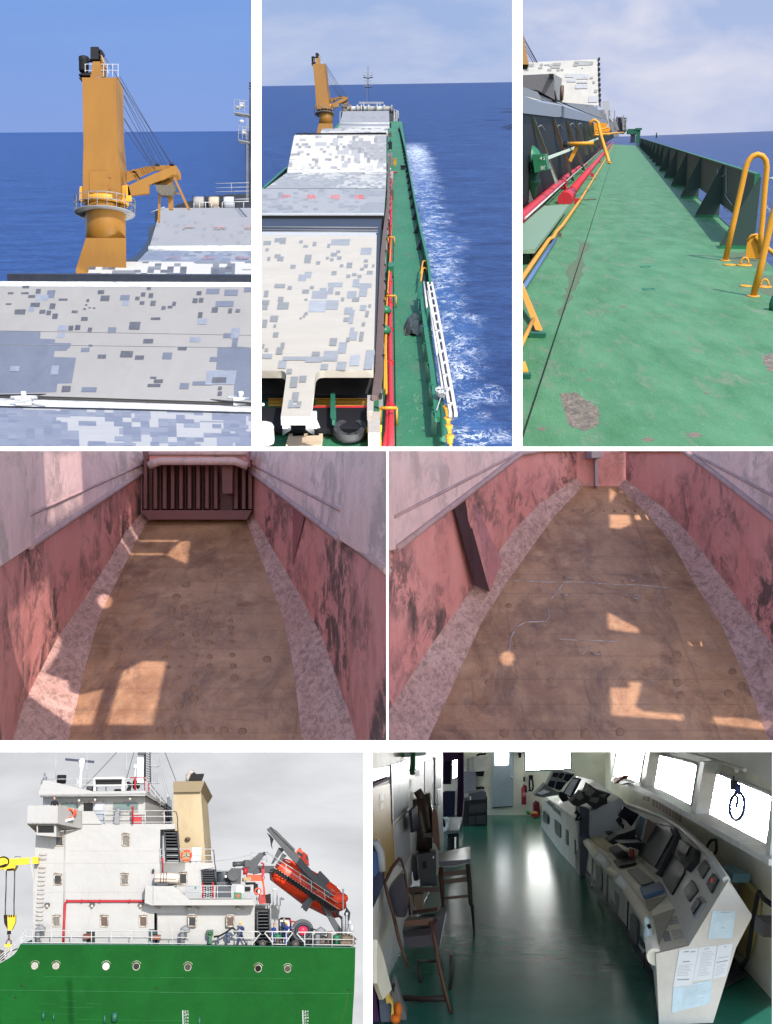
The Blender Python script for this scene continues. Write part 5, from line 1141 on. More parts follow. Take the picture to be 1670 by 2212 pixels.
# ---- right hold
# far 64 m at y = 165,near 45 m at y = 1260
B5 = (45*1260 - 64*165) / 19; A5 = 64 * (165 + B5)
st5 = [(165,850,(822,130),1000,(1035,135)),(300,722,(665,238),1140,(1188,251)),(420,635,(560,345),1240,(1299,361)),(590,515,(439,514),1335,(1414,511)),(760,410,(324,674),1445,(1533,672)),
       (1000,300,(177,877),1555,(1685,870)),(1290,168,(14,1133),1660,(1810,1130))]
ll5 = lambda x: 440 - .754 * (x - 10); lr5 = lambda x: 20 + .77 * (x - 1325)
h5 = hold(z5,A5,B5,st5,ll5,lr5,340,340,None, 0,1670)
G5 = h5['G']; put_hold(h5,FLOOR5)
struct('wall', keep(MB().face([G5(14,1133,44.6),G5(8,1290,43.8),G5(3,1290,43.6),G5(3,ll5(3),43.6),G5(14,ll5(14),44.6)])),HWALL)
struct('coaming_wall', keep(MB().face([G5(14,ll5(14),44.5) + OFF, G5(3,ll5(3),43.5),G5(3,4,43.5),G5(22.5,4,44.5)])),HCOAM)
struct('hopper_slope', keep(MB().face([G5(168,1290,44.6),G5(14,1133,44.6),G5(8,1290,43.8)])),HHOP)
Ye5 = 64.15
m = MB().face([G5(x, y, Ye5) for x, y in ((845,168),(1005,168),(1060,130),(1060,4),(800,4),(800,130))]); struct('wall', keep(m),HWALL)
m = MB().prism([G5(x, y, Ye5 - 2) for x, y in ((888,4),(934,4),(934,42),(888,42))],Vector((0,2,0))); m.prism([G5(x, y, Ye5 - .6) for x, y in ((902,42),(918,42),(916,165),(904,165))],Vector((0,.5,0)))
solo('trunk_box', 'small grey box high on the end wall of the right hold', 'box', m, M('grey_pink_box', (.33,.24,.25),.6,vs=.5))
m = MB().hexa([G5(362,178,53.3),G5(500,492,55.5),G5(448,622,53.4),G5(366,322,53.3)],[G5(285,235,55),G5(450,520,57),G5(385,592,56),G5(330,372,55)])
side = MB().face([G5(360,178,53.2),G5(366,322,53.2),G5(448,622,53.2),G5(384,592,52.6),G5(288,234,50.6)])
DEEP = M('deep_shade_red', (.05,.018,.02),.6,dirt=(.05,.03,.03),vs=.3)  # dark side of the web, its shade put into the colour
PINKW = hold_paint('web_pink_paint', (.42,.15,.15),(.48,.2,.2),(.07,.05,.05),.8,.2)
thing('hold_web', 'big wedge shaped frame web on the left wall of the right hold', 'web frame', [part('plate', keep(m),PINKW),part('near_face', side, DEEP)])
WLD = M('pale_weld_smear', (.40,.36,.38),.6,dirt=(.2,.12,.08),amt=.8,vs=1.5,lo=.42,hi=.6)
def on5(x, y): return G5(x, y, A5 / (y + B5) - .02)
m = MB()
for pth in (((545,572),(620,575),(700,580),(830,578),(960,588),(1100,592),(1230,605)),((700,690),(705,730),(690,748),(600,752),(560,775),(540,820),(530,880)),((750,825),(830,830),(930,832),(1000,835)),((760,590),(735,630),(712,650)),((880,850),(850,890))):
 m.tube([on5(*p) for p in pth],.028,5)
for x, y, r in ((785,550,19),(775,628,19),(905,878,19),(1060,565,15),(1075,640,17)): m.torus(on5(x, y),Vector((r * .5 * A5 / (y + B5) / FL, 0,0)),Vector((0,r * 1.1 * A5 / (y + B5) / FL, .2 * r * A5 / (y + B5) / FL)),.025,16,5)
struct('floor_weld', m, WLD)
def dents(G, a, b, spots, mat):
 m = MB()
 for x, y, r in spots:
  Y = a / (y + b); k = Y / FL * .5; c = G(x, y, Y); e = (G(x, y + 10,a / (y + 10 + b)) - G(x, y - 10,a / (y - 10 + b))).normalized()
  m.ball(c, Vector((r * k, 0,0)),e * r * k * 1.5,Vector((0,0,.10 * r * k + .02)),12,6)
 struct('floor_boss', m, mat)
BOSS = M('pale_rust_boss', (.27,.145,.085),.5,dirt=(.18,.09,.055),amt=.8,vs=1.2)
random.seed(5); sp4 = []
for x in (735,790,845,900,985):
 for y in (690,712,740,772,800,832,862,896,940,985):
  if random.random() < .8: sp4.append((x + (y - 700) * (x - 870) * .0006 + random.uniform(-8,8),y + random.uniform(-5,5),random.uniform(9,17)))
for x, y in ((835,1037),(1150,910),(965,1215),(905,1215),(840,1215),(690,1215),(770,1215),(1045,1220),(835,1080),(770,1110),(940,548),(1010,990),(645,830),(800,590),(760,640)): sp4.append((x, y, 19))
dents(G4,A4,B4,sp4,BOSS)
sp5 = [(1255,892,20),(1215,673,18),(1257,1013,20),(1478,1060,20),(1495,965,18),(1270,1068,20),(1535,1022,16),(440,1012,14),(562,828,14),(530,680,13),(560,858,12),(510,1230,20),(655,1230,22),(740,1235,22),(860,1235,22),(1010,1225,20),(660,930,12),(710,1000,12),(1130,980,10),(853,684,8),(1020,576,8)]
for y in (272,):
 for x in range(760,1110,45): sp5.append((x, y, 7))
dents(G5,A5,B5,sp5,BOSS)
# small round fittings along the walls
# ---- unseen sheet added to block the sun, its gaps shaped to throw sun patches
tree_v, tree_f = [],[]
for vs_, fs_ in hold_bits:
 o = len(tree_v); tree_v += vs_; tree_f += [[i + o for i in f] for f in fs_]
TREE = BVHTree.FromPolygons(tree_v, tree_f)
SL = .50
def up_to_blocker(p): t = (SL * p.y + 15 - p.z) / (SUN.z - SL * SUN.y); q = p + SUN * t; return Vector((q.x, q.y))
def gap(z, pts_):
 r = []
 for x, y in pts_:
  hit = TREE.ray_cast(Vector((0,0,0)),ray(*z(x, y)).normalized())
  if hit[0] is None: return None
  r.append(up_to_blocker(hit[0]))
 return r
def stripe(pts_, w):
 L_, R_ = [],[]
 for i, (x, y) in enumerate(pts_):
  x0,y0 = pts_[max(0,i - 1)]; x1,y1 = pts_[min(len(pts_) - 1,i + 1)]; l = math.hypot(x1 - x0,y1 - y0); nx, ny = -(y1 - y0) / l * w / 2,(x1 - x0) / l * w / 2
  L_.append((x + nx, y + ny)); R_.append((x - nx, y - ny))
 return L_ + R_[::-1]
disc = lambda x, y, r: [(x + r * math.cos(t * math.pi / 8),y + r * math.sin(t * math.pi / 8)) for t in range(16)]  # round holes added to the sun-blocking sheet for two round sun spots
gaps4 = [[(187,10),(348,8),(357,236),(300,272),(205,328)],[(28,712),(120,634),(210,557),(232,690),(250,808),(268,826),(240,900),(185,970),(290,1002),(298,1048),(365,1060),(445,1040),(395,1190),(300,1188),(200,1120),(120,1056),(65,900)],
         [(530,960),(620,918),(715,920),(655,1193),(460,1190)],[(716,462),(778,402),(817,402),(805,498)],stripe([(520,285),(523,398),(565,457),(708,457)],7),stripe([(558,245),(562,343),(600,400),(770,400)],6),disc(452,660,30)]
gaps5 = [[(965,288),(1050,290),(1057,330),(1010,348),(968,346)],[(1290,135),(1337,190),(1255,315),(1220,328),(1205,292),(1140,308),(1075,310),(1075,290),(1130,287),(1195,255)],[(967,174),(994,195),(967,238)],stripe([(1160,40),(1075,164),(1012,190)],6),
         [(958,708),(1090,780),(1088,798),(960,782)],[(970,1035),(1050,1035),(1050,1010),(1103,1012),(1075,1115),(1110,1138),(1283,1150),(1280,1175),(975,1152)],[(1410,1160),(1560,1168),(1664,1175),(1664,1205),(1410,1188)],[(1308,833),(1475,843),(1664,800),(1664,830),(1480,862),(1310,850)],disc(524,908,31)]
holes = [g for g in [gap(z4,g) for g in gaps4] + [gap(z5,g) for g in gaps5] if g]
from mathutils.geometry import convex_hull_2d
allp = [up_to_blocker(p) for p in tree_v]; hull = [allp[i] for i in convex_hull_2d(allp)]
cen = sum(hull, Vector((0,0))) / len(hull); hull = [cen + (p - cen) * 1.06 for p in hull]
v3 = lambda p: Vector((p.x, p.y, 0))
loops = [[v3(p) for p in hull]] + [[v3(p) for p in g] for g in holes]
tri = tessellate_polygon(loops); flat = [p for l in loops for p in l]
m = MB(); vv_ = [m.v((p.x, p.y, SL * p.y + 15)) for p in flat]
for t in tri:
 try: m.bm.faces.new([vv_[i] for i in t])
 except ValueError: pass
struct('sun_blocker', m, STEEL)
print('blocker gaps', len(holes),'of', len(gaps4) + len(gaps5))
# ================================================================== lower left: stern of a ship seen from the quay
F6 = Frame(390,1900,10); D6 = 36.0; K6 = D6 / FL * math.sqrt(1 + .185 ** 2 + .331 ** 2) ** .5
A6,B6,C6,E6 = crop(0,1870,460),crop(380,1870,910),crop(0,2200,460),crop(400,2160,910)
def q6(cr, w=0.0): return lambda x, y, o=0.0: F6.D(cr(x, y),D6 + w + o)
A, B, C, E = q6(A6),q6(B6),q6(C6),q6(E6)      # w = 0 is the plane of the house side; +o lies further away
KA, KB, KE = .238 * K6,.2742 * K6,.26386 * K6
X6,U6,Z6 = F6.nx, F6.nu, F6.nd
def pr(f, pts_, w0,w1): return MB().prism([f(x, y, w0) for x, y in pts_],Z6 * (w1 - w0))
def addpr(m, f, pts_, w0,w1): return m.prism([f(x, y, w0) for x, y in pts_],Z6 * (w1 - w0))
def tb(m, f, pts_, r, o=0.0,n=6): return m.tube([f(p[0],p[1],(p[2] if len(p) > 2 else 0) + o) for p in pts_],r, n)
sk = MB(); Ys = 72
rows = [[pix(u, v, Ys) for u in (-160,150,470,794)] for v in (2420,2160,1900,1612)]
sk.grid(rows); struct('sky', sk, skymat('sky_overcast', lin(234,235,238),lin(230,230,232),lin(202,204,208),(1.6,1,3.6),.38,.62,1.0))
HULLG = M('hull_green', (.003,.058,.008),.6,dirt=(.002,.036,.005),amt=.6,vs=.35,lo=.45,hi=.7,bmp=.05,spec=.06)
m, nt, N, L, b = newmat('house_white'); co = coords(nt, 'Object')
base = mixc(nt, ramp(nt, noise(nt, co, .5,8,.65),.3,.7),(.24,.236,.228),(.275,.27,.26))
rs_ = math_(nt, 'MULTIPLY', ramp(nt, noise(nt, coords(nt, 'Object', (3,3,.25)),1.2,8,.75),.56,.78),.5)
L.new(mixc(nt, rs_, base, (.175,.145,.105)),b.inputs['Base Color']); b.inputs['Roughness'].default_value = .45; HOUSE = m
bump(nt, b, noise(nt, coords(nt, 'Object', (1,1,1)),1.3,4),.25,.08)
CREAM = M('funnel_cream', (.31,.24,.14),.5,dirt=(.175,.13,.07),amt=.5,vs=.5,stretch=(2,2,.5)); CREAM2 = M('funnel_tan_band', (.175,.13,.07),.5,vs=.5)
GLASSD = M('dark_window_glass', (.02,.022,.022),.12,vs=.6,dirt=(.10,.09,.08),amt=.8)
GLASSG = M('green_grey_glass', (.10,.14,.13),.12,vs=.4,dirt=(.2,.24,.22),amt=.6)
FRAMEM = M('stained_window_frame', (.40,.36,.31),.5,dirt=(.16,.1,.06),amt=.9,vs=4,lo=.45,hi=.6)
ORANGE = M('lifeboat_orange', (.75,.06,.02),.4,dirt=(.55,.04,.015),amt=.4,vs=.6)
ORED = M('deep_red_orange', (.26,.02,.012),.5,dirt=(.16,.015,.012),vs=.6)
DRED = M('deep_red_paint_rail', (.30,.012,.02),.45,vs=1)
RAILW = M('white_rail_paint', (.36,.36,.355),.5,dirt=(.2,.16,.11),amt=.4,vs=3)
GUNM = M('gunmetal_paint', (.04,.043,.047),.45,dirt=(.12,.12,.12),vs=1)
SOOT = M('soot_black', (.008,.008,.008),.7,vs=1,spec=.2)
# ---- hull
HT_ = [(0,756),(80,712),(125,680),(152,648),(172,612),(185,586),(700,588),(1200,592)]
hp = [C6(*p) for p in HT_] + [E6(900,676),E6(1600,686),E6(1597,850),E6(1590,1050),E6(1580,1200),E6(1570,1420),C6(-40,1420),C6(-40,775)]
hull = MB().prism([F6.D(p, D6 - .6) for p in hp],Z6*8)
sheer = MB()
sheer.prism([C(185,582,-.62),C(1300,588,-.62),E(1602,682,-.62),E(1602,690,-.62),C(1300,594,-.62),C(185,590,-.62)],Z6*.1)
seams = MB()
def strip(x0,y0,x1,y1,f=C, r=.004): seams.tube([f(x0,y0,-.6),f(x1,y1,-.6)],r, 4)
strip(-40,1000,1670,1022); strip(400,878,1670,888,r=.0025); seams.tube([E(0,1052,-.6),E(1590,1062,-.6)],.004,4); seams.tube([E(0,932,-.6),E(1100,940,-.6)],.0025,4)
for x0,y0,x1,y1 in ((340,1125,500,1130),(540,1155,850,1160),(330,1195,430,1197),(450,1216,690,1220),(700,1268,1670,1278),(780,1120,920,1127),(560,1090,690,1102)): strip(x0,y0,x1,y1,r=.0022)
SEAMG = M('pale_green_seam', (.02,.11,.04),.5,vs=1)
ports = []
for f, x, y, r, col_ in ((C, 315,781,25,(.30,.30,.26)),(C, 507,782,25,(.30,.30,.26)),(C, 962,786,27,(.6,.62,.64)),(C, 1237,787,27,(.045,.05,.05)),(E, 228,847,24,(.10,.10,.09)),(E, 804,857,25,(.006,.007,.008)),(E, 1045,860,24,(.12,.115,.10))):
 k = KA if f is C else KE; c = f(x, y, -.6)
 ring = MB().torus(c, X6 * r * k * .95,U6 * r * k * .95,r * k * .13,22,6)
 ring.tube([c + (X6 * math.cos(t) + U6 * math.sin(t)) * r * k * 1.5 for t in [math.pi * (.15 + .7 * i / 8) for i in range(9)]],r * k * .07,4)
 gl = MB().lathe(c - Z6*.004,-Z6,[(r * k * .88,0),(r * k * .88,.004)],20)
 sub = [part('pane', gl, M('porthole_pane', tuple(q * (.8 if col_[0] > .2 else .35) for q in col_),.6,vs=3,spec=.1))]
 if f is C and x < 600: sub.append(part('cross_bar', MB().box(c - Z6*.012,X6 * r * k, U6 * r * k * .04,Z6*.003).box(c - Z6*.012,X6 * r * k * .04,U6 * r * k, Z6*.003),FRAMEM))
 ports.append(part('porthole', ring, FRAMEM, sub, {'True': 'white lit porthole'}.get(str(col_[0] > .7))))
cups = []
for x, y, w, h in ((390,1245,20,50),(484,1255,14,40),(947,1275,18,60),(1037,1255,46,66)): cups.append(part('fender_cup', MB().lathe(C(x, y + h / 2,-.62),U6,[(w * KA * .5,0),(w * KA * .5,h * KA)],10),DGRN))
cups.append(part('fender_cup', MB().lathe(E(320,1330,-.62),U6,[(9 * KE, 0),(9 * KE, 60 * KE)],8),DGRN))
holes_ = MB()
for f, x, y in ((C, 196,962),(C, 141,1068),(C, 1414,982),(E, 1540,1032)): holes_.lathe(f(x, y, -.598),-Z6,[(8 * KA, 0),(8 * KA, .01)],12)
marks = MB()
for x0,labs in ((185,('8.2', '8M', '7.8', '7.6', '7.4')),(1168,('8.4', '8.2', '8M', '7.8', '7.6'))):
 marks.prism([E(x0 - 3,1200,-.612),E(x0 + 4,1200,-.612),E(x0 + 10,1400,-.612),E(x0 + 3,1400,-.612)],Z6*.008)
 for i in range(10): marks.prism([E(x0,1203 + i * 13,-.612),E(x0 + (22 if i % 2 else 14),1203 + i * 13,-.612),E(x0 + (22 if i % 2 else 14),1206 + i * 13,-.612),E(x0,1206 + i * 13,-.612)],Z6*.008)
 for i, t in enumerate(labs): marks.text(t, E(x0 + 18,1217 + i * 26,-.614),X6*22 * KE, U6*19 * KE)
stk = MB().tube([E(1538,1040,-.605),E(1525,1160,-.605),E(1480,1300,-.605)],.006,4)
# ---- deckhouse and bridge
house = pr(A, [(325,792),(745,735),(745,690),(1590,690),(1590,735),(1455,742),(1452,1040),(1680,1040),(1680,1500),(1400,1500),(1400,2020),(300,2020),(300,1270)],0,5)
lower = pr(E, [(-20,330),(775,330),(775,664),(-20,664)],.12,4)
aft = pr(E, [(770,360),(800,340),(950,345),(975,390),(955,640),(770,655)],.9,3)
annex = pr(B, [(62,905),(500,905),(500,940),(375,962),(372,1085),(170,1090),(62,1090)],0,4)
whl = pr(A, [(390,430),(1318,425),(1318,700),(745,700),(390,560)],.25,4).hexa([A(1318,425,.25),A(1318,690,.25),A(1318,690,4),A(1318,425,4)],[A(1560,570,3),A(1560,690,3),A(1560,690,4.5),A(1560,570,4.5)])
roof = pr(A, [(350,400),(396,293),(440,298),(850,396),(1322,390),(1330,425),(1315,436),(360,442)],-.25,.1)
roof.hexa([A(360,442,-.25),A(1330,430,-.25),A(1330,430,4),A(360,442,4)],[A(360,425,-.25),A(1330,412,-.25),A(1330,412,4),A(360,425,4)])
roof.hexa([A(1322,392,-.25),A(1330,428,-.25),A(1560,568,3),A(1560,545,3)],[A(1322,392,.0),A(1330,428,.0),A(1560,568,3.2),A(1560,545,3.2)])
wing = pr(A, [(250,524),(525,524),(525,690),(246,692)],-.9,.8).hexa([A(525,524,-.9),A(525,690,-.9),A(748,735,0),A(750,575,0)],[A(525,524,-.6),A(525,690,-.6),A(748,735,.4),A(750,575,.4)])
wing.hexa([A(246,692,-.9),A(525,690,-.9),A(748,735,0),A(330,770,.2)],[A(250,680,-.9),A(525,680,-.9),A(748,720,0),A(330,745,.2)])
wbul = pr(A, [(745,575),(850,575),(925,690),(745,690)],-.05,.1)
wbox = pr(A, [(332,694),(510,694),(512,808),(334,792)],-.75,0).hexa([A(510,694,-.75),A(512,808,-.75),A(548,812,-.2),A(548,735,-.2)],[A(510,694,-.5),A(512,808,-.5),A(548,812,0),A(548,735,0)])
wopen = pr(A, [(345,705),(490,705),(490,770),(345,770)],-.76,-.745)
ovh = pr(E, [(-120,180),(95,182),(240,293),(760,292),(785,340),(-60,342),(-126,320)],-.55,.9)
ovh2 = pr(B, [(10,1090),(170,1088),(296,1196),(800,1194),(800,1240),(10,1240)],-.6,-.5)
brk = MB()
for x in (275,640): brk.prism([E(x, 344,-.45),E(x + 40,344,-.45),E(x + 40,376,.1)],X6*.02)
brk.prism([C(1395,232,-.4),C(1480,232,-.4),C(1435,272,.1)],Z6*.3)
for x in (520,555,640): brk.tube([A(x, 700,-.3),A(x + 45,750,.0)],.015,5)
seam6 = MB()
for y0,x0,x1 in ((935,590,1450),(1048,325,1450),(1310,300,1400)):
 seam6.tube([A(x0,y0,-.002),A(x1,y0,-.002)],.004,4)
for x in (588,580): pass
seam6.tube([A(590,740,-.01),A(585,1270,-.01),A(578,1500,-.01)],.02,6); seam6.tube([A(446,810,-.003),A(442,918,-.003),A(590,918,-.003)],.004,4)
lad6 = []
for i in range(18):
 y = 968 + i * 39.5; xx = 390 - i * 2.2
 if i == 2: continue
 lad6.append(part('wall_rung', MB().tube([A(xx - 30,y, 0),A(xx - 28,y, -.08),A(xx + 28,y, -.08),A(xx + 30,y, 0)],.012,5),FRAMEM))
wins = []
def window(f, k, x, y, w, h, pane, tall=True, hood=True):
 rr = [f(x + sx * (w / 2 - 8) + 8 * cx, y + sy * (h / 2 - 8) + 8 * cy, -.015) for sx, sy, arc in ((1,-1,(270,360)),(1,1,(0,90)),(-1,1,(90,180)),(-1,-1,(180,270))) for cx, cy in [(math.cos(math.radians(arc[0] + (arc[1] - arc[0]) * i / 4)),math.sin(math.radians(arc[0] + (arc[1] - arc[0]) * i / 4))) for i in range(5)]]
 fr = MB().tube(rr, 5.5 * k, 6,closed=True)
 for i in range(0,20,2): fr.ball(rr[i] - Z6*.01,X6*4 * k, U6*4 * k, Z6*4 * k, 6,4)
 if hood: fr.prism([f(x - w * .62,y - h * .5 - 6,-.02),f(x - w * .4,y - h * .5 - 22,-.02),f(x + w * .4,y - h * .5 - 22,-.02),f(x + w * .62,y - h * .5 - 6,-.02),f(x + w * .4,y - h * .5 - 15,-.02),f(x - w * .4,y - h * .5 - 15,-.02)],-Z6*.06)
 pn = MB().face([p + Z6*.008 for p in rr])
 return part('window', fr, FRAMEM, [part('pane', pn, pane)])
CURT = M('curtained_glass', (.16,.15,.13),.3,dirt=(.05,.045,.04),amt=.9,vs=5,stretch=(3,1,.6),lo=.4,hi=.6)
BRN = M('brown_curtain_glass', (.07,.045,.035),.3,vs=4)
for f, k, x, y, w, h, pn in ((A, KA, 538,847,66,88,GLASSD),(A, KA, 1143,840,66,96,CURT),(A, KA, 525,1198,66,88,GLASSD),(A, KA, 1132,1196,66,94,CURT),(C, KA, 512,376,66,92,CURT),(C, KA, 946,378,66,92,BRN),(C, KA, 1300,378,66,92,BRN)):
 wins.append(window(f, k, x, y, w, h, pn))
wins.append(window(B, KB, 245,1032,58,84,GLASSD)); wins.append(window(E, KE, 264,472,62,80,GLASSD)); wins.append(window(E, KE, 575,474,60,78,BRN))
big = []
for pts_, nm in (([(540,520),(560,498),(690,494),(710,508),(705,560),(540,525)],'w'),([(1022,510),(1034,494),(1242,488),(1254,500),(1252,580),(1030,585)],'e')):
 rr = [A(x, y, .235) for x, y in pts_]; big.append(part('bridge_window', MB().tube(rr, 4 * KA, 5,closed=True),FRAMEM, [part('pane', MB().face([p + Z6*.01 for p in rr]),GLASSG)]))
rr = [A(x, y, o) for x, y, o in ((1342,500,.55),(1376,545,1.0),(1376,610,1.0),(1342,590,.55))]; big.append(part('bridge_window', MB().tube(rr, 4 * KA, 5,closed=True),FRAMEM, [part('pane', MB().face([p + Z6*.02 for p in rr]),GLASSG)]))
door6 = pr(A, [(845,500),(950,496),(948,690),(925,690),(850,572)],.21,.25); dwin = pr(A, [(862,515),(930,515),(930,566),(862,566)],.2,.22); dopen = pr(A, [(760,503),(842,503),(842,572),(760,572)],.215,.25); dtrack = pr(A, [(745,488),(955,484),(955,496),(745,500)],.15,.25)
GREYD = M('grey_door_paint', (.25,.27,.31),.5,vs=1)
def stair(f, k, pts_, n, w0,w1):
 (x0,y0),(x1,y1),(x2,y2),(x3,y3) = pts_; m = MB(); m.prism([f(x0 - 4,y0 - 8,w0 + .5),f(x1 + 4,y0 - 8,w0 + .5),f(x2 + 6,y2,w0 + .5),f(x3 - 4,y3,w0 + .5)],Z6*.02); t = MB()
 for i in range(n):
  a = (i + .5) / n; t.box((f(x0 + (x3 - x0) * a, y0 + (y3 - y0) * a, w0 + .2) + f(x1 + (x2 - x1) * a, y1 + (y2 - y1) * a, w0 + .2)) / 2,X6 * abs(x1 - x0) * k * .52,U6*.012,Z6*.15)
 s_ = MB()
 for a, b in (((x0,y0),(x3,y3)),((x1,y1),(x2,y2))): s_.tube([f(*a, w0),f(*b, w0)],.03,6)
 return [part('backing', m, SOOT),part('tread', t, GUNM),part('stringer', s_, GUNM)]
recess = MB().prism([A(1455,742,.02),A(1590,740,.02),A(1600,735,.02),A(1622,1040,.02),A(1455,1040,.02)],Z6*.03)
thing('cargo_ship', 'white bridge house and green stern hull of a cargo ship', 'ship', [
 part('hull', hull, HULLG, [part('sheer_strake', sheer, DGRN),part('weld_seam', seams, SEAMG),part('scupper', holes_, SOOT),part('draft_marks', marks, RAILW),part('rust_streak', stk, M('olive_streak', (.06,.09,.01),.6,vs=2))] + ports + cups),
 part('deckhouse', house, HOUSE, [part('weld_seam', seam6,HOUSE)] + lad6 + wins),part('lower_house', lower, HOUSE),part('aft_house', aft, HOUSE),part('stair_house', annex, HOUSE),
 part('wheelhouse', whl, HOUSE, big + [part('door', door6,GREYD, []),part('door_window', dwin, RAILW),part('door_opening', dopen, SOOT),part('door_track', dtrack, FRAMEM)]),part('roof', roof, HOUSE),part('bridge_wing', wing, HOUSE),part('wing_screen', wbul, HOUSE),part('lamp_housing', wbox, HOUSE, [part('opening', wopen, SOOT)]),
 part('overhanging_deck', ovh, HOUSE),part('deck_screen', ovh2,HOUSE),part('deck_bracket', brk, FRAMEM)])
def st_thing(lab, f, k, pts_, n): return thing('stairway', lab, 'stairs', stair(f, k, pts_, n, -.06,1),'black outside stairways')
st_thing('black steel stairway beside the funnel below the bridge deck', B, KB, ((98,662),(200,655),(218,898),(112,898)),10)
st_thing('short black stairway below the lifebuoy deck', B, KB, ((392,965),(492,955),(508,1085),(400,1085)),7)
st_thing('black stairway down to the main deck beside the standing crew', E, KE, ((795,375),(895,370),(900,640),(800,650)),10)
# ---- funnel
m = pr(B, [(170,348),(385,345),(422,905),(216,905),(168,560)],.7,3).hexa([B(385,345,.7),B(422,905,.7),B(476,905,2.2),B(440,443,2.2)],[B(385,345,1.2),B(422,905,1.2),B(476,905,2.6),B(440,443,2.6)])
bd6 = pr(B, [(168,264),(415,261),(385,346),(170,349)],.55,3).hexa([B(415,261,.55),B(385,346,.7),B(440,443,2.2),B(478,384,2.2)],[B(415,261,1),B(385,346,1.1),B(440,443,2.6),B(478,384,2.6)])
ex = MB().tube([B(283,262,1.6),B(283,222,1.6),B(300,196,1.6),B(330,190,1.6)],17 * KB, 12); ex2 = pr(B, [(300,260),(302,220),(330,188),(350,205),(412,203),(392,259)],1.2,2.2); exl = MB()
exl.ball(B(282,718,.6),X6*.09,U6*.06,Z6*.1,10,6)
scr = pr(B, [(415,800),(470,815),(470,905),(418,905)],.4,.6); hv = MB().box(B(350,845,.4),X6*34 * KB, U6*52 * KB, Z6*.05)
thing('funnel', 'cream funnel with a tan top band and a sooty exhaust bend', 'funnel', [part('casing', m, CREAM),part('top_band', bd6,CREAM2),part('exhaust_pipe', ex, FRAMEM, [part('exhaust_mouth', ex2,SOOT)]),part('flood_lamp', exl, COAM),part('casing_door', hv, WPAINT)])
# ---- rails
def rail6(name, lab, f, pts_, tops, posts, r=.013,o=0.0,grp='white pipe rails of the ship', mat=None):
 m = MB(); p_ = []
 for h in tops: m.tube([f(x, y - h * (q if isinstance(q, float) else 1),w) for x, y, w, *qq in pts_ for q in [qq[0] if qq else 1]],r, 6)
 for x, y, w in posts: p_.append(part('post', MB().tube([f(x, y - tops[0],w),f(x, y, w)],r, 6),mat or RAILW))
 return thing(name, lab, 'railing', [part('rail', m, mat or RAILW)] + p_, grp)
rail6('deck_rail', 'long white rail on the main deck above the green hull', C, [(212,583,-.5),(240,583,-.5),(1300,588,-.5),(1750,592,-.5)],[125,68,12],[(x, 584 + (x - 230) * .007,-.5) for x in (235,296,468,650,830,1013,1196,1378,1567)])
rail6('deck_rail', 'white rail along the bridge deck in front of the red box', A, [(850,690,-.02),(1580,688,-.02)],[118,66,14],[(x, 690,-.02) for x in (952,1060,1200,1320,1490)])
rail6('deck_rail', 'white rail round the lifebuoy deck beside the funnel', B, [(62,900,-.05),(480,900,-.05)],[102,52,10],[(x, 900,-.05) for x in (66,210,368,470)])
rail6('deck_rail', 'white rail in front of the dark winch machinery', B, [(165,1192,-.55),(790,1192,-.55)],[105,56,8],[(x, 1192,-.55) for x in (390,515,628,722,788)])
rail6('deck_rail', 'low white rail on the wheelhouse roof', A, [(430,395,-.1),(860,395,-.1),(1180,392,-.1),(1310,392,-.1)],[112,58],[(x, 394,-.1) for x in (500,700,1145)])
m = MB()
for o in (0,45,90): tb(m, A, [(1318,272 + o * .9,0),(1365,330 + o, .8),(1500,494 + o * .9,2.6),(1552,560 + o * .4,3)],.013)
for x in (1365,1410,1455,1500): tb(m, A, [(x, 325 + (x - 1365) * 1.25,(x - 1318) * .011),(x, 420 + (x - 1365) * 1.2,(x - 1318) * .011)],.012)
solo('roof_side_rail', 'white rail sloping down the far side of the wheelhouse roof', 'railing', m, RAILW, 'white pipe rails of the ship')
m = MB()
tb(m, A, [(1180,272,-.12),(1310,268,-.12),(1316,410,-.12)],.016); tb(m, A, [(1350,322,.6),(1350,415,.6)],.022); tb(m, A, [(1225,270,-.1),(1228,385,-.1)],.03)
solo('red_rail', 'red corner rail on the wheelhouse roof', 'railing', m, DRED, 'red rails and posts')
m = MB()
tb(m, A, [(1570,572,0),(1600,585,0),(1612,640,0),(1612,700,.0),(1628,905,0)],.016); tb(m, B, [(470,798,0),(488,812,0),(494,905,0),(505,960,0),(512,1190,-.3)],.016)
solo('stair_handrail', 'bent grey handrails dropping from the upper decks by the stairs', 'handrail', m, GUNM)
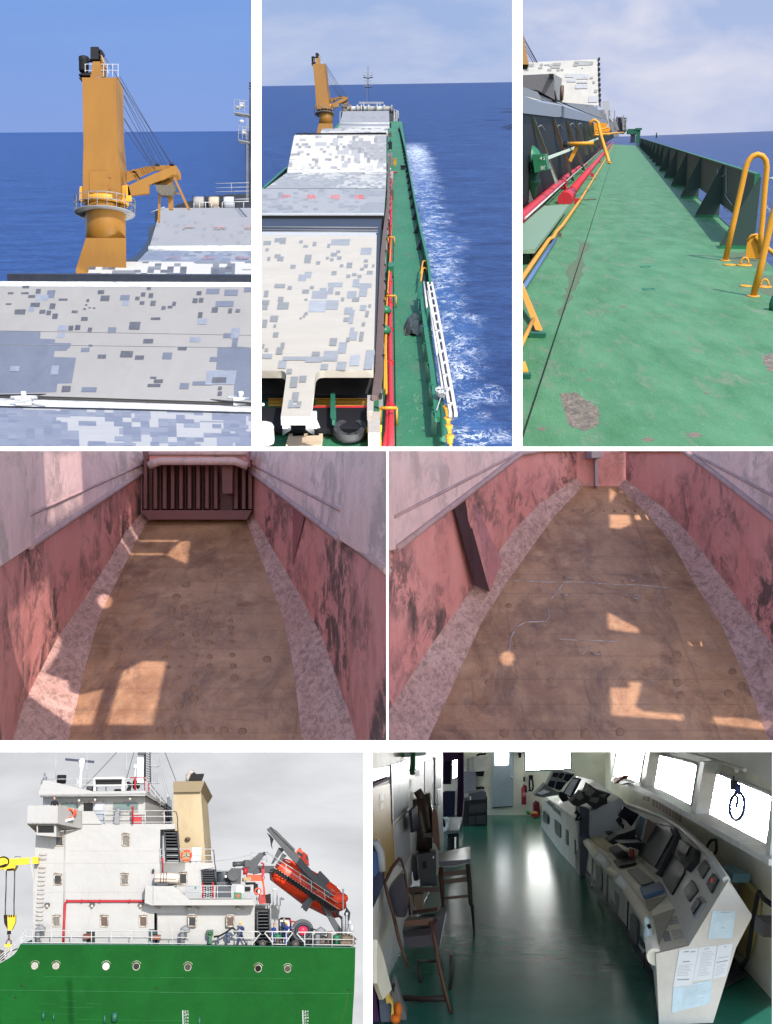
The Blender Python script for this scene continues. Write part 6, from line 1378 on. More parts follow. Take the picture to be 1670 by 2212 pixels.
# stern rails with funnel shaped gaps
for lab, xs in (('white slanted rail end by the walking man', ((600,820),760)),('white trapezoid rail section in front of the standing crew', ((855,1085),None)),('white rail section by the rope coil at the stern', ((1120,1585),None))):
 m = MB(); (xa, xb_), _ = xs; y0 = 555; yb = 668
 if 'trap' in lab: tb(m, E, [(920,yb, -.5),(918,640,-.5),(858,566,-.5),(868,y0,-.5),(1074,y0,-.5),(1086,566,-.5),(1034,640,-.5),(1034,yb, -.5)],.02); tb(m, E, [(890,606,-.5),(1060,608,-.5)],.014); tb(m, E, [(920,556,-.5),(920,yb, -.5)],.014); tb(m, E, [(1034,556,-.5),(1034,yb, -.5)],.014); tb(m, E, [(920,658,-.5),(1034,660,-.5)],.014)
 elif 'walking' in lab: tb(m, E, [(600,y0 - 4,-.5),(805,y0,-.5),(824,568,-.5),(760,650,-.5),(755,yb, -.5)],.02); tb(m, E, [(600,605,-.5),(800,606,-.5)],.014); tb(m, E, [(755,556,-.5),(755,yb, -.5)],.014)
 else:
  tb(m, E, [(1185,675,-.5),(1183,640,-.5),(1120,572,-.5),(1132,560,-.5),(1582,562,-.5),(1582,680,-.5)],.02)
  for y in (614,660): tb(m, E, [(1150 if y < 650 else 1185,y, -.5),(1582,y + 6,-.5)],.014)
  for x in (1186,1252,1410): tb(m, E, [(x, 562,-.5),(x, 678,-.5)],.014)
 solo('stern_rail', lab, 'railing', m, RAILW, 'white pipe rails of the ship')
m = MB()
for o in (0,30,60): tb(m, C, [(222 + o * .2,470 + o, -.5),(190 - o * .3,520 + o, -.5),(0,690 + o * .8,-.5),(-60,745 + o * .8,-.5)],.014)
for x, y in ((190,520),(100,600),(45,655)): tb(m, C, [(x, y, -.5),(x + 2,y + 85,-.5)],.014)
tb(m, C, [(215,458,-.5),(240,460,-.5)],.014)
solo('stair_rail', 'white rail sloping down to the left over the hull curve', 'railing', m, RAILW, 'white pipe rails of the ship')
m = pr(C, [(-50,640),(0,655),(42,690),(0,745),(-50,765)],-.2,.5); tb(m, C, [(-40,700,-.3),(80,655,-.3),(160,625,-.3)],.018)
solo('red_hull_piece', 'reddish brown structure behind the sloping rail at the lower left', 'structure', m, COAM)
# red fire line on the wall
m = MB(); tb(m, C, [(575,582,-.06),(578,480,-.06),(590,215,-.06),(606,194,-.06),(1370,194,-.06),(1386,188,-.06),(1388,160,-.06)],.036,0,8); j = MB()
for x in (600,735,900,1170,1372): j.tube([C(x, 194,-.06),C(x + 10,194,-.06)],.055,8)
thing('fire_line', 'thin dark red pipe along the white house wall', 'pipe', [part('pipe_run', m, DRED),part('joint', j, DRED)])
# lamps
for i, (f, x, y, lab) in enumerate(((C, 430,222,'wall lamp beside the ladder rungs'),(C, 838,222,'wall lamp above the middle lower window'),(C, 1278,222,'wall lamp near the overhanging deck'),(A, 720,465,'lamp under the wheelhouse roof by the door'),(A, 1182,450,'lamp under the wheelhouse roof over the big window'),(A, 865,458,'small lamp between door and roof'),(E, 240,355,'lamp under the overhanging deck by the left window'),(E, 640,355,'lamp under the overhanging deck by the walking man'))):
 c = f(x, y, -.05); m = MB().prism([c + X6 * a + U6 * b_ for a, b_ in ((-.085,-.005),(-.05,.04),(.05,.04),(.085,-.005),(0,.015))],-Z6*.12); bl = MB().ball(c - U6*.045 - Z6*.05,X6*.045,Z6*.045,U6*.055,10,6)
 thing('wall_lamp', lab, 'lamp', [part('hood', m, GUNM),part('bulb_guard', bl, FRAMEM)],'wall lamps of the ship')
# gooseneck vents
for f, k, x, yb, yt, r, lab in ((C, KA, 345,582,422,22,'grey gooseneck vent at the front end of the deck rail'),(C, KA, 1655,590,430,24,'grey gooseneck vent under the overhanging deck'),(E, KE, 1290,675,535,26,'grey gooseneck vent near the rope coil')):
 m = MB().tube([f(x, yb, -.3),f(x, yt + 50,-.3),f(x + 6,yt + 24,-.3),f(x + 24,yt + 14,-.3),f(x + 44,yt + 26,-.3),f(x + 46,yt + 50,-.3)],[r * k * .8] * 2 + [r * k * 1.0,r * k * 1.2,r * k * 1.1,r * k * .9],12); bs = MB().prism([f(x - 30,yb, -.3),f(x + 30,yb, -.3),f(x + 18,yb - 20,-.3),f(x - 18,yb - 20,-.3)],Z6*.3)
 thing('gooseneck_vent', lab, 'vent', [part('neck', m, STEEL),part('base', bs, NAVY)],'gooseneck vents on the main deck')
m = pr(A, [(1043,580),(1083,580),(1083,690),(1036,690)],-.05,.15); m.ball(A(1070,575,.05),X6*.1,U6*.12,Z6*.1,12,8); tb(m, A, [(1080,588,0),(1122,588,0)],.02); solo('telegraph_pedestal', 'grey pedestal on the bridge deck in front of the window', 'pedestal', m, STEEL)
m = pr(A, [(1208,612),(1286,612),(1286,688),(1200,688)],.0,.2); solo('hose_box', 'red box standing on the bridge deck', 'box', m, DRED, bevel=.01)
m = MB(); tb(m, A, [(1204,690,-.1),(1204,560,-.1),(1203,532,-.1)],.028,0,8); m.ball(A(1203,545,-.1),X6*.04,U6*.05,Z6*.04,8,6); solo('red_stand', 'slim red stand at the rail left of the red box', 'stand', m, DRED, 'red rails and posts')
# wheelhouse roof gear
m = MB().tube([A(594,104,.5),A(855,128,.5)],9 * KA, 8).box(A(724,116,.5),(A(855,128,.5) - A(594,104,.5)) * .5,U6*9 * KA, Z6*.05); pd = MB().lathe(A(724,370,.5),U6,[(17 * KA, 0),(13 * KA, 30 * KA),(11 * KA, 150 * KA),(24 * KA, 190 * KA),(24 * KA, 198 * KA),(16 * KA, 200 * KA),(30 * KA, 214 * KA),(30 * KA, 232 * KA),(20 * KA, 240 * KA),(14 * KA, 250 * KA)],14)
tb(pd, A, [(690,360,.5),(716,290,.5)],.012); tb(pd, A, [(740,370,.5),(738,200,.5)],.016)
thing('radar', 'radar on a white pedestal over the wheelhouse roof', 'radar', [part('scanner_bar', m, M('scanner_navy', (.015,.02,.05),.4,vs=1)),part('pedestal', pd, WPAINT)])
m = MB().tube([A(520,285,.3),A(598,285,.3)],36 * KA, 14); m.box(A(556,258,.3),X6*18 * KA, U6*10 * KA, Z6*.06); m.box(A(558,322,.3),X6*14 * KA, U6*8 * KA, Z6*.06); solo('searchlight', 'black searchlight drum at the front of the roof', 'searchlight', m, SOOT)
m = MB().tube([A(786,372,.3),A(846,372,.3)],22 * KA, 12); solo('signal_lamp', 'small dark lamp drum below the radar', 'lamp', m, GUNM)
m = pr(A, [(850,268),(1118,264),(1136,276),(1130,390),(1104,390),(1108,278),(864,282),(868,390),(850,390)],.0,.1); addpr(m, A, [(864,335),(1108,332),(1108,350),(864,352)],0,.1); bk = pr(A, [(864,280),(1108,278),(1108,335),(864,337)],.04,.4); lg6 = MB(); tb(lg6,A, [(880,352,.1),(880,392,.1)],.015); tb(lg6,A, [(962,352,.1),(962,392,.1)],.015)
thing('compass_shelter', 'white framed black board stand on the roof centre', 'shelter', [part('frame', m, WPAINT),part('dark_panel', bk, SOOT),part('leg', lg6,GUNM)])
m = pr(A, [(1145,310),(1170,305),(1200,325),(1185,388),(1140,388),(1165,350)],.1,.2); m.ball(A(1222,330,.2),X6*.07,U6*.16,Z6*.1,10,8); m.ball(A(1255,345,.2),X6*.06,U6*.1,Z6*.08,10,8); m.ball(A(1070,384,.1),X6*.13,U6*.04,Z6*.08,10,6); solo('covered_gear', 'dark covered compass gear at the red roof rail', 'gear', m, SOOT)
m = MB().lathe(A(1229,192,.4),U6,[(12 * KA, 0),(19 * KA, 6 * KA),(19 * KA, 24 * KA),(12 * KA, 36 * KA),(3 * KA, 40 * KA)],14); tb(m, A, [(1229,192,.4),(1228,240,.4),(1220,270,.4)],.02); solo('satellite_dome', 'small white dome antenna left of the big mast', 'antenna', m, WPAINT)
m = pr(A, [(1248,20),(1310,20),(1310,320),(1248,320)],.9,1.4); bkl = MB(); tb(bkl, A, [(1318,-5,.8),(1316,300,.8)],.03); cg = MB()
for x in (1378,1398,1418,1432): tb(cg, A, [(x, 0,.9),(x - 3,330,.9)],.008)
for y in (40,165,318): cg.torus(A(1402,y, .9),X6*.17,Z6*.12,.012,14,5)
tr_ = MB()
for y in range(30,300,22): tb(tr_, A, [(1330,y, .9),(1362,y + 14,.9)],.012);
tb(tr_, A, [(1362,20,.9),(1366,330,.9)],.02); tr_.box(A(1285,45,.8),X6*.12,U6*.05,Z6*.1)
thing('main_mast', 'tall white signal mast rising out of the picture above the bridge', 'mast', [part('column', m, WPAINT),part('cable_run', bkl, SOOT),part('ladder_cage', cg, PALEST),part('cross_brace', tr_, GUNM)])
for x, y1,lab in ((508,285,'thin whip antenna at the front of the roof'),(790,330,'thin whip antenna right of the radar'),(1150,270,'thin whip antenna left of the mast')):
 m = MB().tube([A(x, y1,.4),A(x - 1,180,.4),A(x + 1,-8,.4)],[.014,.012,.006],6); m.tube([A(x, 186,.4),A(x, 200,.4)],.024,6); solo('whip_antenna', lab, 'antenna', m, PALEST, 'whip antennas')
for i, (p, q_) in enumerate((((1075,25),(750,372)),((1222,20),(1150,280)),((1490,20),(1598,300)),((1410,30),(1525,500)),((1425,30),(1530,420)))):
 solo('stay_wire', ('long stay wire slanting down over the roof to the left', 'steep stay wire just left of the mast', 'stay wire from the mast to the funnel top', 'thin wire right of the mast, lower one', 'thin wire right of the mast, upper one')[i],'wire', MB().tube([A(*p, .5),A(*q_, .5 if i < 2 else 1.5)],.010 if i < 3 else .006,5),GUNM if i < 3 else PALEST, 'mast stay wires')
m = MB(); tb(m, A, [(408,300,0),(406,262,0)],.05,0,8); m.ball(A(406,240,0),X6*.035,Z6*.035,U6*.05,8,6); tb(m, A, [(392,280,0),(378,300,0),(378,315,0)],.02); m.ball(A(378,318,0),X6*.03,Z6*.03,U6*.04,8,6); tb(m, A, [(410,262,0),(425,262,0),(425,285,0)],.014); solo('navigation_lamp', 'small lamp post at the front corner of the roof', 'lamp', m, STEEL)
m = MB()
for x, y in ((1470,555),(1522,425),(1535,445),(1552,470)): tb(m, A, [(x, y, 2.4),(x + 2,650,2.4)],.015)
for x, y in ((1522,432),(1470,560),(1555,655)): m.box(A(x, y, 2.3),X6*.035,U6*.06,Z6*.04)
tb(m, A, [(1468,602,.5),(1480,594,.5),(1494,610,.5),(1494,688,.5)],.016); solo('antenna_cluster', 'cluster of thin posts on the deck left of the funnel', 'antenna', m, PALEST)
# ---- lifebuoys, raft
def lifebuoy(c, r, lab, spokes):
 m = MB().torus(c, X6 * r, U6 * r, r * .22,26,10); bd = MB()
 for t in (45,135,225,315):
  a = math.radians(t); p = c + (X6 * math.cos(a) + U6 * math.sin(a)) * r; tg = (U6 * math.cos(a) - X6 * math.sin(a)); bd.tube([p - tg * r * .09,p + tg * r * .09],r * .235,10)
 ps = [part('ring', m, ORANGE),part('band', bd, M('faded_band', (.6,.25,.18),.6,vs=2))]
 if spokes:
  rp_ = MB()
  for t in (90,210,330): rp_.tube([c, c + (X6 * math.cos(math.radians(t)) + U6 * math.sin(math.radians(t))) * r],r * .07,6)
  ps.append(part('bracket', rp_, COAM))
 return thing('lifebuoy', lab, 'lifebuoy', ps, 'orange lifebuoys')
lifebuoy(B(272,848,-.1),34 * KB, 'orange lifebuoy on the rail in front of the funnel', True); lifebuoy(A(634,598,-.5),34 * KA, 'orange lifebuoy hung on the bridge wing side', False); lifebuoy(E(803,225,-.4),22 * KE, 'red lifebuoy by the rescue boat davit', False)
m = pr(A, [(588,652),(665,632),(668,650),(580,676)],-.62,-.45); lb = MB().lathe(A(680,612,-.4),U6,[(13 * KA, 0),(13 * KA, 26 * KA),(8 * KA, 40 * KA)],10); tb(lb, A, [(672,580,-.4),(672,600,-.4)],.012)
thing('buoy_light', 'white bracket and orange light beside the bridge wing lifebuoy', 'light', [part('bracket', m, WPAINT),part('lamp', lb, ORANGE)])
RAFT = M('raft_shell', (.50,.42,.36),.5,dirt=(.3,.22,.16),amt=.7,vs=1.5)
m = MB().lathe(B(18,1028,-.3),(B(190,1030,-.3) - B(18,1028,-.3)),[(24 * KB, 0),(34 * KB, 8 * KB),(37 * KB, 40 * KB),(38 * KB, 82 * KB),(38 * KB, 90 * KB),(37 * KB, 130 * KB),(34 * KB, 164 * KB),(24 * KB, 172 * KB)],16); st6 = MB()
for x in (70,92,112): st6.torus(B(x, 1029,-.3),U6*38.5 * KB, Z6*38.5 * KB, .010,18,5)
st6.tube([B(18,1032,-.66 + .02),B(190,1034,-.64)],.012,5); cr6 = pr(B, [(38,1066),(130,1066),(126,1082),(42,1082)],-.5,-.1)
thing('liferaft_canister', 'pale liferaft canister in its cradle on the house wall', 'life raft', [part('shell', m, RAFT),part('strap', st6,SOOT),part('cradle', cr6,GUNM)])
m = MB(); tb(m, B, [(84,872,-.05),(86,990,-.05)],.02); m.box(B(84,880,-.05),X6*.03,U6*.05,Z6*.03); solo('red_pipe', 'short red pipe above the liferaft canister', 'pipe', m, DRED)
m = MB(); m.ball(B(10,968,-.1),X6*.04,U6*.06,Z6*.06,8,6); tb(m, B, [(10,975,-.1),(14,990,0)],.014); solo('camera_lamp', 'small white lamp left of the liferaft canister', 'lamp', m, GUNM)
# ---- free-fall lifeboat on its ramp
def axis_px(p, q_, f): return (f(*q_) - f(*p))
bow, stern = B(1550,1205,1.0),B(985,905,1.0); ax = (stern - bow); Lb = ax.length; ax.normalize(); nb_ = Z6.cross(ax).normalized()
if nb_.dot(U6) < 0: nb_ = -nb_
rows = []; N_ = 20; prof = [(0,.05),(.03,.12),(.08,.2),(.2,.29),(.4,.335),(.7,.335),(.9,.30),(.98,.24),(1,.12)]
def interp(t, pf):
 for (a, x),(b, y) in zip(pf, pf[1:]):
  if t <= b: return x + (y - x) * (t - a) / (b - a)
 return pf[-1][1]
hb6 = MB(); ring_ = []
for i in range(25):
 t = i / 24; r = interp(t, prof) * 1.45
 c = bow + ax * Lb * t - nb_ * (.22 - .05 * t)
 ring_.append([c + Z6 * math.cos(a) * r * .9 + nb_ * (math.sin(a) * r * (1.0 if math.sin(a) > 0 else .95)) for a in [2 * math.pi * k / N_ for k in range(N_)]])
vs6 = [[hb6.v(p) for p in r] for r in ring_]
for a_, b_ in zip(vs6,vs6[1:]):
 for k in range(N_):
  f_ = hb6.bm.faces.new((a_[k],a_[(k + 1) % N_],b_[(k + 1) % N_],b_[k])); f_.smooth = True
hb6.bm.faces.new(vs6[0]); hb6.bm.faces.new(vs6[-1])
keel = MB().prism([B(x, y, .9) for x, y in ((940,985),(975,1000),(1270,1180),(1440,1290),(1500,1330),(1420,1345),(1200,1235),(990,1075),(945,1040))],Z6*.8)
con = MB().hexa([B(1128,826,.55),B(1158,788,.55),B(1228,845,.55),B(1240,930,.55),B(1215,930,.55)],[B(1128,826,1.4),B(1158,788,1.4),B(1228,845,1.4),B(1240,930,1.4),B(1215,930,1.4)])
cw = MB().prism([B(x, y, .53) for x, y in ((1150,812),(1190,835),(1182,858),(1143,836))],Z6*.03); cw.prism([B(x, y, .53) for x, y in ((1212,855),(1228,858),(1236,890),(1222,878))],Z6*.03)
hatch6 = MB().prism([B(x, y, .22) for x, y in ((1328,970),(1400,1045),(1370,1092),(1298,1012))],Z6*.3); fin = MB().ball(B(1475,1185,.3),X6*68 * KB, U6*42 * KB, Z6*.2,14,8)
rl6 = MB()
tb(rl6,B, [(1160,790,1),(1175,800,1),(1165,805,1)],.02)
gr = MB()
for a_, b_ in (((1050,885),(1090,905)),((1410,1110),(1440,1132))): tb(gr, B, [(*a_, .28),(*b_, .28)],.012)
thing('lifeboat', 'orange free fall lifeboat tilted bow down on the stern ramp', 'lifeboat', [part('hull', hb6,ORANGE),part('keel', keel, ORED),part('conning_tower', con, ORANGE, [part('window', cw, GLASSD)]),part('side_hatch', hatch6,GUNM),part('bow_fender', fin, ORANGE),part('grab_rail', gr, RAILW),part('top_handle', rl6,SOOT)])
m = MB().prism([B(x, y, .1) for x, y in ((905,642),(935,620),(1060,740),(1258,965),(1425,1150),(1400,1175),(1230,1010),(1085,860),(965,715))],Z6*.14)
fl6 = MB().prism([B(x, y, .05) for x, y in ((935,620),(985,655),(1130,800),(1120,812),(960,660))],Z6*.06); lg7 = MB()
for pts_ in (((1000,785),(1048,795),(955,915),(940,915)),((1030,830),(1062,850),(1010,905),(990,905)),((1125,905),(1150,900),(1300,1120),(1285,1128))): lg7.prism([B(x, y, .3) for x, y in pts_],Z6*.1)
for pts_ in (((1240,1170),(1262,1180),(1215,1262),(1180,1262),(1200,1215)),): lg7.prism([B(x, y, .2) for x, y in pts_],Z6*.3)
lg7.prism([E(x, y, .3) for x, y in ((1300,300),(1335,300),(1515,580),(1460,590))],Z6*.2); lg7.prism([E(x, y, .3) for x, y in ((1245,265),(1180,345),(1175,372),(1200,392),(1228,350),(1270,290))],Z6*.2); lg7.prism([E(x, y, .5) for x, y in ((1440,395),(1500,440),(1530,375),(1525,350),(1560,400),(1540,560),(1490,560),(1490,460))],Z6*.2)
stp = MB(); spr = MB()
spr.tube([B(965,955,.12),B(1270,1165,.12),B(1470,1300,.12)],.035,6)
for k in range(24):
 p = B(965,955,.1).lerp(B(1440,1275,.1),k / 23); stp.box(p - U6*.03,X6*.12,U6*.025,Z6*.12); stp.box(p + X6*.1 - U6*.08,X6*.03,U6*.06,Z6*.12)
hr = MB()
for (a_, b_) in (((910,822),(1440,1170)),((980,905),(1470,1225)),((960,942),(1480,1275))): tb(hr, B, [(*a_, .02),(*b_, .02)],.012)
for x, y in ((1056,918),(1165,990),(1255,1050),(1358,1120)): tb(hr, B, [(x, y, .02),(x + 4,y + 75,.02)],.012)
pin = MB().prism([B(x, y, 0) for x, y in ((905,668),(935,690),(960,720),(945,760),(950,800),(938,770),(930,710))],Z6*.05)
thing('launch_ramp', 'dark grey lifeboat launching ramp with boom, steps and legs', 'davit', [part('boom', m, GUNM, [part('flange', fl6,GUNM),part('chain_end', pin, SOOT)]),part('leg', lg7,GUNM),part('step', stp, SOOT),part('stringer', spr, GUNM),part('handrail', hr, RAILW)])
# ---- winches and rescue boat between stair and ramp
m = MB().tube([B(635,918,.4),B(720,912,.4)],17 * KB, 12).tube([B(645,918,.4),B(655,917,.4)],21 * KB, 12).tube([B(720,912,.4),B(775,912,.4)],24 * KB, 12); m.box(B(750,912,.4),X6*16 * KB, U6*26 * KB, Z6*.15)
m.tube([B(600,1045,.4),B(650,1045,.4)],18 * KB, 12); m.box(B(660,1010,.4),X6*36 * KB, U6*54 * KB, Z6*.25); m.lathe(B(640,1000,.2),-Z6,[(42 * KB, 0),(42 * KB, .15)],18)
arm = MB().prism([B(x, y, .3) for x, y in ((760,985),(790,990),(890,840),(885,822),(850,826),(700,955))],Z6*.2); arm.prism([B(x, y, .4) for x, y in ((790,925),(960,930),(985,960),(955,990),(860,985),(800,1000))],Z6*.3); arm.tube([B(880,835,.3),B(895,832,.3)],.06,8)
rd = MB().tube([B(736,945,.2),B(736,1000,.2)],17 * KB, 10); rd.tube([B(712,1040,.3),B(745,1040,.3)],12 * KB, 8)
thing('davit_winch', 'dark grey davit winch and arm beside the red cylinder', 'winch', [part('motor', m, GUNM),part('arm', arm, GUNM),part('cylinder', rd, DRED)])
m = MB().lathe(B(562,1060,.6),U6,[(50 * KB, 0),(52 * KB, 4 * KB),(52 * KB, 70 * KB),(50 * KB, 76 * KB)],18); m.box(B(565,1130,.7),X6*56 * KB, U6*60 * KB, Z6*.3); pl_ = MB().box(B(582,1013,-.02 + .2),X6*7 * KB, U6*8 * KB, Z6*.01)
thing('drum_winch', 'big blue grey drum behind the rail by the short stairway', 'winch', [part('drum', m, M('blue_grey_drum', (.045,.055,.065),.45,vs=1)),part('plate', pl_, WPAINT)])
m = MB();
for x in (398,480): tb(m, B, [(x, 1060,-.5),(x, 1192,-.5)],.03,0,8)
rp7 = MB()
for x in (420,440,458): tb(rp7,B, [(x, 1075,-.45),(x + 4,1130,-.5),(x, 1185,-.45)],.012)
for y in range(1085,1185,16): tb(rp7,B, [(405,y - 4,-.45),(440,y + 5,-.48),(475,y - 4,-.45)],.012)
thing('embarkation_ladder', 'rolled dark rope ladder between two red posts', 'ladder', [part('post', m, DRED),part('rope_web', rp7,SOOT)])
m = MB().prism([B(x, y, .1) for x, y in ((752,1000),(868,1000),(878,1030),(875,1050),(790,1050),(752,1020))],Z6*.7); tb(m, B, [(872,1040,.1),(882,1100,.1),(886,1165,.1)],.03); hd = MB().prism([B(x, y, 0) for x, y in ((722,1018),(782,1018),(782,1046),(722,1048))],Z6*.1)
bt = MB().prism([B(x, y, .1) for x, y in ((845,1155),(925,1162),(905,1225),(845,1232),(832,1190))],Z6*.7); bk7 = MB().prism([B(x, y, .05) for x, y in ((895,1160),(935,1150),(938,1225),(905,1228))],Z6*.3)
thing('rescue_boat', 'orange rescue boat frame behind the white rail', 'rescue boat', [part('cover', m, ORANGE),part('plate', hd, M('brass_plate', (.25,.18,.09),.5,vs=2)),part('hull', bt, ORED),part('engine', bk7,SOOT)])
m = MB().prism([B(x, y, .0) for x, y in ((862,955),(888,950),(888,990),(878,1010),(866,1000))],Z6*.1); tb(m, B, [(860,905,.05),(880,915,.05),(875,955,.05)],.03); m.torus(B(879,1022,.05),X6*.03,U6*.05,.012,10,5); solo('fall_block', 'dark red fall block hanging under the davit arm', 'block', m, DRED)
m = MB().prism([B(x, y, -.58) for x, y in ((668,1088),(720,1088),(718,1140),(666,1138))],Z6*.02); solo('notice_board', 'blank white board on the rail by the green sign', 'board', m, WPAINT)
m = MB().prism([B(x, y, -.6) for x, y in ((645,1138),(706,1138),(706,1194),(645,1194))],Z6*.03); fg6 = MB().prism([B(x, y, -.615) for x, y in ((660,1160),(676,1164),(682,1150),(690,1160),(698,1168),(684,1172),(676,1186),(672,1174))],Z6*.012)
thing('embarkation_sign', 'green sign with a red figure mark on the rail', 'sign', [part('board', m, M('sign_green', (.03,.12,.05),.5,vs=1)),part('mark', fg6,M('sign_red', (.6,.05,.05),.5,vs=1))])
m = MB().prism([E(x, y, -.02) for x, y in ((283,188),(298,188),(298,205),(283,205))],Z6*.02); solo('safety_placard', 'tiny green placard on the wall right of the raft', 'sign', m, GRN)
m = pr(B, [(735,1060),(815,1058),(820,1075),(745,1080)],.2,.6); addpr(m, B, [(735,1095),(775,1095),(778,1120),(760,1140),(735,1135)],.1,.4); addpr(m, B, [(805,1070),(835,1070),(835,1150),(820,1160),(805,1130)],.1,.4); solo('boat_engine_gear', 'dark gear cluttered under the orange rescue boat frame', 'gear', m, SOOT)
m = MB();
for x0,y0,x1,y1 in ((780,828,786,900),(780,828,850,826),(790,860,840,862),(905,820,905,900),(865,880,905,874),(905,820,1000,900)): tb(m, B, [(x0,y0,.5),(x1,y1,.5)],.012)
tb(m, B, [(500,892,.8),(640,875,.8),(780,842,.8)],.008); tb(m, B, [(510,965,.3),(640,963,.3)],.014); tb(m, B, [(548,955,.3),(548,980,.3)],.01)
solo('upper_deck_rail', 'thin grey rails and line above the davit winch', 'railing', m, PALEST)
m = MB()
for x, y in ((930,1130),(955,1110),(985,1130),(1010,1190)): tb(m, B, [(x, 1245,.6),(x + 2,y, .6),(x + 14,y - 12,.6)],.02)
for x, y in ((966,1112),(1024,1192)): m.box(B(x, y, .6),X6*.07,U6*.03,Z6*.06)
solo('floodlight_post', 'white posts with small floodlights behind the aft house', 'light', m, PALEST)
m = pr(E, [(795,232),(810,200),(825,215),(822,330),(800,332)],.1,.3); tb(m, E, [(900,250,.2),(905,340,.2),(904,540,.2)],.025,0,8); tb(m, E, [(940,340,.4),(975,345,.4),(975,415,.4)],.02); solo('aft_pipework', 'pipes and fittings on the aft end of the house', 'pipe', m, PALEST)
# ---- crane hook at the left
SHY = M('signal_yellow', (.66,.43,.01),.4,dirt=(.35,.25,.02),vs=1)
m = pr(A, [(60,1010),(270,995),(270,1055),(80,1068)],-.3,.1); e1 = pr(A, [(290,992),(345,990),(345,1052),(290,1052)],-.32,.12); hd1 = pr(A, [(-40,985),(30,985),(70,1010),(78,1060),(145,1070),(118,1116),(60,1116),(30,1100),(-40,1110)],-.4,.2); sh = MB().torus(A(25,1035,-.42),X6*.17,U6*.14,.02,20,6); tb(sh, A, [(-20,1085,-.42),(60,1058,-.42)],.03); tb(sh, A, [(60,1108,-.42),(125,1100,-.42)],.03)
ta = MB(); tb(ta, A, [(135,1000,-.1),(138,986,-.1),(182,986,-.1),(185,998,-.1)],.01); gp = pr(A, [(268,985),(288,985),(312,1190),(302,1195),(272,1055)],-.36,-.3)
rope6 = MB(); tb(rope6,A, [(57,1115,-.1),(55,1270,-.1),(50,1400,-.1)],.018); tb(rope6,A, [(134,1080,-.1),(131,1270,-.1),(127,1400,-.1)],.018)
rope6.tube([A(50,1390,-.1),C(48,330,-.1)],.018,6).tube([A(127,1390,-.1),C(128,330,-.1)],.018,6)
thing('crane_boom', 'yellow crane boom end resting on the white house corner', 'crane', [part('boom', m, SHY),part('boom_tip', e1,SHY),part('boom_head', hd1,SHY, [part('sheave', sh, SOOT)]),part('tip_handle', ta, GUNM),part('boom_rest', gp, HOUSE),part('hoist_rope', rope6,GUNM)])
m = pr(C, [(58,322),(138,322),(138,385),(105,458),(78,458),(50,420)],-.2,.05); ck = pr(C, [(32,320),(66,320),(70,455),(38,395)],-.22,.07); tp6 = MB()
for x in (45,62,84,104,126): tp6.box(C(x, 328,-.22),X6*.02,U6*.03,Z6*.02)
sw = MB().tube([C(82,462,-.08),C(82,496,-.08)],.055,10); rg = MB().tube([C(81,500,-.08),C(80,548,-.08)],.03,8); rg.torus(C(79,572,-.08),X6*.07,U6*.085,.02,16,6)
hk6 = MB().tube([C(80,575,-.08),C(78,650,-.08)],.035,8).box(C(76,596,-.08),X6*.10,U6*.03,Z6*.04)
thing('hook_block', 'yellow and black crane hook block hanging on two ropes', 'hook', [part('cheek', m, SHY),part('black_cheek', ck, SOOT),part('bolt', tp6,SOOT),part('swivel', sw, SOOT),part('shackle', rg, COAM),part('hook', hk6,SHY)])
# ---- things on the main deck
for x0,lab in ((800,'rusty bollard winch by the middle lower window'),(1418,'rusty small locker with a green cloth at the deck rail')):
 m = pr(C, [(x0 - 44,492),(x0 + 28,490),(x0 + 28,534),(x0 - 44,536)],-.2,.2) if x0 == 800 else pr(C, [(x0 - 36,505),(x0 + 40,505),(x0 + 40,542),(x0 - 36,542)],-.3,.1)
 b2 = MB();
 if x0 == 800: addpr(b2,C, [(782,470),(862,470),(862,582),(776,582),(790,540)],.0,.3)
 else: addpr(b2,C, [(1352,450),(1405,450),(1400,545),(1358,545)],-.1,.2); tb(b2,C, [(1400,540,-.2),(1400,588,-.2)],.03); addpr(b2,C, [(1390,500),(1400,472),(1420,480),(1435,505)],-.25,-.05)
 thing('deck_winch', lab, 'winch', [part('drum_box', m, M('rust_brown', (.17,.055,.035),.6,dirt=(.08,.03,.02),vs=2)),part('stand', b2,SOOT if x0 == 800 else M('dark_teal_cloth', (.02,.05,.05),.7,vs=2))])
m = pr(E, [(385,545),(438,543),(438,585),(425,600),(430,655),(398,655),(402,600),(385,585)],-.2,.1); m.ball(E(410,570,-.2),X6*.08,U6*.06,Z6*.08,10,6); hs6 = MB().tube([E(440,598,-.25),E(490,590,-.25),E(540,562,-.25),E(585,528,-.25),E(600,526,-.25),E(618,545,-.25),E(606,565,-.25)],.03,8)
thing('hose_station', 'green hose reel with a black hose running to the walking man', 'hose', [part('reel', m, M('dull_green', (.03,.09,.05),.5,dirt=(.1,.05,.03),vs=2)),part('hose', hs6,SOOT)])
m = MB(); tb(m, E, [(560,650,-.2),(560,585,-.2)],.05,0,8); m.lathe(E(560,590,-.2),U6,[(.09,0),(.09,.05),(.05,.10)],10); tb(m, E, [(476,655,-.2),(476,600,-.2)],.03); tb(m, E, [(636,660,-.3),(634,570,-.3),(620,562,-.3),(606,570,-.3)],.02)
solo('sounding_pipe', 'small blue capped pipes standing on the deck by the walking man', 'pipe', m, M('dull_blue', (.05,.07,.13),.5,dirt=(.2,.15,.1),vs=2))
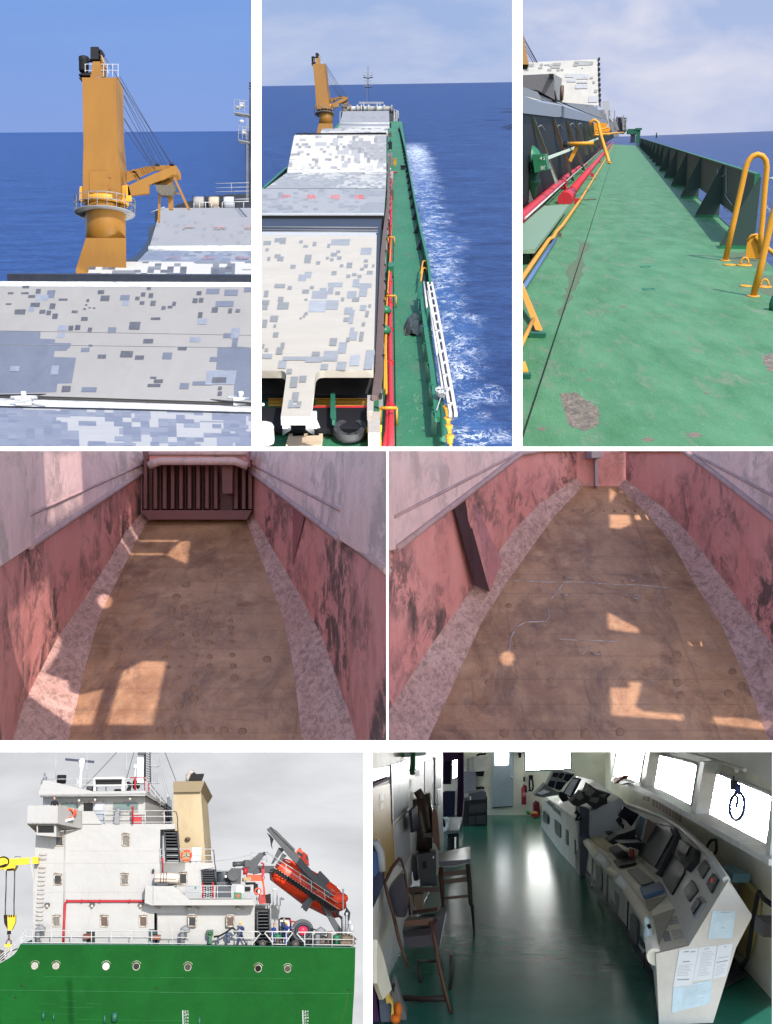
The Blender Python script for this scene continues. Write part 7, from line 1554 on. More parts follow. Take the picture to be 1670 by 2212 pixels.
for x, y, r, lab in ((962,600,30,'green capped bollard between the rail posts by the crew'),(1445,608,30,'green capped bollard beside the rope coil')):
 st7 = MB().lathe(E(x, y + 58,-.3),U6,[(15 * KE, 0),(14 * KE, 55 * KE)],12); cp = MB().lathe(E(x, y + 8,-.3),U6,[(r * KE * .8,0),(r * KE * 1.05,5 * KE),(r * KE, 20 * KE),(r * KE * .5,32 * KE)],16)
 thing('mushroom_bollard', lab, 'bollard', [part('cap', cp, GRN),part('stem', st7,COAM if x < 1000 else GRN)],'green capped bollards on the stern')
c = E(1165,545,.3); m = MB().lathe(c - Z6*.1,-Z6,[(80 * KE, -.15),(80 * KE, .1)],24); m.prism([E(1085,545,.3),E(1245,545,.3),E(1255,660,.3),E(1085,660,.3)],Z6*.3); rd7 = MB().lathe(c - Z6*.2,-Z6,[(34 * KE, -.05),(32 * KE, .03),(8 * KE, .05)],18); rg7 = MB().torus(c - Z6*.2,X6*52 * KE, U6*46 * KE, .05,22,6); dp_ = MB().tube([E(1240,530,.0),E(1272,540,0),E(1300,555,0)],.02,6)
thing('mooring_winch', 'dark round mooring winch with a red hub at the stern', 'winch', [part('drum', m, GUNM),part('hub', rd7,M('crimson_hub', (.55,.02,.06),.4,vs=1)),part('rim', rg7,NAVY),part('brake_lever', dp_, SOOT)])
for x, y, r, lab in ((840,652,26,'rubber wheel lying at the stairway foot'),(1110,655,27,'rubber wheel below the mooring winch')):
 c = E(x, y, -.35); m = MB().torus(c, X6 * r * KE * .75,U6 * r * KE * .7,r * KE * .32,20,8); h6 = MB().lathe(c - Z6*.02,-Z6,[(r * KE * .5,0),(r * KE * .4,.04)],14)
 thing('rubber_wheel', lab, 'wheel', [part('tyre', m, RUB),part('hub', h6,COAM)],'rubber wheels on the stern')
m = MB(); random.seed(9)
for k in range(26):
 cx, cy = 1535 + random.uniform(-30,30),590 + k * 2.6; rx = 48 + random.uniform(-10,8) - abs(k - 14) * .8
 m.tube([E(cx - 8 + rx * math.cos(t),min(672,cy + 12 * math.sin(t) + random.uniform(-3,3)),-.2 - .2 * math.sin(t)) for t in [math.pi * 2 * j / 9 for j in range(9)]],.022,5,closed=True)
solo('rope_coil', 'heap of brown mooring rope at the stern corner', 'rope', m, M('brown_rope', (.15,.115,.085),.85,dirt=(.06,.05,.04),vs=4))
m = pr(E, [(1375,555),(1420,552),(1415,570),(1430,650),(1360,650),(1380,570)],.0,.25); addpr(m, E, [(1312,605),(1350,605),(1350,650),(1315,650)],0,.2); tb(m, E, [(1250,585,.1),(1330,578,.1),(1395,562,.1)],.02); solo('capstan', 'rusty conical capstan near the stern rail', 'capstan', m, COAM)
m = MB()
for x, y in ((1500,205),(1530,400),(1556,495),(1570,545)): tb(m, E, [(x, y, -.1),(x, 575,-.1)],.022); m.box(E(x, y + 8,-.1),X6*.03,U6*.03,Z6*.03)
for x in (1512,1522): tb(m, E, [(x, 420,0),(x, 575,0)],.02)
for y in range(430,570,22): tb(m, E, [(1500,y, 0),(1530,y, 0)],.012)
m.lathe(E(1556,500,-.1),U6,[(.05,0),(.07,.03),(.05,.12),(.02,.14)],10); m.lathe(E(1570,555,-.1),U6,[(.06,0),(.08,.05),(.06,.18),(.03,.22)],10); solo('stern_lamp_post', 'stern lamp posts and ladder at the far right of the ship', 'lamp post', m, PALEST)
m = MB().prism([E(x, y, .9) for x, y in ((978,448),(1068,445),(1070,640),(975,645))],Z6*.05); dr_ = MB(); tb(dr_, E, [(975,645,.88),(977,455,.88),(990,446,.88),(1062,448,.88),(1070,470,.88),(1070,640,.88)],.03); rp8 = MB(); tb(rp8,E, [(1060,470,.5),(1150,480,.5),(1180,478,.5)],.02); tb(rp8,E, [(1068,445,.5),(1070,500,.5)],.02)
thing('deck_locker', 'white locker with a dark door frame behind the crew', 'locker', [part('door', m, WPAINT),part('door_frame', dr_, GUNM),part('red_bar', rp8,DRED)])
# ---- people
NAVYC = M('navy_overalls', (.022,.032,.09),.8,dirt=(.05,.06,.12),vs=6,bmp=.3); BLUEC = M('blue_overalls', (.015,.035,.17),.8,dirt=(.04,.06,.2),vs=6,bmp=.3); DARKC = M('black_jacket', (.012,.010,.010),.8,vs=5); SKIN = M('skin', (.42,.24,.16),.6,var=.04,vs=4); HELM = M('yellow_helmet', (.75,.42,.01),.35,vs=2); HAIR = M('black_hair', (.012,.010,.009),.6,vs=8); SHOE = M('black_boots', (.012,.011,.011),.5,vs=4); GLOVE = M('pale_gloves', (.6,.58,.54),.8,vs=5)
def figure(f, k, w, lab, J, cloth, helmet=None, hair=True, group='crew on the stern deck', face=1):
 """J: joints in picture units {name: (x, y, depth)}; one skinned body, clothing colour over it, head, hands and boots joined on."""
 P = {n: f(p[0],p[1],w + (p[2] if len(p) > 2 else 0)) for n, p in J.items()}
 h = (P['head'] - (P['lfoot'] + P['rfoot']) * .5).length / 1.62
 me = bpy.data.meshes.new('person'); names = list(P); idx = {n: i for i, n in enumerate(names)}
 E_ = [('pelvis', 'waist'),('waist', 'chest'),('chest', 'neck'),('chest', 'lsh'),('lsh', 'lel'),('lel', 'lwr'),('chest', 'rsh'),('rsh', 'rel'),('rel', 'rwr'),('pelvis', 'lhip'),('lhip', 'lkn'),('lkn', 'lfoot'),('pelvis', 'rhip'),('rhip', 'rkn'),('rkn', 'rfoot')]
 R = dict(pelvis=.105,waist=.105,chest=.125,neck=.05,lsh=.068,lel=.052,lwr=.040,rsh=.068,rel=.052,rwr=.040,lhip=.085,lkn=.066,lfoot=.052,rhip=.085,rkn=.066,rfoot=.052)
 E_ = [e for e in E_ if e[0] in P and e[1] in P]
 use = [n for n in names if n in R]; idx = {n: i for i, n in enumerate(use)}
 org = (P['lfoot'] + P['rfoot']) * .5
 me.from_pydata([P[n] - org for n in use],[(idx[a],idx[b]) for a, b in E_],[])
 o = bpy.data.objects.new('person', me); col.objects.link(o); o.location = org
 sk_ = o.modifiers.new('skin', 'SKIN'); sk_.use_smooth_shade = True
 for n in use:
  v = me.skin_vertices[0].data[idx[n]]; v.radius = (R[n] * h, R[n] * h); v.use_root = n == 'pelvis'
 s2 = o.modifiers.new('sub', 'SUBSURF'); s2.levels = 1; s2.render_levels = 1
 me.materials.append(cloth); o['label'] = lab; o['category'] = 'person'; o['group'] = group
 up = U6
 hd = P['head']; r = .095 * h
 def kid(name, mb, mat): q = mb.build(name, mat, org, o); return q
 hm = MB().ball(hd, X6 * r * .86,Z6 * r * .95,up * r * 1.18,14,10); hm.ball(hd + (X6 * face * .8 - Z6*.6) * r * .95 - up * r * .1,X6 * r * .2,Z6 * r * .2,up * r * .22,6,5)
 for s in (-1,1): hm.ball(hd + X6 * s * r * .85,X6 * r * .15,Z6 * r * .25,up * r * .3,6,5)
 hm.tube([P['neck'],hd - up * r * .8],.045 * h, 8); kid('head', hm, SKIN)
 ey = MB()
 for s in (-.35,.35): ey.ball(hd - Z6 * r * .86 + X6 * (s + face * .2) * r + up * r * .08,X6 * r * .13,Z6 * r * .1,up * r * .07,6,4)
 ey.box(hd - Z6 * r * .86 + X6 * face * .2 * r - up * r * .55,X6 * r * .22,up * r * .035,Z6 * r * .05); kid('face', ey, HAIR)
 if hair:
  ha = MB().ball(hd + up * r * .35 + Z6 * r * .15,X6 * r * .95,Z6 * r * .98,up * r * .95,12,8); kid('hair', ha, HAIR)
 if helmet:
  he = MB().ball(hd + up * r * .62,X6 * r * 1.12,Z6 * r * 1.2,up * r * .85,14,8); he.lathe(hd + up * r * .42 - Z6 * r * .1,up, [(r * 1.45,0),(r * 1.4,r * .12),(r * 1.0,r * .2)],16); kid('helmet', he, helmet)
 for n, a in (('lwr', 'lel'),('rwr', 'rel')):
  if n in P:
   d_ = (P[n] - P[a]).normalized(); s_ = d_.cross(Z6).normalized(); hmb = MB(); p0 = P[n] + d_ * .02 * h
   hmb.ball(p0 + d_ * .045 * h, d_ * .05 * h, s_ * .038 * h, Z6*.02 * h, 8,6)
   for q in range(4): b0 = p0 + d_ * .085 * h + s_ * (q - 1.5) * .019 * h; hmb.tube([b0,b0 + d_ * (.035 + .01 * (q in (1,2))) * h, b0 + d_ * .055 * h + Z6*.02 * h],[.010 * h, .009 * h, .007 * h],5)
   b0 = p0 + d_ * .03 * h + s_ * .036 * h; hmb.tube([b0,b0 + (d_ + s_) * .03 * h],[.011 * h, .008 * h],5); kid('hand', hmb, GLOVE if helmet and 'walking' in lab else SKIN)
 for n in ('lfoot', 'rfoot'):
  bo = MB().ball(P[n] + X6 * face * .05 * h - up * .02 * h, X6*.125 * h, Z6*.05 * h, up * .045 * h, 10,6); kid('boot', bo, SHOE)
 return o
figure(E, KE, -.15,'person in navy overalls and yellow helmet walking along the deck with a hose', dict(head=(659,487),neck=(664,506),chest=(668,528),waist=(668,562),pelvis=(664,590),lsh=(650,518,-.05),lel=(632,540,-.08),lwr=(612,556,-.1),rsh=(684,520,-.05),rel=(690,552,-.1),rwr=(664,545,-.14),lhip=(656,594,-.03),lkn=(648,628,-.05),lfoot=(638,662,-.05),rhip=(672,594,.04),rkn=(688,626,.04),rfoot=(708,660,.04)),NAVYC, HELM, False, face=-1)
figure(E, KE, .35,'bareheaded person in dark blue overalls standing beside the stairway', dict(head=(936,496),neck=(933,514),chest=(930,538),waist=(928,572),pelvis=(928,598),lsh=(914,526),lel=(910,560),lwr=(912,590),rsh=(947,527),rel=(950,560),rwr=(946,590),lhip=(920,602),lkn=(918,636),lfoot=(914,668),rhip=(936,602),rkn=(938,636),rfoot=(940,668)),BLUEC, None, True, face=1)
figure(E, KE, .6,'bareheaded person in navy standing behind the person with the yellow helmet', dict(head=(1016,454),neck=(1014,472),chest=(1012,496),waist=(1012,532),pelvis=(1012,560),lsh=(1000,486),lel=(998,520),lwr=(1002,548),rsh=(1026,487),rel=(1030,516),rwr=(1038,540),lhip=(1006,564),lkn=(1006,605),lfoot=(1004,645),rhip=(1020,564),rkn=(1022,605),rfoot=(1022,645)),NAVYC, None, True, face=1)
figure(E, KE, .15,'person in blue overalls and yellow helmet reaching for the mooring winch', dict(head=(1034,488),neck=(1034,506),chest=(1038,530),waist=(1034,562),pelvis=(1032,590),lsh=(1024,520,-.03),lel=(1046,532,-.1),lwr=(1078,528,-.1),rsh=(1054,516,.02),rel=(1070,524,.05),rwr=(1094,518,.02),lhip=(1025,594),lkn=(1024,630),lfoot=(1022,666),rhip=(1042,594),rkn=(1042,630),rfoot=(1040,666)),BLUEC, HELM, False, face=1)
figure(A, KA, -.35,'person in a black jacket standing with the back turned on the bridge wing', dict(head=(495,455),neck=(495,475),chest=(495,500),waist=(496,545),pelvis=(496,580),lsh=(472,488),lel=(464,520),lwr=(468,550),rsh=(518,488),rel=(528,520),rwr=(524,550),lhip=(485,585),lkn=(484,630),lfoot=(484,672),rhip=(507,585),rkn=(508,630),rfoot=(508,672)),DARKC, None, True, face=1)
# ================================================================== lower right: navigation bridge, seen from its back corner
F7 = Frame(950,1500,4.2,3.0); UNIT[0] = 3.0
E7,F7c, G7,H7 = crop(925,1870,1430),crop(1330,1870,1933),crop(925,2120,1430),crop(1430,2080,1933)
def D7(x, y): return (x, y)
fl7 = lambda c: F7.h(c, 0)
def onplane(uv, p, n): r = ray(*uv); return r * (p.dot(n) / r.dot(n))
X7,U7,Z7 = F7.x, F7.u, F7.d
def pl7(pa, pb):
 a, b = fl7(pa),fl7(pb); return a, (b - a).cross(U7).normalized() * 3.0
# planes of the room
LW = pl7((995,1785),(812,2165)); BW = (fl7((1053,1760.7)),Z7); RW = pl7((1585.5,2067.7),(1668.8,2160))
if LW[1].dot(LW[0]) > 0: LW = (LW[0],-LW[1])
if RW[1].dot(RW[0]) > 0: RW = (RW[0],-RW[1])
FLOOR7,nt, N, L, b = newmat('polished_green_floor'); co = coords(nt, 'Object')
L.new(mixc(nt, ramp(nt, noise(nt, co, .4,8,.6),.3,.7),(.018,.13,.092),(.028,.165,.12)),b.inputs['Base Color']); b.inputs['Roughness'].default_value = .2; b.inputs['Specular IOR Level'].default_value = .12
bump(nt, b, noise(nt, coords(nt, 'Object', (.5,1.8,1)),1.3,4),.12,.06)
struct('floor', MB().face([fl7(p) for p in ((797,2240),(1684,2240),(1684,1752),(940,1752),(797,2100))]),FLOOR7)
CWALL = M('cream_cabin_wall', (.80,.77,.66),.6,dirt=(.62,.58,.46),amt=.4,vs=.3); CWALL2 = M('grey_cabin_wall', (.72,.72,.70),.6,dirt=(.28,.27,.24),vs=.3); CEILM = M('white_ceiling_panel', (.78,.78,.77),.6,vs=.3)
# left wall with a doorway and boards
struct('wall', MB().face([onplane(p, *LW) for p in ((957,1864),(798,2190),(798,1613),(957,1613))]),CWALL2)
def holed(plane, outer, holes, mat, name='wall'):
 p0,n = plane; t = U7.cross(n).normalized(); s_ = n.cross(t).normalized()
 loops = [[onplane(q, *plane) for q in l] for l in [outer] + holes]
 flat = [p for l in loops for p in l]; two = [[Vector(((p - p0).dot(t),(p - p0).dot(s_),0)) for p in l] for l in loops]
 m = MB(); vs = [m.v(p) for p in flat]
 for a in tessellate_polygon(two):
  try: m.bm.faces.new([vs[i] for i in a])
  except ValueError: pass
 return struct(name, m, mat)
def rnd(pts_, r=.12):
 out = []; n = len(pts_)
 for i in range(n):
  a, b, c = Vector(pts_[i - 1]),Vector(pts_[i]),Vector(pts_[(i + 1) % n])
  p, q = b.lerp(a, r),b.lerp(c, r)
  for k in range(5): t = k / 4; out.append(tuple(p.lerp(b, t).lerp(b.lerp(q, t),t)))
 return out
cF = lambda l: [F7c(*p) for p in l]; cE = lambda l: [E7(*p) for p in l]
bwin = cE([(1282,20),(1660,20),(1660,176),(1282,190)]); dwinb = cE([(1035,25),(1150,25),(1146,140),(1035,146)]); awin = cE([(678,86),(715,70),(730,75),(726,240),(680,256)])
holed(BW, [(930,1790),(1330,1772),(1330,1613),(930,1613)],[bwin, awin],CWALL)
w1 = rnd(cF([(590,5),(792,5),(748,252),(560,195)]),.06); w2 = rnd(cF([(845,34),(1158,112),(1106,422),(815,288)]),.1); w3 = rnd(cF([(1218,142),(1692,330),(1630,732),(1184,468)]),.1)
holed(RW, [(1300,1760),(1688,2182),(1688,1613),(1300,1613)],[w1,w2,w3],CWALL)
SKY7 = emit('bright_overcast', (1,1,1),150.0)
bo = Z7*6
struct('sky', MB().face([onplane(p, BW[0] + Z7*8,BW[1]) for p in ((930,1700),(1400,1700),(1400,1611),(930,1611))]).face([onplane(p, RW[0] - RW[1] * 6,RW[1]) for p in ((1290,1790),(1690,2100),(1690,1611),(1290,1611))]),SKY7)
m = MB(); cl_ = [pix(797,1613,27),pix(2600,1613,27),pix(2600,1612,132),pix(797,1612,132)]
m.hexa(cl_, [pix(797,1606,27),pix(2600,1606,27),pix(2600,1606,132),pix(797,1606,132)]); struct('ceiling', m, CEILM)
# window frames and panes
GLS, nt, N, L, b = newmat('window_glass'); N.remove(b); tr7 = N.new('ShaderNodeBsdfTransparent'); gl7 = N.new('ShaderNodeBsdfGlossy'); gl7.inputs['Roughness'].default_value = .02; mx = N.new('ShaderNodeMixShader'); mx.inputs[0].default_value = .04
L.new(tr7.outputs[0],mx.inputs[1]); L.new(gl7.outputs[0],mx.inputs[2]); L.new(mx.outputs[0],N['Material Output'].inputs[0])
WFRM = M('window_frame_grey', (.78,.78,.79),.45,vs=1); SEALM = M('blue_black_seal', (.035,.04,.08),.5,vs=1)
for poly_, pl_, lab in ((w1,RW, 'window farthest along the front wall above the small red ornament'),(w2,RW, 'middle front window without a wiper ring'),(w3,RW, 'nearest front window with the blue wiper ring'),(rnd(bwin, .04),BW, 'bright window on the far end wall above the consoles'),(awin, BW, 'small bright window beside the purple curtain')):
 ps = [onplane(p, *pl_) for p in poly_]; fr = MB().tube([p + pl_[1] * .01 for p in ps],.035,6,closed=True); se = MB().tube([p - pl_[1] * .02 for p in ps],.02,6,closed=True)
 thing('window', lab, 'window', [part('frame', fr, WFRM, [part('seal', se, SEALM)]),part('pane', MB().face([p - pl_[1] * .05 for p in ps]),GLS)],'windows of the bridge')
RWp = lambda l, o=0.0: [onplane(F7c(*p),RW[0] + RW[1] * o, RW[1]) for p in l]
RHp = lambda l, o=0.0: [onplane(H7(*p),RW[0] + RW[1] * o, RW[1]) for p in l]
for lab, l in (('pale post between the farthest and the middle front window', [(795,0),(820,5),(775,290),(748,285)]),('pale post between the middle and the nearest front window', [(1165,90),(1195,100),(1130,470),(1100,462)]),('pale post at the near end of the front windows', [(1655,330),(1690,340),(1640,810),(1612,800)])): solo('mullion', lab, 'post', MB().prism(RWp(l, .25),-RW[1] * .25),WFRM, 'posts between the front windows')
m = MB().prism(RWp([(560,200),(800,290),(1110,465),(1640,770),(1640,815),(1100,500),(780,320),(545,225)],.35),-RW[1] * .35); solo('window_sill', 'long pale sill running under the front windows', 'sill', m, WFRM)
m = MB().prism([onplane(F7c(*p),RW[0] + RW[1] * .9,RW[1]) for p in ((880,2),(1664,2),(1664,250),(1440,118),(1240,66))],-RW[1] * .5); solo('pelmet', 'white ceiling valance above the nearest front window', 'pelmet', m, CEILM)
m = MB().tube(RWp([(1075,30),(1250,80),(1475,155)],1.1),.02,6); m.box(RWp([(1415,150)],1.1)[0],X7*.02,U7*.03,Z7*.02); solo('curtain_rail', 'thin white rail below the ceiling valance', 'rail', m, WPAINT)
BLUER = M('blue_wiper_ring', (.05,.09,.26),.4,vs=2)
c = RWp([(1420,405)],.12)[0]; e1_ = (RWp([(1470,415)],.12)[0] - RWp([(1370,398)],.12)[0]) * .5; e2_ = (RWp([(1432,312)],.12)[0] - RWp([(1408,500)],.12)[0]) * .5
m = MB().torus(c, e1_, e2_, .028,28,8); m2 = MB().tube(RWp([(1420,330),(1424,370),(1415,410)],.2),.025,8); m2.tube(RWp([(1424,305),(1430,260)],.2),.045,8); m3 = MB().box(RWp([(1398,258)],.25)[0],X7*.05,U7*.07,Z7*.04).tube(RWp([(1399,235),(1398,195)],.2),.01,5)
thing('window_wiper', 'blue rotating wiper ring hanging in the nearest front window', 'wiper', [part('ring', m, BLUER),part('arm', m2,BLUER),part('motor', m3,NAVY)])
m = MB(); e1_ = (RWp([(708,110)],.1)[0] - RWp([(664,110)],.1)[0]) * .5; e2_ = (RWp([(690,62)],.1)[0] - RWp([(690,168)],.1)[0]) * .5; c = RWp([(686,115)],.1)[0]
m.torus(c, e1_, e2_, .022,24,6); m.box(c, e1_ * .8,e2_ * .12,Z7*.03); solo('window_wiper', 'pale teal wiper ring in the farthest front window', 'wiper', m, M('pale_teal', (.25,.55,.58),.5,vs=2))
m = MB().prism(RWp([(565,215),(580,205),(632,190),(630,205),(600,222),(572,245)],.6),-RW[1] * .15); m2 = MB().prism(RWp([(602,225),(640,218),(682,240),(640,245),(605,256)],.55),-RW[1] * .15)
thing('desk_flag', 'small red and navy cloth ornament on the far sill', 'ornament', [part('red_cloth', m, M('brick_red_cloth', (.35,.07,.04),.7,vs=3)),part('navy_cloth', m2,NAVY)])
m = MB().tube(RHp([(1120,130),(1145,80),(1170,62),(1195,68),(1200,100),(1200,150),(1188,180)],.4),.022,6); solo('lamp_wire', 'thin bent wire sticking up behind the instrument panel', 'wire', m, BLACK)
m = MB()
for k in range(9): m.prism(RWp([(835 + k * 23,350 + k * 14),(850 + k * 23,356 + k * 14),(850 + k * 23,405 + k * 14),(835 + k * 23,398 + k * 14)],.02),RW[1] * .01)
m.prism(RWp([(770,335),(812,340),(812,372),(770,360)],.02),RW[1] * .01); solo('notice_strip', 'faint printed strips on the wall under the middle window', 'notice', m, M('faint_print', (.44,.36,.30),.7,vs=4))
m = MB().prism(RHp([(1400,380),(1520,520),(1500,760),(1430,1050),(1350,1000),(1345,960)],.12),-RW[1] * .1); solo('chart_board', 'yellowish wall panel behind the near end of the console', 'panel', m, M('yellow_brown_panel', (.40,.31,.12),.6,dirt=(.2,.25,.3),vs=1))
m = MB().prism(RHp([(1205,270),(1340,350),(1330,420),(1250,360)],.3),-RW[1] * .25); solo('blue_folder', 'pale blue folder behind the console rim', 'folder', m, M('pale_blue_plastic', (.22,.42,.52),.5,vs=2))
m = MB().tube(RHp([(1560,500),(1545,520),(1500,760),(1470,960),(1460,1040),(1410,1130)],.3),.035,6).tube(RHp([(1555,505),(1600,560),(1680,620)],.3),.035,6); solo('wall_cable', 'black cable hanging down the right wall beside the console', 'cable', m, BLACK)
m = MB().prism(RHp([(1525,690),(1608,765),(1585,875),(1512,815)],.6),-RW[1] * .5); m2 = MB().tube(RHp([(1600,752),(1680,730)],.3),.03,5); thing('wall_speaker', 'dark square speaker on the right wall', 'speaker', [part('box', m, M('speaker_brown', (.06,.055,.05),.6,vs=2)),part('wire', m2,BLACK)])
m = MB().prism([fl7(H7(*p)) + U7*.04 for p in ((1290,1190),(1390,1160),(1450,1220),(1255,1330))],U7*.02); solo('floor_mat', 'dark grey mat on the floor behind the console end', 'mat', m, M('grey_mat', (.05,.05,.05),.9,vs=2))
m = MB().prism([F7.D(H7(*p),F7.depth(fl7(H7(1340,1190)))) for p in ((1290,1100),(1370,1070),(1400,1150),(1295,1190))],Z7*.4); solo('black_bag', 'black bag on the floor against the right wall', 'bag', m, BLACK)
# ---- consoles: frontal sections carried along the desk
def console(secs, cr):
 return [[F7.D(cr(*p),F7.depth(fl7(cr(*s[0])))) for p in s] for s in secs]
def loft(S, i0,i1):
 m = MB(); g = [[m.v(s[i]) for i in range(i0,i1 + 1)] for s in S]
 for a, b_ in zip(g, g[1:]):
  for k in range(i1 - i0): m.bm.faces.new((a[k],a[k + 1],b_[k + 1],b_[k]))
 return m
N2 = [((715,1590),(690,1030),(690,1000),(960,935),(1285,400),(1480,700),(1350,950),(1160,1570)),
      ((680,1250),(648,760),(650,734),(868,670),(1150,195),(1320,455),(1200,680),(1060,1235)),
      ((440,840),(438,435),(440,412),(690,365),(920,-20),(1060,195),(990,380),(850,835)),
      ((280,590),(234,238),(236,217),(555,190),(750,-125),(880,70),(810,230),(690,585)),
      ((60,300),(92,34),(95,15),(370,-10),(400,-245),(560,-90),(520,60),(440,298))]
S2 = console(N2,H7)
PAINTC = M('console_beige', (.84,.79,.67),.45,dirt=(.70,.65,.55),amt=.4,vs=.6); PAINTD = M('console_grey_front', (.60,.59,.555),.5,dirt=(.46,.45,.43),amt=.5,vs=.6); PAINTE = M('console_end_white', (.60,.58,.53),.45,dirt=(.48,.45,.38),amt=.4,vs=.6)
fr_ = loft(S2,0,1); lip7 = MB()
for a, b_ in zip(S2,S2[1:]): pass
lip7.tube([s[2] - U7*.06 for s in S2],[.11,.105,.1,.1,.1],10); dk = loft(S2,2,3); ip = loft(S2,3,4); bk_ = loft(S2,4,7)
endp = MB().prism([S2[0][i] for i in (0,1,2,3,4,5,6,7)],-Z7*.08)
rim7 = MB().tube([s[4] for s in S2] , .05,8).tube([S2[0][4],S2[0][5]],.03,6)
tree7 = lambda m: (m.bm.verts.index_update(),BVHTree.FromPolygons([v.co.copy() for v in m.bm.verts],[[v.index for v in f.verts] for f in m.bm.faces]))[1]
T_fr, T_dk, T_ip, T_end = tree7(fr_),tree7(dk),tree7(ip),tree7(endp)
def stick(T, cr, pts_, th=.03,lift=.0,r=0):
 """A plate with the given outline lying on the surface T."""
 if r: pts_ = rnd(pts_, r)
 out = []
 for p in pts_:
  uv = cr(*p); hit = T.ray_cast(Vector((0,0,0)),ray(*uv).normalized())
  if hit[0] is None:
   nr = T.find_nearest(pix(*uv, out[-1].y if out else 42)); q = nr[0]
  else: q = hit[0]
  out.append(q)
 c = sum(out, Vector()) / len(out); n = T.find_nearest(c)[1] * 3.0
 if n.dot(c) > 0: n = -n
 return MB().prism([q + n * (lift + .004) for q in out],n * th),n
doors = []
DOORM = M('dark_recessed_door', (.075,.075,.08),.4,dirt=(.12,.12,.12),vs=1.5)
for l in (((215,255),(262,330),(258,490),(210,450)),((340,455),(405,520),(395,700),(332,610)),((500,665),(562,740),(555,945),(492,850))): doors.append(part('door', stick(T_fr, H7,l, .03,0,.2)[0],DOORM))
gap7 = MB()
for x, y0,y1 in ((175,200,460),(470,560,840),(605,1000,1130),(300,330,610)): gap7.tube([stick(T_fr, H7,[(x, y0),(x + 3,y0),(x, y0 + 5)],.01)[0].bm.verts[:][0].co.copy() if False else F7.D(H7(x, y0),F7.depth(T_fr.ray_cast(Vector((0,0,0)),ray(*H7(x, y0)).normalized())[0] or S2[2][0])),F7.D(H7(x - 8,y1),F7.depth(T_fr.ray_cast(Vector((0,0,0)),ray(*H7(x - 8,y1)).normalized())[0] or S2[1][0]))],.02,5)
hand7 = []
for (x0,y0),(x1,y1) in (((370,375),(500,535)),((200,190),(290,290))): hand7.append(part('grab_handle', MB().tube([F7.D(H7(x, y),F7.depth(S2[2][2]) - (.6 if x > 300 else -.8)) for x, y in ((x0,y0),((x0 + x1) / 2 + 15,(y0 + y1) / 2),(x1,y1))],.10,8),PAINTD))
SCR = M('dark_screen', (.010,.012,.02),.4,vs=2,dirt=(.02,.024,.034),amt=.6,spec=.1); SCRB = M('screen_bezel', (.035,.035,.04),.6,vs=2,spec=.1); SCRM = M('grey_screen', (.04,.044,.044),.4,vs=2,spec=.1)
inst = []
for l, nm, mt in (([(880,0 - 18),(915,60),(745,390),(578,225),(690,-60)],'radar_screen', SCRB),([(770,250),(850,185),(950,300),(945,350),(840,535),(765,415)],'side_panel', SCR),([(950,85),(1075,170),(1062,260),(985,345),(905,175)],'instrument_box', SCRB),([(1110,238),(1155,300),(1095,400),(1058,320)],'gauge', SCRM),([(1185,350),(1230,405),(1170,520),(1130,440)],'gauge', SCRM),([(1010,405),(1060,495),(985,590),(940,500)],'gauge', SCRM),([(1075,540),(1120,590),(1035,735),(1005,650)],'switch_panel', PALEST)):
 pm, n = stick(T_ip, H7,l, .10 if 'box' in nm or 'screen' in nm else .03,0,.08); sub = []
 if nm == 'radar_screen': sub = [part('glass', stick(T_ip, H7,[(862,0),(890,60),(740,330),(640,220),(720,-30)],.02,.11)[0],SCR)]
 if nm == 'instrument_box': sub = [part('glass', stick(T_ip, H7,[(950,100),(1040,160),(1005,240),(930,180)],.02,.11)[0],SCR)]
 if nm == 'switch_panel': sub = [part('switch', stick(T_ip, H7,[(1072,565),(1100,600),(1032,705),(1015,655)],.02,.035)[0],SCR)]
 inst.append(part(nm, pm, mt, sub))
rl7 = MB(); p_ = T_ip.ray_cast(Vector((0,0,0)),ray(*H7(1172,420)).normalized())[0]
if p_: rl7.ball(p_ - Z7*.05,X7*.05,U7*.07,Z7*.03,8,6); inst.append(part('red_lamp', rl7,emit('red_lamp_glow', (.6,.03,.04),.8)))
kick = MB()
for a, b_ in zip(S2,S2[1:]): kick.hexa([a[0] - X7*.01 - Z7*.03,b_[0] - X7*.01 - Z7*.03,b_[0] + U7*.16 - X7*.02 - Z7*.03,a[0] + U7*.16 - X7*.02 - Z7*.03],[t + X7*.05 for t in (a[0],b_[0],b_[0] + U7*.16,a[0] + U7*.16)])
thing('bridge_console', 'near beige control console with papers on its white end panel', 'console', [part('front', fr_, PAINTD, doors + [part('panel_gap', gap7,BLACK),part('kick_plate', kick, NAVY)]),part('desk_top', dk, PAINTC, [part('desk_edge', lip7,PAINTC)]),part('instrument_face', ip, PAINTD, inst),part('back_shell', bk_, PAINTE),part('end_panel', endp, PAINTE),part('top_rim', rim7,WPAINT)] + hand7)
# papers on the end panel, with lines of print
PAPER = M('white_paper', (.72,.75,.78),.8,vs=2,var=.04); PAPERB = M('bluish_paper', (.56,.70,.78),.8,vs=2); PRINT = M('grey_print', (.33,.34,.36),.9,vs=3)
def paper(T, cr, l, lab, mat, rows, grp=None, ang=0):
 pm, n = stick(T, cr, l, .006); pr_ = MB(); a, b_, c_, d_ = [Vector((*p, 0)) for p in l]
 for r0,x0,x1,h in rows:
  q = [a.lerp(b_, x).lerp(d_.lerp(c_, x),y) for x, y in ((x0,r0),(x1,r0),(x1,r0 + h),(x0,r0 + h))]
  v = stick(T, cr, [(p.x, p.y) for p in q],.002,.008)[0]
  o = {};
  for f in v.bm.faces: pr_.face([w.co.copy() for w in f.verts])
 return thing('paper_sheet', lab, 'paper', [part('sheet', pm, mat),part('print', pr_, PRINT)],grp)
random.seed(21)
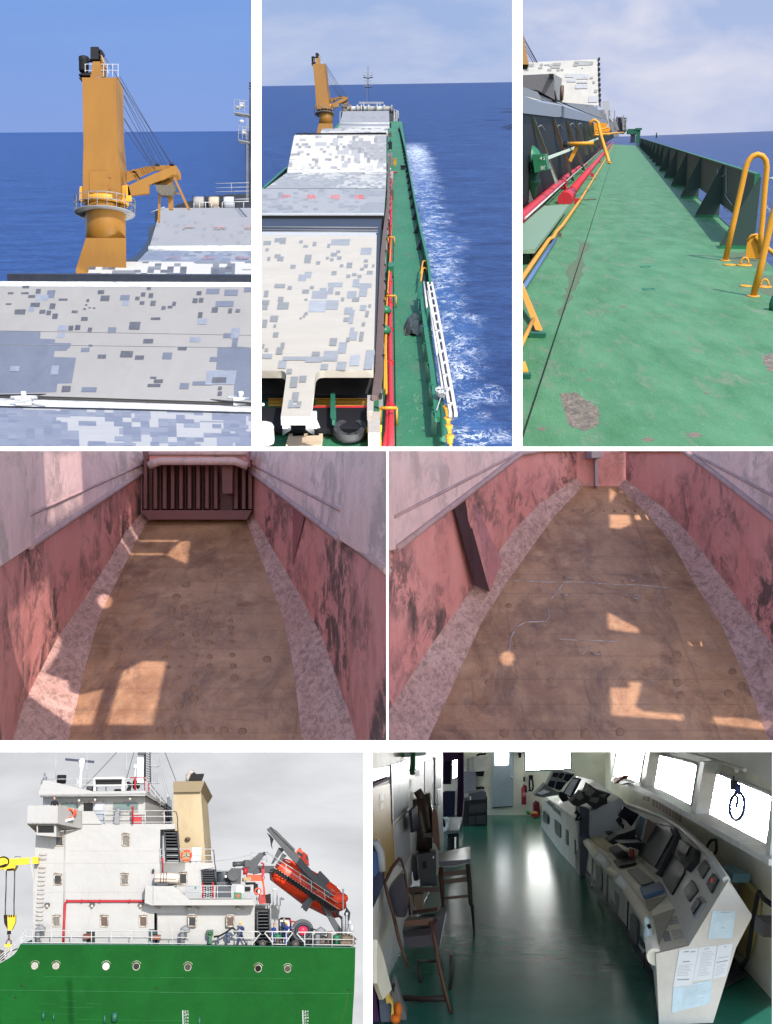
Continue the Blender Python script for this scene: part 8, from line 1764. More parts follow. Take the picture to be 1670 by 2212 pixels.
def lines_(n, y0,y1,x0=.1,x1=.9): return [(y0 + (y1 - y0) * i / n, x0,x1 - random.uniform(0,.3),.006) for i in range(n)]
GP = 'papers on the console end'
paper(T_end, H7,[(1168,656),(1360,660),(1328,880),(1126,884)],'pale blue sheet alone on the upper part of the console end', PAPERB, [(.03,.35,.75,.02),(.6,.5,.62,.02),(.75,.7,.77,.01)],GP)
paper(T_end, H7,[(892,976),(1054,958),(990,1290),(838,1290)],'tall printed sheet at the left of the lower papers', PAPER, [(.06,.25,.5,.03),(.08,.6,.85,.025),(.32,.28,.65,.03)] + lines_(8,.42,.72) + [(.78,.15,.8,.03)],GP)
paper(T_end, H7,[(1058,958),(1206,940),(1160,1222),(1002,1236)],'printed sheet in the middle of the lower papers', PAPER, [(.06,.3,.55,.02)] + lines_(16,.16,.9,.2),GP)
paper(T_end, H7,[(1210,940),(1336,926),(1276,1195),(1164,1222)],'narrow printed sheet at the right of the lower papers', PAPER, [(.06,.45,.6,.02),(.38,.15,.9,.015),(.5,.1,.9,.03)] + lines_(8,.6,.95,.1),GP)
paper(T_end, H7,[(840,1294),(1165,1226),(1148,1425),(828,1500)],'large faint sheet below the row of printed papers', PAPERB, lines_(10,.1,.9,.25,.9),GP)
paper(T_dk, H7,[(656,712),(880,690),(960,915),(715,960)],'open manual lying on the near end of the console desk', M('manual_paper', (.52,.50,.44),.8,vs=2),[(.1 + .05 * i, .25,.45,.02) for i in range(6)] + [(.08 + .06 * i, .6,.95,.02) for i in range(5)] + [(.55 + .05 * i, .25,.5,.03) for i in range(7)] + [(.55 + .06 * i, .58,.95,.012) for i in range(6)])
paper(T_dk, H7,[(606,580),(795,540),(855,630),(640,668)],'beige blank sheet between manual and blue book', M('beige_sheet', (.46,.43,.36),.8,vs=2),[(.5,.1,.9,.008)])
def lay(name, lab, cat, T, cr, l, mat, th, r=.08): return solo(name, lab, cat, stick(T, cr, l, th, 0,r)[0],mat)
lay('book', 'blue book lying on the console desk', 'book', T_dk, H7,[(570,492),(725,448),(782,505),(602,562)],M('blue_book', (.10,.17,.30),.5,vs=2),.06)
lay('tray', 'dark glass tray set in the desk behind the blue book', 'tray', T_dk, H7,[(460,325),(548,302),(690,420),(580,458)],SCRM, .02)
lay('tablet', 'black pad on the desk beside the red cup', 'tablet', T_dk, H7,[(305,150),(375,122),(475,205),(385,238)],M('black_pad', (.03,.033,.035),.5,vs=2),.04)
lay('folder', 'dark folder on the desk in front of the red cup', 'folder', T_dk, H7,[(348,250),(500,218),(540,270),(395,305)],M('dark_purple_folder', (.03,.02,.025),.4,vs=2),.04)
lay('chart_sheet', 'cream sheet spread on the far end of the near desk', 'paper', T_dk, H7,[(155,60),(270,25),(310,60),(365,130),(300,175),(205,110)],M('cream_sheet', (.52,.46,.33),.8,vs=2),.015)
c = T_dk.ray_cast(Vector((0,0,0)),ray(*H7(500,212)).normalized())[0]; kk = c.y / FL * .26/3
m = MB().lathe(c, U7,[(17 * kk, 0),(21 * kk, 60 * kk),(21 * kk, 74 * kk)],16); ld7 = MB().lathe(c + U7*72 * kk, U7,[(23 * kk, 0),(23 * kk, 8 * kk),(18 * kk, 14 * kk)],16)
thing('paper_cup', 'red paper cup with a white lid on the console desk', 'cup', [part('body', m, M('red_cup', (.48,.08,.05),.5,vs=3)),part('lid', ld7,PAPER)])
d2_ = F7.depth(S2[1][2]) - 1.2; Hd = lambda x, y, o=0.0: F7.D(H7(x, y),d2_ + o); kd = d2_ / FL * .26
PLAS, nt, N, L, b = newmat('clear_plastic'); b.inputs['Base Color'].default_value = (.55,.66,.68,1); b.inputs['Roughness'].default_value = .15; b.inputs['Alpha'].default_value = .75
m = MB().lathe(Hd(645,930),(Hd(622,740) - Hd(645,930)),[(34 * kd, 0),(42 * kd, 20 * kd),(40 * kd, 80 * kd),(24 * kd, 130 * kd),(26 * kd, 180 * kd),(14 * kd, 205 * kd)],14); cp7 = MB().tube([Hd(630,790,-.1),Hd(655,780,-.1)],18 * kd, 8); bg7 = MB().prism([Hd(595,900,.1),Hd(668,950,.1),Hd(660,1000,.1),Hd(600,975,.1)],Z7*.3)
thing('water_bottle', 'clear plastic bottle hanging in a bag at the console front', 'bottle', [part('body', m, PLAS),part('cap', cp7,BLACK),part('bag', bg7,NAVY)])
# things lying on the far end of the near desk and in front of its panel
dF = F7.depth(S2[4][3]); Fd = lambda x, y, o=0.0: F7.D(F7c(x, y),dF + o); kF = dF / FL * .312
def before(cr, l, gap=.12,extra=()):
 """Depth just in front of the console surfaces seen under an outline."""
 best = None; c = (sum(p[0] for p in l) / len(l),sum(p[1] for p in l) / len(l))
 for p in list(l) + [c]:
  for T in (T_fr, T_dk, T_ip, T_end) + tuple(extra):
   h = T.ray_cast(Vector((0,0,0)),ray(*cr(*p)).normalized())[0]
   if h is not None: d = F7.depth(h); best = d if best is None else min(best, d)
 return best - gap if best else None
def clutter(name, lab, cat, polys, mat, th=.4,o=0.0):
 m = MB()
 for l in polys: d = before(F7c, l) or dF + o; m.prism([F7.D(F7c(x, y),d) for x, y in l],Z7 * th)
 return solo(name, lab, cat, m, mat)
clutter('headset_bag', 'crumpled black bag with cables on the near desk', 'bag', [[(525,650),(600,600),(640,590),(720,560),(715,620),(760,640),(745,690),(700,700),(660,690),(600,660),(560,672)],[(600,660),(760,655),(790,700),(770,720),(720,700)]],M('crumpled_black', (.015,.016,.02),.35,vs=3,bmp=.6),.5,-.8)
clutter('control_levers', 'dark control levers at the far end of the near console', 'controls', [[(455,560),(500,520),(545,515),(580,570),(570,590),(470,585)],[(580,500),(610,470),(640,520),(610,545)],[(620,530),(650,535),(660,560),(640,570)],[(515,590),(560,582),(605,600),(550,632)]],M('lever_black', (.03,.03,.035),.5,vs=3),.3,-.2)
for l, lab, mt in (([(640,405),(700,440),(750,465),(700,560),(660,510),(600,470)],'dark slanting instrument screen farthest along the near console', SCR),([(755,470),(800,500),(750,640),(705,580)],'pale blue instrument plate on the near console', M('plate_blue_grey', (.14,.19,.22),.3,vs=2)),([(800,490),(870,535),(820,690),(765,640)],'brownish instrument plate on the near console', M('plate_brown', (.15,.11,.09),.4,vs=2))):
 d = before(F7c, l) or dF; m = MB().prism([F7.D(F7c(x, y),d) for x, y in l],Z7*.15); solo('instrument_plate', lab, 'instrument', m, mt, 'slanting plates on the near console')
# ---- far console units
N1 = [((330,872),(308,520),(305,490),(400,440),(610,345),(660,400),(650,640),(640,868)),((200,730),(180,420),(176,398),(270,345),(430,225),(500,280),(495,480),(490,728)),((65,545),(78,352),(90,335),(190,330),(310,195),(360,220),(350,350),(330,545))]
S1 = console(N1,F7c); f1,d1,i1_, b1_ = loft(S1,0,2),loft(S1,2,3),loft(S1,3,4),loft(S1,4,7); e1p = MB().prism([S1[0][i] for i in range(8)],-Z7*.06)
T_f1,T_d1,T_i1,T_e1 = tree7(f1),tree7(d1),tree7(i1_),tree7(e1p)
hd1_ = MB()
for (x0,y0),(x1,y1) in (((112,372),(150,400)),((152,415),(200,450)),((200,460),(258,505))):
 hd1_.tube([F7.D(F7c(x, y),F7.depth(S1[1][2]) - .5) for x, y in ((x0,y0 - 8),(x0 + 4,y0 + 6),(x1 - 4,y1 + 4),(x1,y1 - 10))],.05,7)
dr1 = [part('door', stick(T_f1,F7c, l, .02,0,.2)[0],DOORM) for l in (((82,430),(112,460),(112,530),(80,505)),((240,560),(256,575),(256,680),(240,660)),((300,630),(322,655),(322,760),(302,735)),((160,490),(205,530),(205,630),(165,590)))]
thing('bridge_console', 'far grey console unit with three chrome handles', 'console', [part('front', f1,PAINTD, dr1),part('desk_top', d1,PAINTE),part('instrument_face', i1_, PAINTD),part('back_shell', b1_, PAINTE),part('end_panel', e1p, M('console_end_grey', (.5,.53,.58),.45,vs=.6)),part('chrome_handle', hd1_, PALEST)])
dN = F7.depth(S1[0][0]) - .3; Nd = lambda x, y, o=0.0: F7.D(F7c(x, y),dN + o)
m = MB().prism([Nd(x, y) for x, y in ((330,405),(398,425),(395,600),(425,690),(425,905),(330,905))],Z7*.8); mb2 = MB().prism([Nd(x, y, -.05) for x, y in ((335,610),(400,640),(395,900),(335,890))],Z7*.04); hk7 = MB().prism([Nd(x, y, -.2) for x, y in ((352,590),(380,600),(430,660),(430,690),(365,650))],Z7*.15)
cl7 = MB().tube([Nd(300,455,-.1),Nd(310,440,-.1),Nd(325,460,-.1),Nd(305,500,-.1),Nd(345,490,-.1)],.04,6)
thing('console_cabinet', 'dark blue grey upright cabinet between the two consoles', 'cabinet', [part('body', m, M('cabinet_slate', (.05,.055,.07),.4,vs=1)),part('front_panel', mb2,M('cabinet_front_grey', (.13,.14,.17),.5,vs=1)),part('hung_cloth', hk7,M('slate_cloth', (.10,.11,.15),.8,vs=3)),part('clip_cable', cl7,BLACK)])
X1 = (T_f1,T_d1,T_i1,T_e1); d1_ = (before(F7c, [(150,152),(298,180),(190,300),(102,260),(290,205),(345,215),(275,355),(215,315)],.1,X1) or F7.depth(S1[2][3])) + .1; Md = lambda x, y, o=0.0: F7.D(F7c(x, y),d1_ + o)
m = MB().prism([Md(x, y) for x, y in ((150,152),(215,160),(298,180),(190,300),(102,260))],Z7*.5); g7 = MB()
for l in (((150,172),(190,175),(172,205),(140,200)),((200,172),(228,178),(205,215),(180,205)),((235,180),(295,185),(250,235),(218,220)),((125,225),(165,230),(150,280),(110,262)),((175,232),(235,240),(205,290),(160,282))): g7.prism([Md(x, y, -.03) for x, y in l],Z7*.02)
thing('gauge_console', 'grey slanted instrument panel at the far end of the bridge', 'instrument', [part('case', m, M('panel_grey', (.22,.22,.23),.5,vs=1)),part('gauge', g7,SCR)])
m = MB().prism([Md(x, y, -.5) for x, y in ((290,205),(345,215),(275,355),(215,315))],Z7*.15); s7 = MB().prism([Md(x, y, -.53) for x, y in ((285,215),(322,220),(262,335),(225,312))],Z7*.02); st8 = MB().prism([Md(x, y, -.4) for x, y in ((190,310),(215,308),(270,360),(215,375),(195,350))],Z7*.3)
thing('monitor', 'tilted monitor with a pale screen on the far console', 'monitor', [part('bezel', m, SCRB),part('screen', s7,M('pale_screen', (.42,.45,.50),.3,vs=2)),part('stand', st8,BLACK)])
m = MB().prism([Md(x, y, -.3) for x, y in ((40,315),(85,290),(125,305),(70,325))],Z7*.3); solo('log_sheet', 'white sheet on the far console shelf', 'paper', m, PAPER)
m = MB().prism([Md(x, y, -.2) for x, y in ((15,330),(95,250),(110,265),(190,310),(180,325),(80,345))],Z7*.6); solo('console_shelf', 'dark grey sloping shelf at the far end of the consoles', 'shelf', m, M('shelf_grey', (.15,.155,.16),.5,vs=1))
dRs = before(F7c, [(300,350),(395,250),(550,320),(440,430),(330,405)],.1,X1) or F7.depth(S1[1][3])
m = MB().prism([F7.D(F7c(x, y),dRs) for x, y in ((265,375),(300,350),(340,305),(375,300),(395,250),(450,290),(520,310),(550,320),(520,350),(525,385),(490,395),(440,430),(380,380),(330,405),(290,400))],Z7*.6); k8 = MB()
for l in (((395,265),(440,300),(400,340),(370,320)),((410,340),(470,345),(450,385),(400,370)),((470,330),(520,320),(500,350)),((310,350),(345,310),(360,345),(330,365))): k8.prism([F7.D(F7c(x, y),dRs - .15) for x, y in l],Z7*.1)
thing('radio_set', 'heap of dark radio and telephone sets on the far console', 'radio', [part('case', m, M('radio_black', (.03,.03,.03),.5,vs=2,bmp=.4)),part('handset', k8,M('radio_grey', (.12,.12,.12),.4,vs=3))])
# ---- far wall furniture
BWp = lambda l, o=0.0: [onplane(E7(*p),BW[0] - Z7 * o, BW[1]) for p in l]
m = MB().prism(BWp([(1012,10),(1192,10),(1186,486),(1012,500)],.12),Z7*.1); wn7 = MB().prism(BWp([(1035,10),(1150,10),(1146,140),(1035,146)],.14),Z7*.02); hn7 = MB().tube(BWp([(1165,242),(1180,242)],.25),.05,6); th7 = MB().prism(BWp([(1012,492),(1180,480),(1180,488),(1012,502)],.14),Z7*.03)
thing('cabin_door', 'blue grey door with a bright window in the far wall', 'door', [part('leaf', m, M('door_blue_grey', (.32,.38,.43),.5,vs=.6)),part('window', wn7,emit('door_daylight', (.95,.98,1),6.0)),part('handle', hn7,PALEST),part('threshold', th7,BLACK)])
m = MB().lathe(BWp([(1273,468)],.2)[0],U7,[(.08,0),(.085,.02),(.085,.53),(.06,.6),(.025,.62),(.025,.68)],14); lb7 = MB().lathe(BWp([(1273,400)],.2)[0],U7,[(.087,0),(.087,.13)],14); nz = MB().tube(BWp([(1273,312),(1290,320),(1292,370)],.55),.04,6)
thing('fire_extinguisher', 'red fire extinguisher hung on the far wall beside the door', 'extinguisher', [part('cylinder', m, M('extinguisher_red', (.36,.03,.06),.4,vs=2)),part('label_band', lb7,M('pink_band', (.5,.25,.28),.5,vs=2)),part('hose', nz, BLACK)])
m = MB().prism(BWp([(1316,228),(1350,228),(1348,265),(1318,265)],.25),Z7*.2); m2 = MB().tube(BWp([(1345,265),(1350,320),(1342,352)],.2),.03,5).tube(BWp([(1318,265),(1320,350)],.2),.03,5); m3 = MB().prism(BWp([(1305,358),(1330,345),(1345,362)],.25),Z7*.15); thing('wall_telephone', 'small black handset on the far wall right of the extinguisher', 'telephone', [part('handset', m, BLACK),part('cord', m2,BLACK),part('hook', m3,BLACK)])
m = MB().prism(BWp([(1270,240),(1282,240),(1282,278),(1270,278)],.1),Z7*.1); solo('wall_switch', 'small black switch above the fire extinguisher', 'switch', m, BLACK)
m = MB().prism(BWp([(1365,140),(1425,138),(1425,154),(1365,158)],-.05),Z7*.02); solo('window_note', 'pale blue note stuck on the far bright window', 'note', m, PAPERB)
m = MB()
for x in (1265,1330,1385,1460,1545): m.prism(BWp([(x - 12,22),(x + 4,22),(x + 12,42),(x + 2,48),(x - 6,40)],.2),Z7*.1)
m.prism(BWp([(1095,22),(1250,22),(1250,40),(1098,40)],.2),Z7*.1); m.prism(BWp([(1222,40),(1256,40),(1250,80),(1235,84)],.3),Z7*.1); solo('overhead_fitting', 'black hooks and fittings hanging from the ceiling at the far wall', 'fitting', m, BLACK)
dB = F7.depth(fl7(E7(1385,572))); m = MB().prism([F7.D(E7(x, y),dB) for x, y in ((1358,470),(1380,448),(1402,455),(1412,570),(1362,562))],Z7*.8); solo('waste_bin', 'dark red bin in the corner by the far console', 'bin', m, M('dark_red_bin', (.12,.012,.02),.5,vs=2))
m = MB().prism([F7.D(E7(x, y),dB - .5) for x, y in ((1325,545),(1395,548),(1398,572),(1340,570))],Z7*.5); m2 = MB().ball(F7.D(E7(1362,536),dB - .3),X7*.11,Z7*.11,U7*.05,10,6); m3 = MB().prism([F7.D(E7(x, y),dB - .4) for x, y in ((1294,530),(1318,526),(1328,552),(1305,556))],Z7*.4)
thing('dustpan', 'red dustpan with a yellow brush and green cloth on the floor', 'dustpan', [part('pan', m, M('pan_red', (.35,.03,.02),.5,vs=2)),part('brush', m2,M('brush_straw', (.55,.36,.12),.8,vs=4)),part('cloth', m3,M('cloth_green', (.05,.25,.05),.7,vs=3))])
m = MB().prism(BWp([(858,72),(972,60),(972,190),(858,197)],.6),Z7*.55); sd7 = MB().hexa(BWp([(800,84),(858,74),(856,198),(800,192)],.5),BWp([(800,84),(858,74),(856,198),(800,192)],.1)); ks = MB(); dk7 = MB()
for i in range(4):
 for j in range(3): ks.prism(BWp([(875 + i * 22,85 + j * 28 - i),(888 + i * 22,84 + j * 28 - i),(888 + i * 22,103 + j * 28 - i),(875 + i * 22,105 + j * 28 - i)],.63),Z7*.03)
for j in range(3): dk7.prism(BWp([(805,92 + j * 34),(820,90 + j * 34),(820,118 + j * 34),(805,120 + j * 34)],.53),Z7*.03)
ud = MB().prism(BWp([(878,198),(948,188),(938,236),(886,236)],.5),Z7*.4); ck7 = MB().tube(BWp([(880,65),(905,52),(945,50),(960,45)],.5),.04,5)
thing('alarm_panel', 'pale switch box with rows of small buttons on the far wall', 'control box', [part('case', m, PAINTE),part('side_face', sd7,PAINTD),part('button', ks, PAINTD),part('side_button', dk7,PALEST),part('lower_box', ud, BLACK),part('cable', ck7,BLACK)])
m = MB().prism(BWp([(780,195),(876,200),(878,360),(780,380)],.3),Z7*.2); solo('wall_cabinet', 'pale lilac cabinet panel beside the purple curtain', 'cabinet', m, M('lilac_panel', (.36,.36,.42),.5,vs=1))
PURP = M('purple_curtain', (.07,.025,.085),.8,vs=1,stretch=(4,4,.4)); NAVYCU = M('navy_curtain', (.012,.012,.035),.8,vs=1,stretch=(4,4,.4))
def curtain(name, lab, l, mat, o, n=14):
 top = [l[0],l[1]]; bot = [l[3],l[2]]; m = MB(); rows = [[],[]]
 for i in range(n * 2 + 1):
  t = i / (n * 2); w = o + .12 * math.sin(i * math.pi)
  w = o + (.12 if i % 2 else 0)
  rows[0].append(BWp([(top[0][0] + (top[1][0] - top[0][0]) * t, top[0][1] + (top[1][1] - top[0][1]) * t)],w)[0]); rows[1].append(BWp([(bot[0][0] + (bot[1][0] - bot[0][0]) * t, bot[0][1] + (bot[1][1] - bot[0][1]) * t)],w)[0])
 m.grid(rows, smooth=True); return solo(name, lab, 'curtain', m, mat)
curtain('curtain', 'tall purple curtain left of the switch box', ((732,15),(776,15),(778,640),(718,560)),PURP, .8,5); curtain('curtain', 'purple valance of curtain above the small bright window', ((595,15),(776,15),(740,100),(595,115)),PURP, .7,8); curtain('curtain', 'dark navy curtain left of the small bright window', ((592,105),(676,100),(672,300),(596,300)),NAVYCU, .6,5)
m = MB().prism(BWp([(604,372),(622,360),(706,360),(700,560),(604,565)],.4),Z7*.2); solo('notice_screen', 'dark screen panel below the navy curtain', 'screen', m, NAVYCU)
dC = F7.depth(fl7(E7(960,642))); Cd = lambda x, y, o=0.0: F7.D(E7(x, y),dC + o)
m = MB().prism([Cd(x, y) for x, y in ((782,440),(970,408),(970,640),(762,652))],Z7*1.2); m2 = MB().prism([Cd(x, y, -.1) for x, y in ((822,470),(960,462),(960,530),(822,540))],Z7*.08).prism([Cd(x, y, -.1) for x, y in ((820,572),(872,568),(872,632),(820,640))],Z7*.06).prism([Cd(x, y, -.1) for x, y in ((882,566),(960,560),(960,625),(882,632))],Z7*.06)
pt7 = MB().prism([Cd(x, y, -.1) for x, y in ((818,378),(940,356),(962,372),(958,425),(822,432))],Z7*.9); pl8 = MB().prism([Cd(x, y, -.13) for x, y in ((826,402),(836,400),(836,430),(826,432))],Z7*.02)
thing('printer_stand', 'black equipment stack with a grey printer on top', 'printer', [part('cabinet', m, M('stack_black', (.02,.021,.023),.5,vs=1),[part('drawer', m2,M('stack_drawer', (.045,.047,.05),.4,vs=2))]),part('printer', pt7,M('printer_grey', (.10,.105,.12),.5,vs=3),[part('slot', pl8,PAPER)])])
m = MB().prism(BWp([(880,330),(948,326),(946,360),(882,362)],.4),Z7*.3); solo('black_monitor', 'small black box on the wall over the printer', 'box', m, BLACK)
# ---- left wall
LWp = lambda l, o=0.0,cr=E7: [onplane(cr(*p),LW[0] + LW[1] * o, LW[1]) for p in l]
def lplate(name, lab, cat, l, mat, th=.1,o=0.0,kids=()):
 m = MB().prism(LWp(l, (o + th) * .25),-LW[1] * th * .25)
 if kids: return thing(name, lab, cat, [part('panel', m, mat)] + [part(n, MB().prism(LWp(q, (o + th + .02) * .25),-LW[1] * .005),mm) for n, q, mm in kids])
 return solo(name, lab, cat, m, mat)
OCH = M('ochre_door', (.34,.22,.055),.5,dirt=(.25,.16,.05),vs=.6); WBM = M('glossy_whiteboard', (.34,.36,.42),.2,vs=.6); PRP = M('pale_plate', (.55,.53,.48),.5,vs=2)
lplate('wooden_door', 'ochre brown door panel at the left edge of the bridge', 'door', [(24,330),(165,292),(208,935),(120,1080),(24,800)],OCH, .08,0,[('plate', [(84,380),(116,374),(116,432),(84,440)],PRP),('plate', [(84,462),(116,448),(116,500),(84,516)],PRP)])
lplate('whiteboard', 'glossy pale board hung on the left wall', 'board', [(180,145),(322,96),(322,498),(190,622)],WBM, .08,.05,[('trim', [(178,140),(188,140),(198,622),(188,632)],NAVY),('bottom_trim', [(190,615),(322,490),(322,505),(190,645)],PALEST)])
lplate('wall_locker', 'plain pale locker panel below the glossy board', 'locker', [(194,645),(322,520),(336,880),(285,990),(215,960)],M('pale_locker', (.36,.37,.41),.5,vs=.6),.08)
lplate('shelf_rail', 'dark shelf rail above the ochre door', 'shelf', [(24,300),(165,240),(165,262),(24,326)],PURP, .3)
lplate('wall_poster', 'pale green panel at the top of the left wall', 'panel', [(24,180),(170,150),(170,232),(24,275)],M('pale_green_panel', (.28,.32,.28),.3,vs=1),.06)
lplate('open_doorway', 'dark open doorway in the left wall', 'doorway', [(455,112),(522,90),(518,560),(478,660),(452,600)],M('doorway_brown', (.025,.02,.018),.6,vs=1),.06,0,[('edge', [(522,90),(530,88),(536,460),(520,560)],PALEST)])
lplate('door_leaf', 'pale door leaf standing open beside the dark doorway', 'door', [(545,82),(596,74),(590,330),(560,340),(560,560),(540,470)],WBM, .1,.1,[('dark_edge', [(541,78),(552,76),(552,470),(541,468)],BLACK),('lock_plate', [(560,350),(584,344),(584,470),(562,480)],M('lock_blue', (.16,.2,.25),.4,vs=2))])
lplate('wall_notices', 'small pale notices beside the glossy board', 'notice', [(322,270),(348,262),(346,330),(324,340)],PAPER, .03)
lplate('paper_notice', 'square sheet pinned left of the doorway', 'notice', [(370,195),(410,182),(408,232),(372,240)],PAPER, .02)
lplate('switch_strip', 'cream switch strip left of the doorway', 'switch', [(395,390),(446,358),(448,378),(398,412)],PAINTE, .08)
m = MB().tube(LWp([(355,15),(355,150),(345,190),(352,205),(362,190)],.15),.05,6).tube(LWp([(270,60),(450,45)],.1),.04,5); solo('hanging_cord', 'dark cord hanging from the ceiling on the left wall', 'cord', m, DGRN)
m = MB().prism([onplane(E7(x, y),LW[0] + LW[1] * .2,LW[1]) for x, y in ((345,520),(392,470),(408,670),(358,700))],-LW[1] * .05); solo('hung_jacket', 'dark coat hanging under the switch strip', 'coat', m, NAVYCU)
m = MB().prism([onplane(G7(x, y),LW[0] + LW[1] * .3,LW[1]) for x, y in ((24,760),(75,880),(150,1170),(75,1255),(24,1120))],LW[1] * .05); solo('wall_board', 'white skirting board low on the left wall', 'board', m, CWALL)
# ---- chairs and table
WOODR = M('red_brown_wood_frame', (.05,.017,.010),.35,dirt=(.03,.015,.01),vs=2,stretch=(1,1,3)); LEATH = M('navy_leather', (.008,.010,.028),.3,vs=2); WOODD = M('dark_wood_frame', (.03,.02,.016),.4,vs=2)
dA = F7.depth(fl7(G7(560,1300))); Ad = lambda x, y, o=0.0: F7.D(G7(x, y),dA + o); kA7 = dA / FL * .26127
def wtube(m, pts_, r, f=Ad, k=kA7): return m.tube([f(*p) for p in pts_],[q * k for q in r] if isinstance(r, (list, tuple)) else r * k, 8)
bc = MB().prism([Ad(x, y, .3) for x, y in rnd([(150,350),(215,270),(275,200),(318,420),(318,500),(296,572),(215,576)],.2)],Z7*.35)
sc7 = MB().prism([Ad(x, y, .2) for x, y in ((270,690),(500,660),(610,545),(632,525),(580,810),(290,830))],Z7*.5); sc7.hexa([Ad(270,690,.2),Ad(500,660,.2),Ad(632,525,1.4),Ad(420,560,1.6)],[Ad(285,740,.2),Ad(500,720,.2),Ad(628,560,1.4),Ad(420,610,1.6)])
pw7 = MB(); wtube(pw7,[(632,530,.15),(605,660,.15),(580,805,.15)],3.5)
af = []
m = MB(); wtube(m, [(248,82),(180,170),(122,290),(150,400),(195,560),(240,760),(290,920),(320,990)],[14,15,15,14,14,14,12,10]); af.append(part('leg', m, WOODR))
m = MB(); wtube(m, [(252,82,.4),(290,200,.4),(325,440,.4),(330,560,.4)],9); af.append(part('back_post', m, WOODR))
m = MB(); wtube(m, [(505,610,-.4),(540,770,-.4),(560,920,-.4),(620,1180,-.4),(660,1330,-.4),(700,1440,-.4)],[20,17,16,15,13,10]); af.append(part('leg', m, WOODR))
m = MB(); wtube(m, [(672,880,.8),(680,1020,.8),(662,1180,.8)],15); af.append(part('leg', m, WOODD))
m = MB(); wtube(m, [(405,935,1.2),(410,1060,1.2),(432,1185,1.2)],13); af.append(part('leg', m, WOODD))
m = MB().hexa([Ad(285,600,-.4),Ad(515,590,-.4),Ad(540,570,.4),Ad(320,565,.6)],[Ad(285,650,-.4),Ad(515,635,-.4),Ad(540,610,.4),Ad(320,600,.6)]); m.hexa([Ad(350,520,1.4),Ad(560,490,1.4),Ad(585,480,2),Ad(380,515,2)],[Ad(350,555,1.4),Ad(560,520,1.4),Ad(585,505,2),Ad(380,545,2)]); af.append(part('armrest', m, WOODR))
m = MB(); wtube(m, [(270,1240),(440,1250),(630,1245,-.3)],24); wtube(m, [(400,935,1.2),(560,940,.0)],13); af.append(part('stretcher', m, WOODD))
thing('armchair', 'near wooden armchair with a dark navy leather back and black seat', 'chair', [part('backrest', bc, LEATH),part('seat', sc7,LEATH, [part('piping', pw7,PALEST)])] + af, 'wooden chairs on the left')
dS = F7.depth(fl7(G7(858,700))); Sd = lambda x, y, o=0.0: F7.D(E7(x, y),dS + o); Sg = lambda x, y, o=0.0: F7.D(G7(x, y),dS + o); kS = dS / FL * .26127
m = MB().hexa([Sd(568,940),Sd(830,920),Sd(822,815,2.6),Sd(566,868,2.6)],[Sd(576,985),Sd(830,958),Sd(828,850,2.6),Sd(570,905,2.6)]); pp = MB(); wtube(pp, [(578,985),(700,978),(828,952),(838,880,1.2),(826,822,2.4)],5,Sd, kS)
lg8 = []
q8 = MB().tube([Sd(808,960),Sd(825,1120),Sd(832,1290),Sg(845,480),Sg(862,700)],[18 * kS, 18 * kS, 17 * kS, 14 * kS, 8 * kS],8); lg8.append(part('leg', q8,WOODD))
q8 = MB().tube([Sd(588,985),Sd(590,1100),Sd(600,1230),Sg(605,500)],[18 * kS, 17 * kS, 15 * kS, 11 * kS],8); lg8.append(part('leg', q8,WOODR))
rl8 = MB()
for x0,y0,x1,y1,w in ((590,1045,800,1028,20),(595,1110,805,1085,20),(600,1245,812,1225,12)): rl8.hexa([Sd(x0,y0 - w),Sd(x1,y1 - w),Sd(x1,y1 + w),Sd(x0,y0 + w)],[Sd(x0,y0 - w, .2),Sd(x1,y1 - w, .2),Sd(x1,y1 + w, .2),Sd(x0,y0 + w, .2)])
mk = MB()
for x0,y0,x1,y1 in ((680,885,710,880),(730,880,735,895),(690,940,712,935),(745,940,765,935)): mk.tube([Sd(x0,y0,1.0).lerp(Sd(x0,y0,.8),.5) - Z7*.6,Sd(x1,y1,.8) - Z7*.6],.02,4)
thing('chair', 'tall wooden chair with a pale edged grey seat standing on the green floor', 'chair', [part('seat', m, M('grey_blue_seat', (.055,.06,.085),.35,vs=2),[part('piping', pp, PALEST)]),part('rail', rl8,WOODR)] + lg8,'wooden chairs on the left')
m = MB().hexa([Sd(388,880),Sd(545,866),Sd(552,1140),Sd(422,1146)],[Sd(410,845,1.2),Sd(540,838,1.2),Sd(548,1120,1.2),Sd(425,1126,1.2)]); m2 = MB().prism([Sd(x, y, -.03) for x, y in ((435,940),(468,936),(468,1000),(435,1000))],Z7*.02); m3 = MB().prism([Sd(x, y, -.04) for x, y in ((520,898),(530,897),(530,914),(521,914))],Z7*.02)
thing('speaker_box', 'dark grey speaker box standing on the wooden armrest', 'speaker', [part('case', m, M('speaker_dark', (.03,.033,.036),.5,vs=2)),part('grille', m2,BLACK),part('badge', m3,PAPER)])
m = MB().hexa([Sd(318,1160,-.3),Sd(572,1148,-.3),Sd(572,1190,-.3),Sd(318,1200,-.3)],[Sd(318,1160,.5),Sd(572,1148,.5),Sd(572,1190,.5),Sd(318,1200,.5)]); bk8 = MB().prism([Sd(x, y, .6) for x, y in rnd([(282,1020),(365,880),(385,950),(400,1130),(330,1150),(305,1100)],.2)],Z7*.3); wt = MB().prism([Sd(x, y, -.35) for x, y in ((345,1030),(352,1025),(360,1100),(385,1105),(412,1090),(412,1140),(325,1152),(350,1130))],Z7*.1)
lg9 = MB().prism([Sg(x, y, .2) for x, y in ((370,385),(440,380),(438,430),(448,520),(385,520),(362,440))],Z7*.3); lg9.prism([Sg(x, y, -.1) for x, y in ((330,380),(345,378),(362,480),(350,520),(330,440))],Z7*.1)
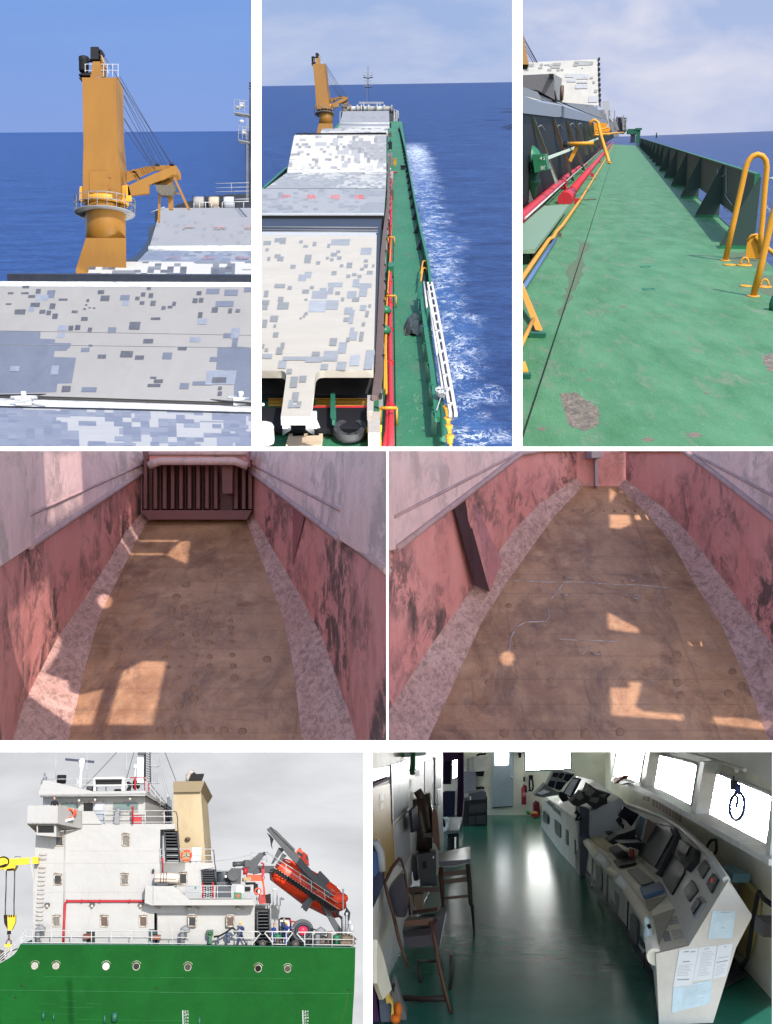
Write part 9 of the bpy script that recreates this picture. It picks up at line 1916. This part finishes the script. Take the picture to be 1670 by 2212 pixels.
thing('armchair', 'second armchair behind the near one, with a grey back and pale arm', 'chair', [part('armrest', m, WOODR),part('backrest', bk8,M('grey_chair_back', (.10,.10,.115),.4,vs=2)),part('arm_bracket', wt, PAPER),part('leg', lg9,M('tan_board', (.22,.15,.10),.6,vs=2))],'wooden chairs on the left')
dL = dA - .6; Ld = lambda x, y, o=0.0: F7.D(E7(x, y),dL + o)
m = MB().prism([Ld(x, y) for x, y in ((5,795),(50,785),(85,850),(98,900),(105,1040),(110,1130),(80,1210),(30,1320),(5,1330))],Z7*.4); m2 = MB().tube([Ld(x, y, -.05) for x, y in ((20,782),(55,790),(88,860),(98,940),(102,1020))],.05,8); m3 = MB().prism([Ld(x, y, -.04) for x, y in ((25,860),(70,865),(82,980),(60,1040),(25,1080))],Z7*.03)
thing('swivel_chair', 'blue and black chair back cut by the left edge', 'chair', [part('backrest', m, M('deep_blue_leather', (.012,.02,.05),.25,vs=2)),part('frame', m2,PALEST),part('cushion', m3,M('bright_blue_pad', (.03,.07,.20),.3,vs=2))],'chairs on the left')
dT = F7.depth(fl7(E7(700,850))); Td = lambda x, y, o=0.0: F7.D(E7(x, y),dT + o)
m = MB().hexa([Td(612,688),Td(735,680),Td(768,572,3),Td(600,572,3)],[Td(615,712),Td(735,704),Td(768,592,3),Td(600,592,3)]); lg = MB()
m2 = MB().prism([Td(x, y) for x, y in ((640,715),(730,700),(725,735),(645,745))],Z7*.6)
for x in (722,655): lg.prism([Td(x - 9,705,.1),Td(x + 12,702,.1),Td(x + 12,855,.1),Td(x - 6,860,.1)],Z7*.3)
lg.prism([Td(x, y, .3) for x, y in ((640,745),(700,740),(700,850),(640,850))],Z7*.3)
thing('side_table', 'small dark table beside the wall with a telephone on it', 'table', [part('top', m, M('table_slate', (.13,.15,.16),.35,vs=2)),part('apron', m2,BLACK),part('leg', lg, M('leg_dark', (.02,.025,.03),.5,vs=2))])
m = MB().prism([Td(x, y, -.1) for x, y in ((600,592),(640,586),(662,600),(658,625),(610,640),(598,620))],Z7*.5); m2 = MB().tube([Td(640,620,-.2),Td(640,650,-.3),Td(625,685,-.4),Td(608,690,-.4),Td(605,660,-.3)],.05,7); m3 = MB().tube([Td(570,570,-.2),Td(600,605,-.2),Td(612,680,-.3)],.07,7)
thing('telephone', 'white telephone with its cord at the wall side of the small table', 'telephone', [part('body', m, PAPER),part('cord', m2,PAPER),part('handset', m3,BLACK)])
dK = F7.depth(fl7((935,1995))); Kd = lambda x, y, o=0.0: F7.D(E7(x, y),dK + o)
fr8 = MB().tube([Kd(395,420),Kd(415,560),Kd(445,700),Kd(440,850)],.13,8).tube([Kd(450,382),Kd(470,500),Kd(490,640),Kd(512,710)],.11,8).tube([Kd(393,418),Kd(450,380)],.13,8); sl8 = MB()
for k in range(3): sl8.prism([Kd(408 + k * 15,420 - k * 8,.05),Kd(416 + k * 15,416 - k * 8,.05),Kd(468 + k * 14,690 - k * 8,.05),Kd(456 + k * 14,696 - k * 8,.05)],Z7*.08)
se8 = MB().prism([Kd(x, y, -.2) for x, y in ((440,708),(520,700),(518,736),(446,740))],Z7*.9); cl8 = MB().prism([Kd(x, y, -.3) for x, y in ((512,540),(540,490),(560,560),(575,740),(580,860),(560,840),(540,790),(520,780))],Z7*.25); lg10 = MB().prism([Kd(x, y, .2) for x, y in ((470,740),(515,740),(515,835),(470,838))],Z7*.3)
thing('slat_chair', 'high backed slatted wooden chair with a brown cloth by the doorway', 'chair', [part('frame', fr8,WOODD),part('slat', sl8,M('pale_slat_wood', (.20,.165,.14),.5,vs=2)),part('seat', se8,WOODD),part('draped_cloth', cl8,M('brown_cloth', (.13,.075,.06),.8,vs=3,bmp=.4)),part('leg', lg10,BLACK)],'wooden chairs on the left')
# ---- bags at the lower left
dG = F7.depth(fl7(G7(200,1440))) - .3; Gd = lambda x, y, o=0.0: F7.D(G7(x, y),dG + o)
m = MB().prism([Gd(x, y) for x, y in rnd([(75,1260),(95,1180),(150,1200),(175,1300),(170,1440),(90,1440)],.2)],Z7*.7); m2 = MB().prism([Gd(x, y, -.1) for x, y in ((90,1180),(120,1215),(150,1180),(165,1205),(160,1230),(190,1280),(198,1370),(175,1385),(180,1300),(165,1280),(140,1290),(130,1250),(95,1210))],Z7*.15)
thing('tote_bag', 'slate blue bag with a yellow handle in the lower left corner', 'bag', [part('body', m, M('slate_bag', (.06,.075,.11),.6,vs=2)),part('handle', m2,M('yellow_strap', (.42,.30,.06),.6,vs=2))])
m = MB().prism([Gd(x, y, .4) for x, y in ((160,1170),(195,1085),(215,1120),(260,1280),(300,1380),(305,1450),(180,1450),(200,1300))],Z7*.3); m2 = MB().prism([Gd(x, y, .3) for x, y in ((176,1160),(195,1108),(208,1130),(200,1200),(182,1180))],Z7*.05)
thing('paper_bag', 'tall grey bag with a dark handle slot behind the yellow handle', 'bag', [part('body', m, M('grey_bag', (.13,.13,.125),.6,vs=2)),part('handle_slot', m2,BLACK)])
m = MB().ball(Gd(232,1335,.0),X7*.05,Z7*.1,U7*.09,12,8).ball(Gd(212,1405,.0),X7*.07,Z7*.1,U7*.07,12,8); solo('orange_gloves', 'orange crumpled cloth in the bags at the lower left', 'cloth', m, M('orange_cloth', (.5,.12,.01),.6,vs=3,bmp=.3))
m = MB().prism([Gd(x, y, .2) for x, y in ((5,1110),(24,1120),(50,1220),(80,1440),(5,1440))],Z7*.4); solo('purple_cloth', 'dark purple cloth at the very lower left corner', 'cloth', m, PURP)
UNIT[0] = 1.0
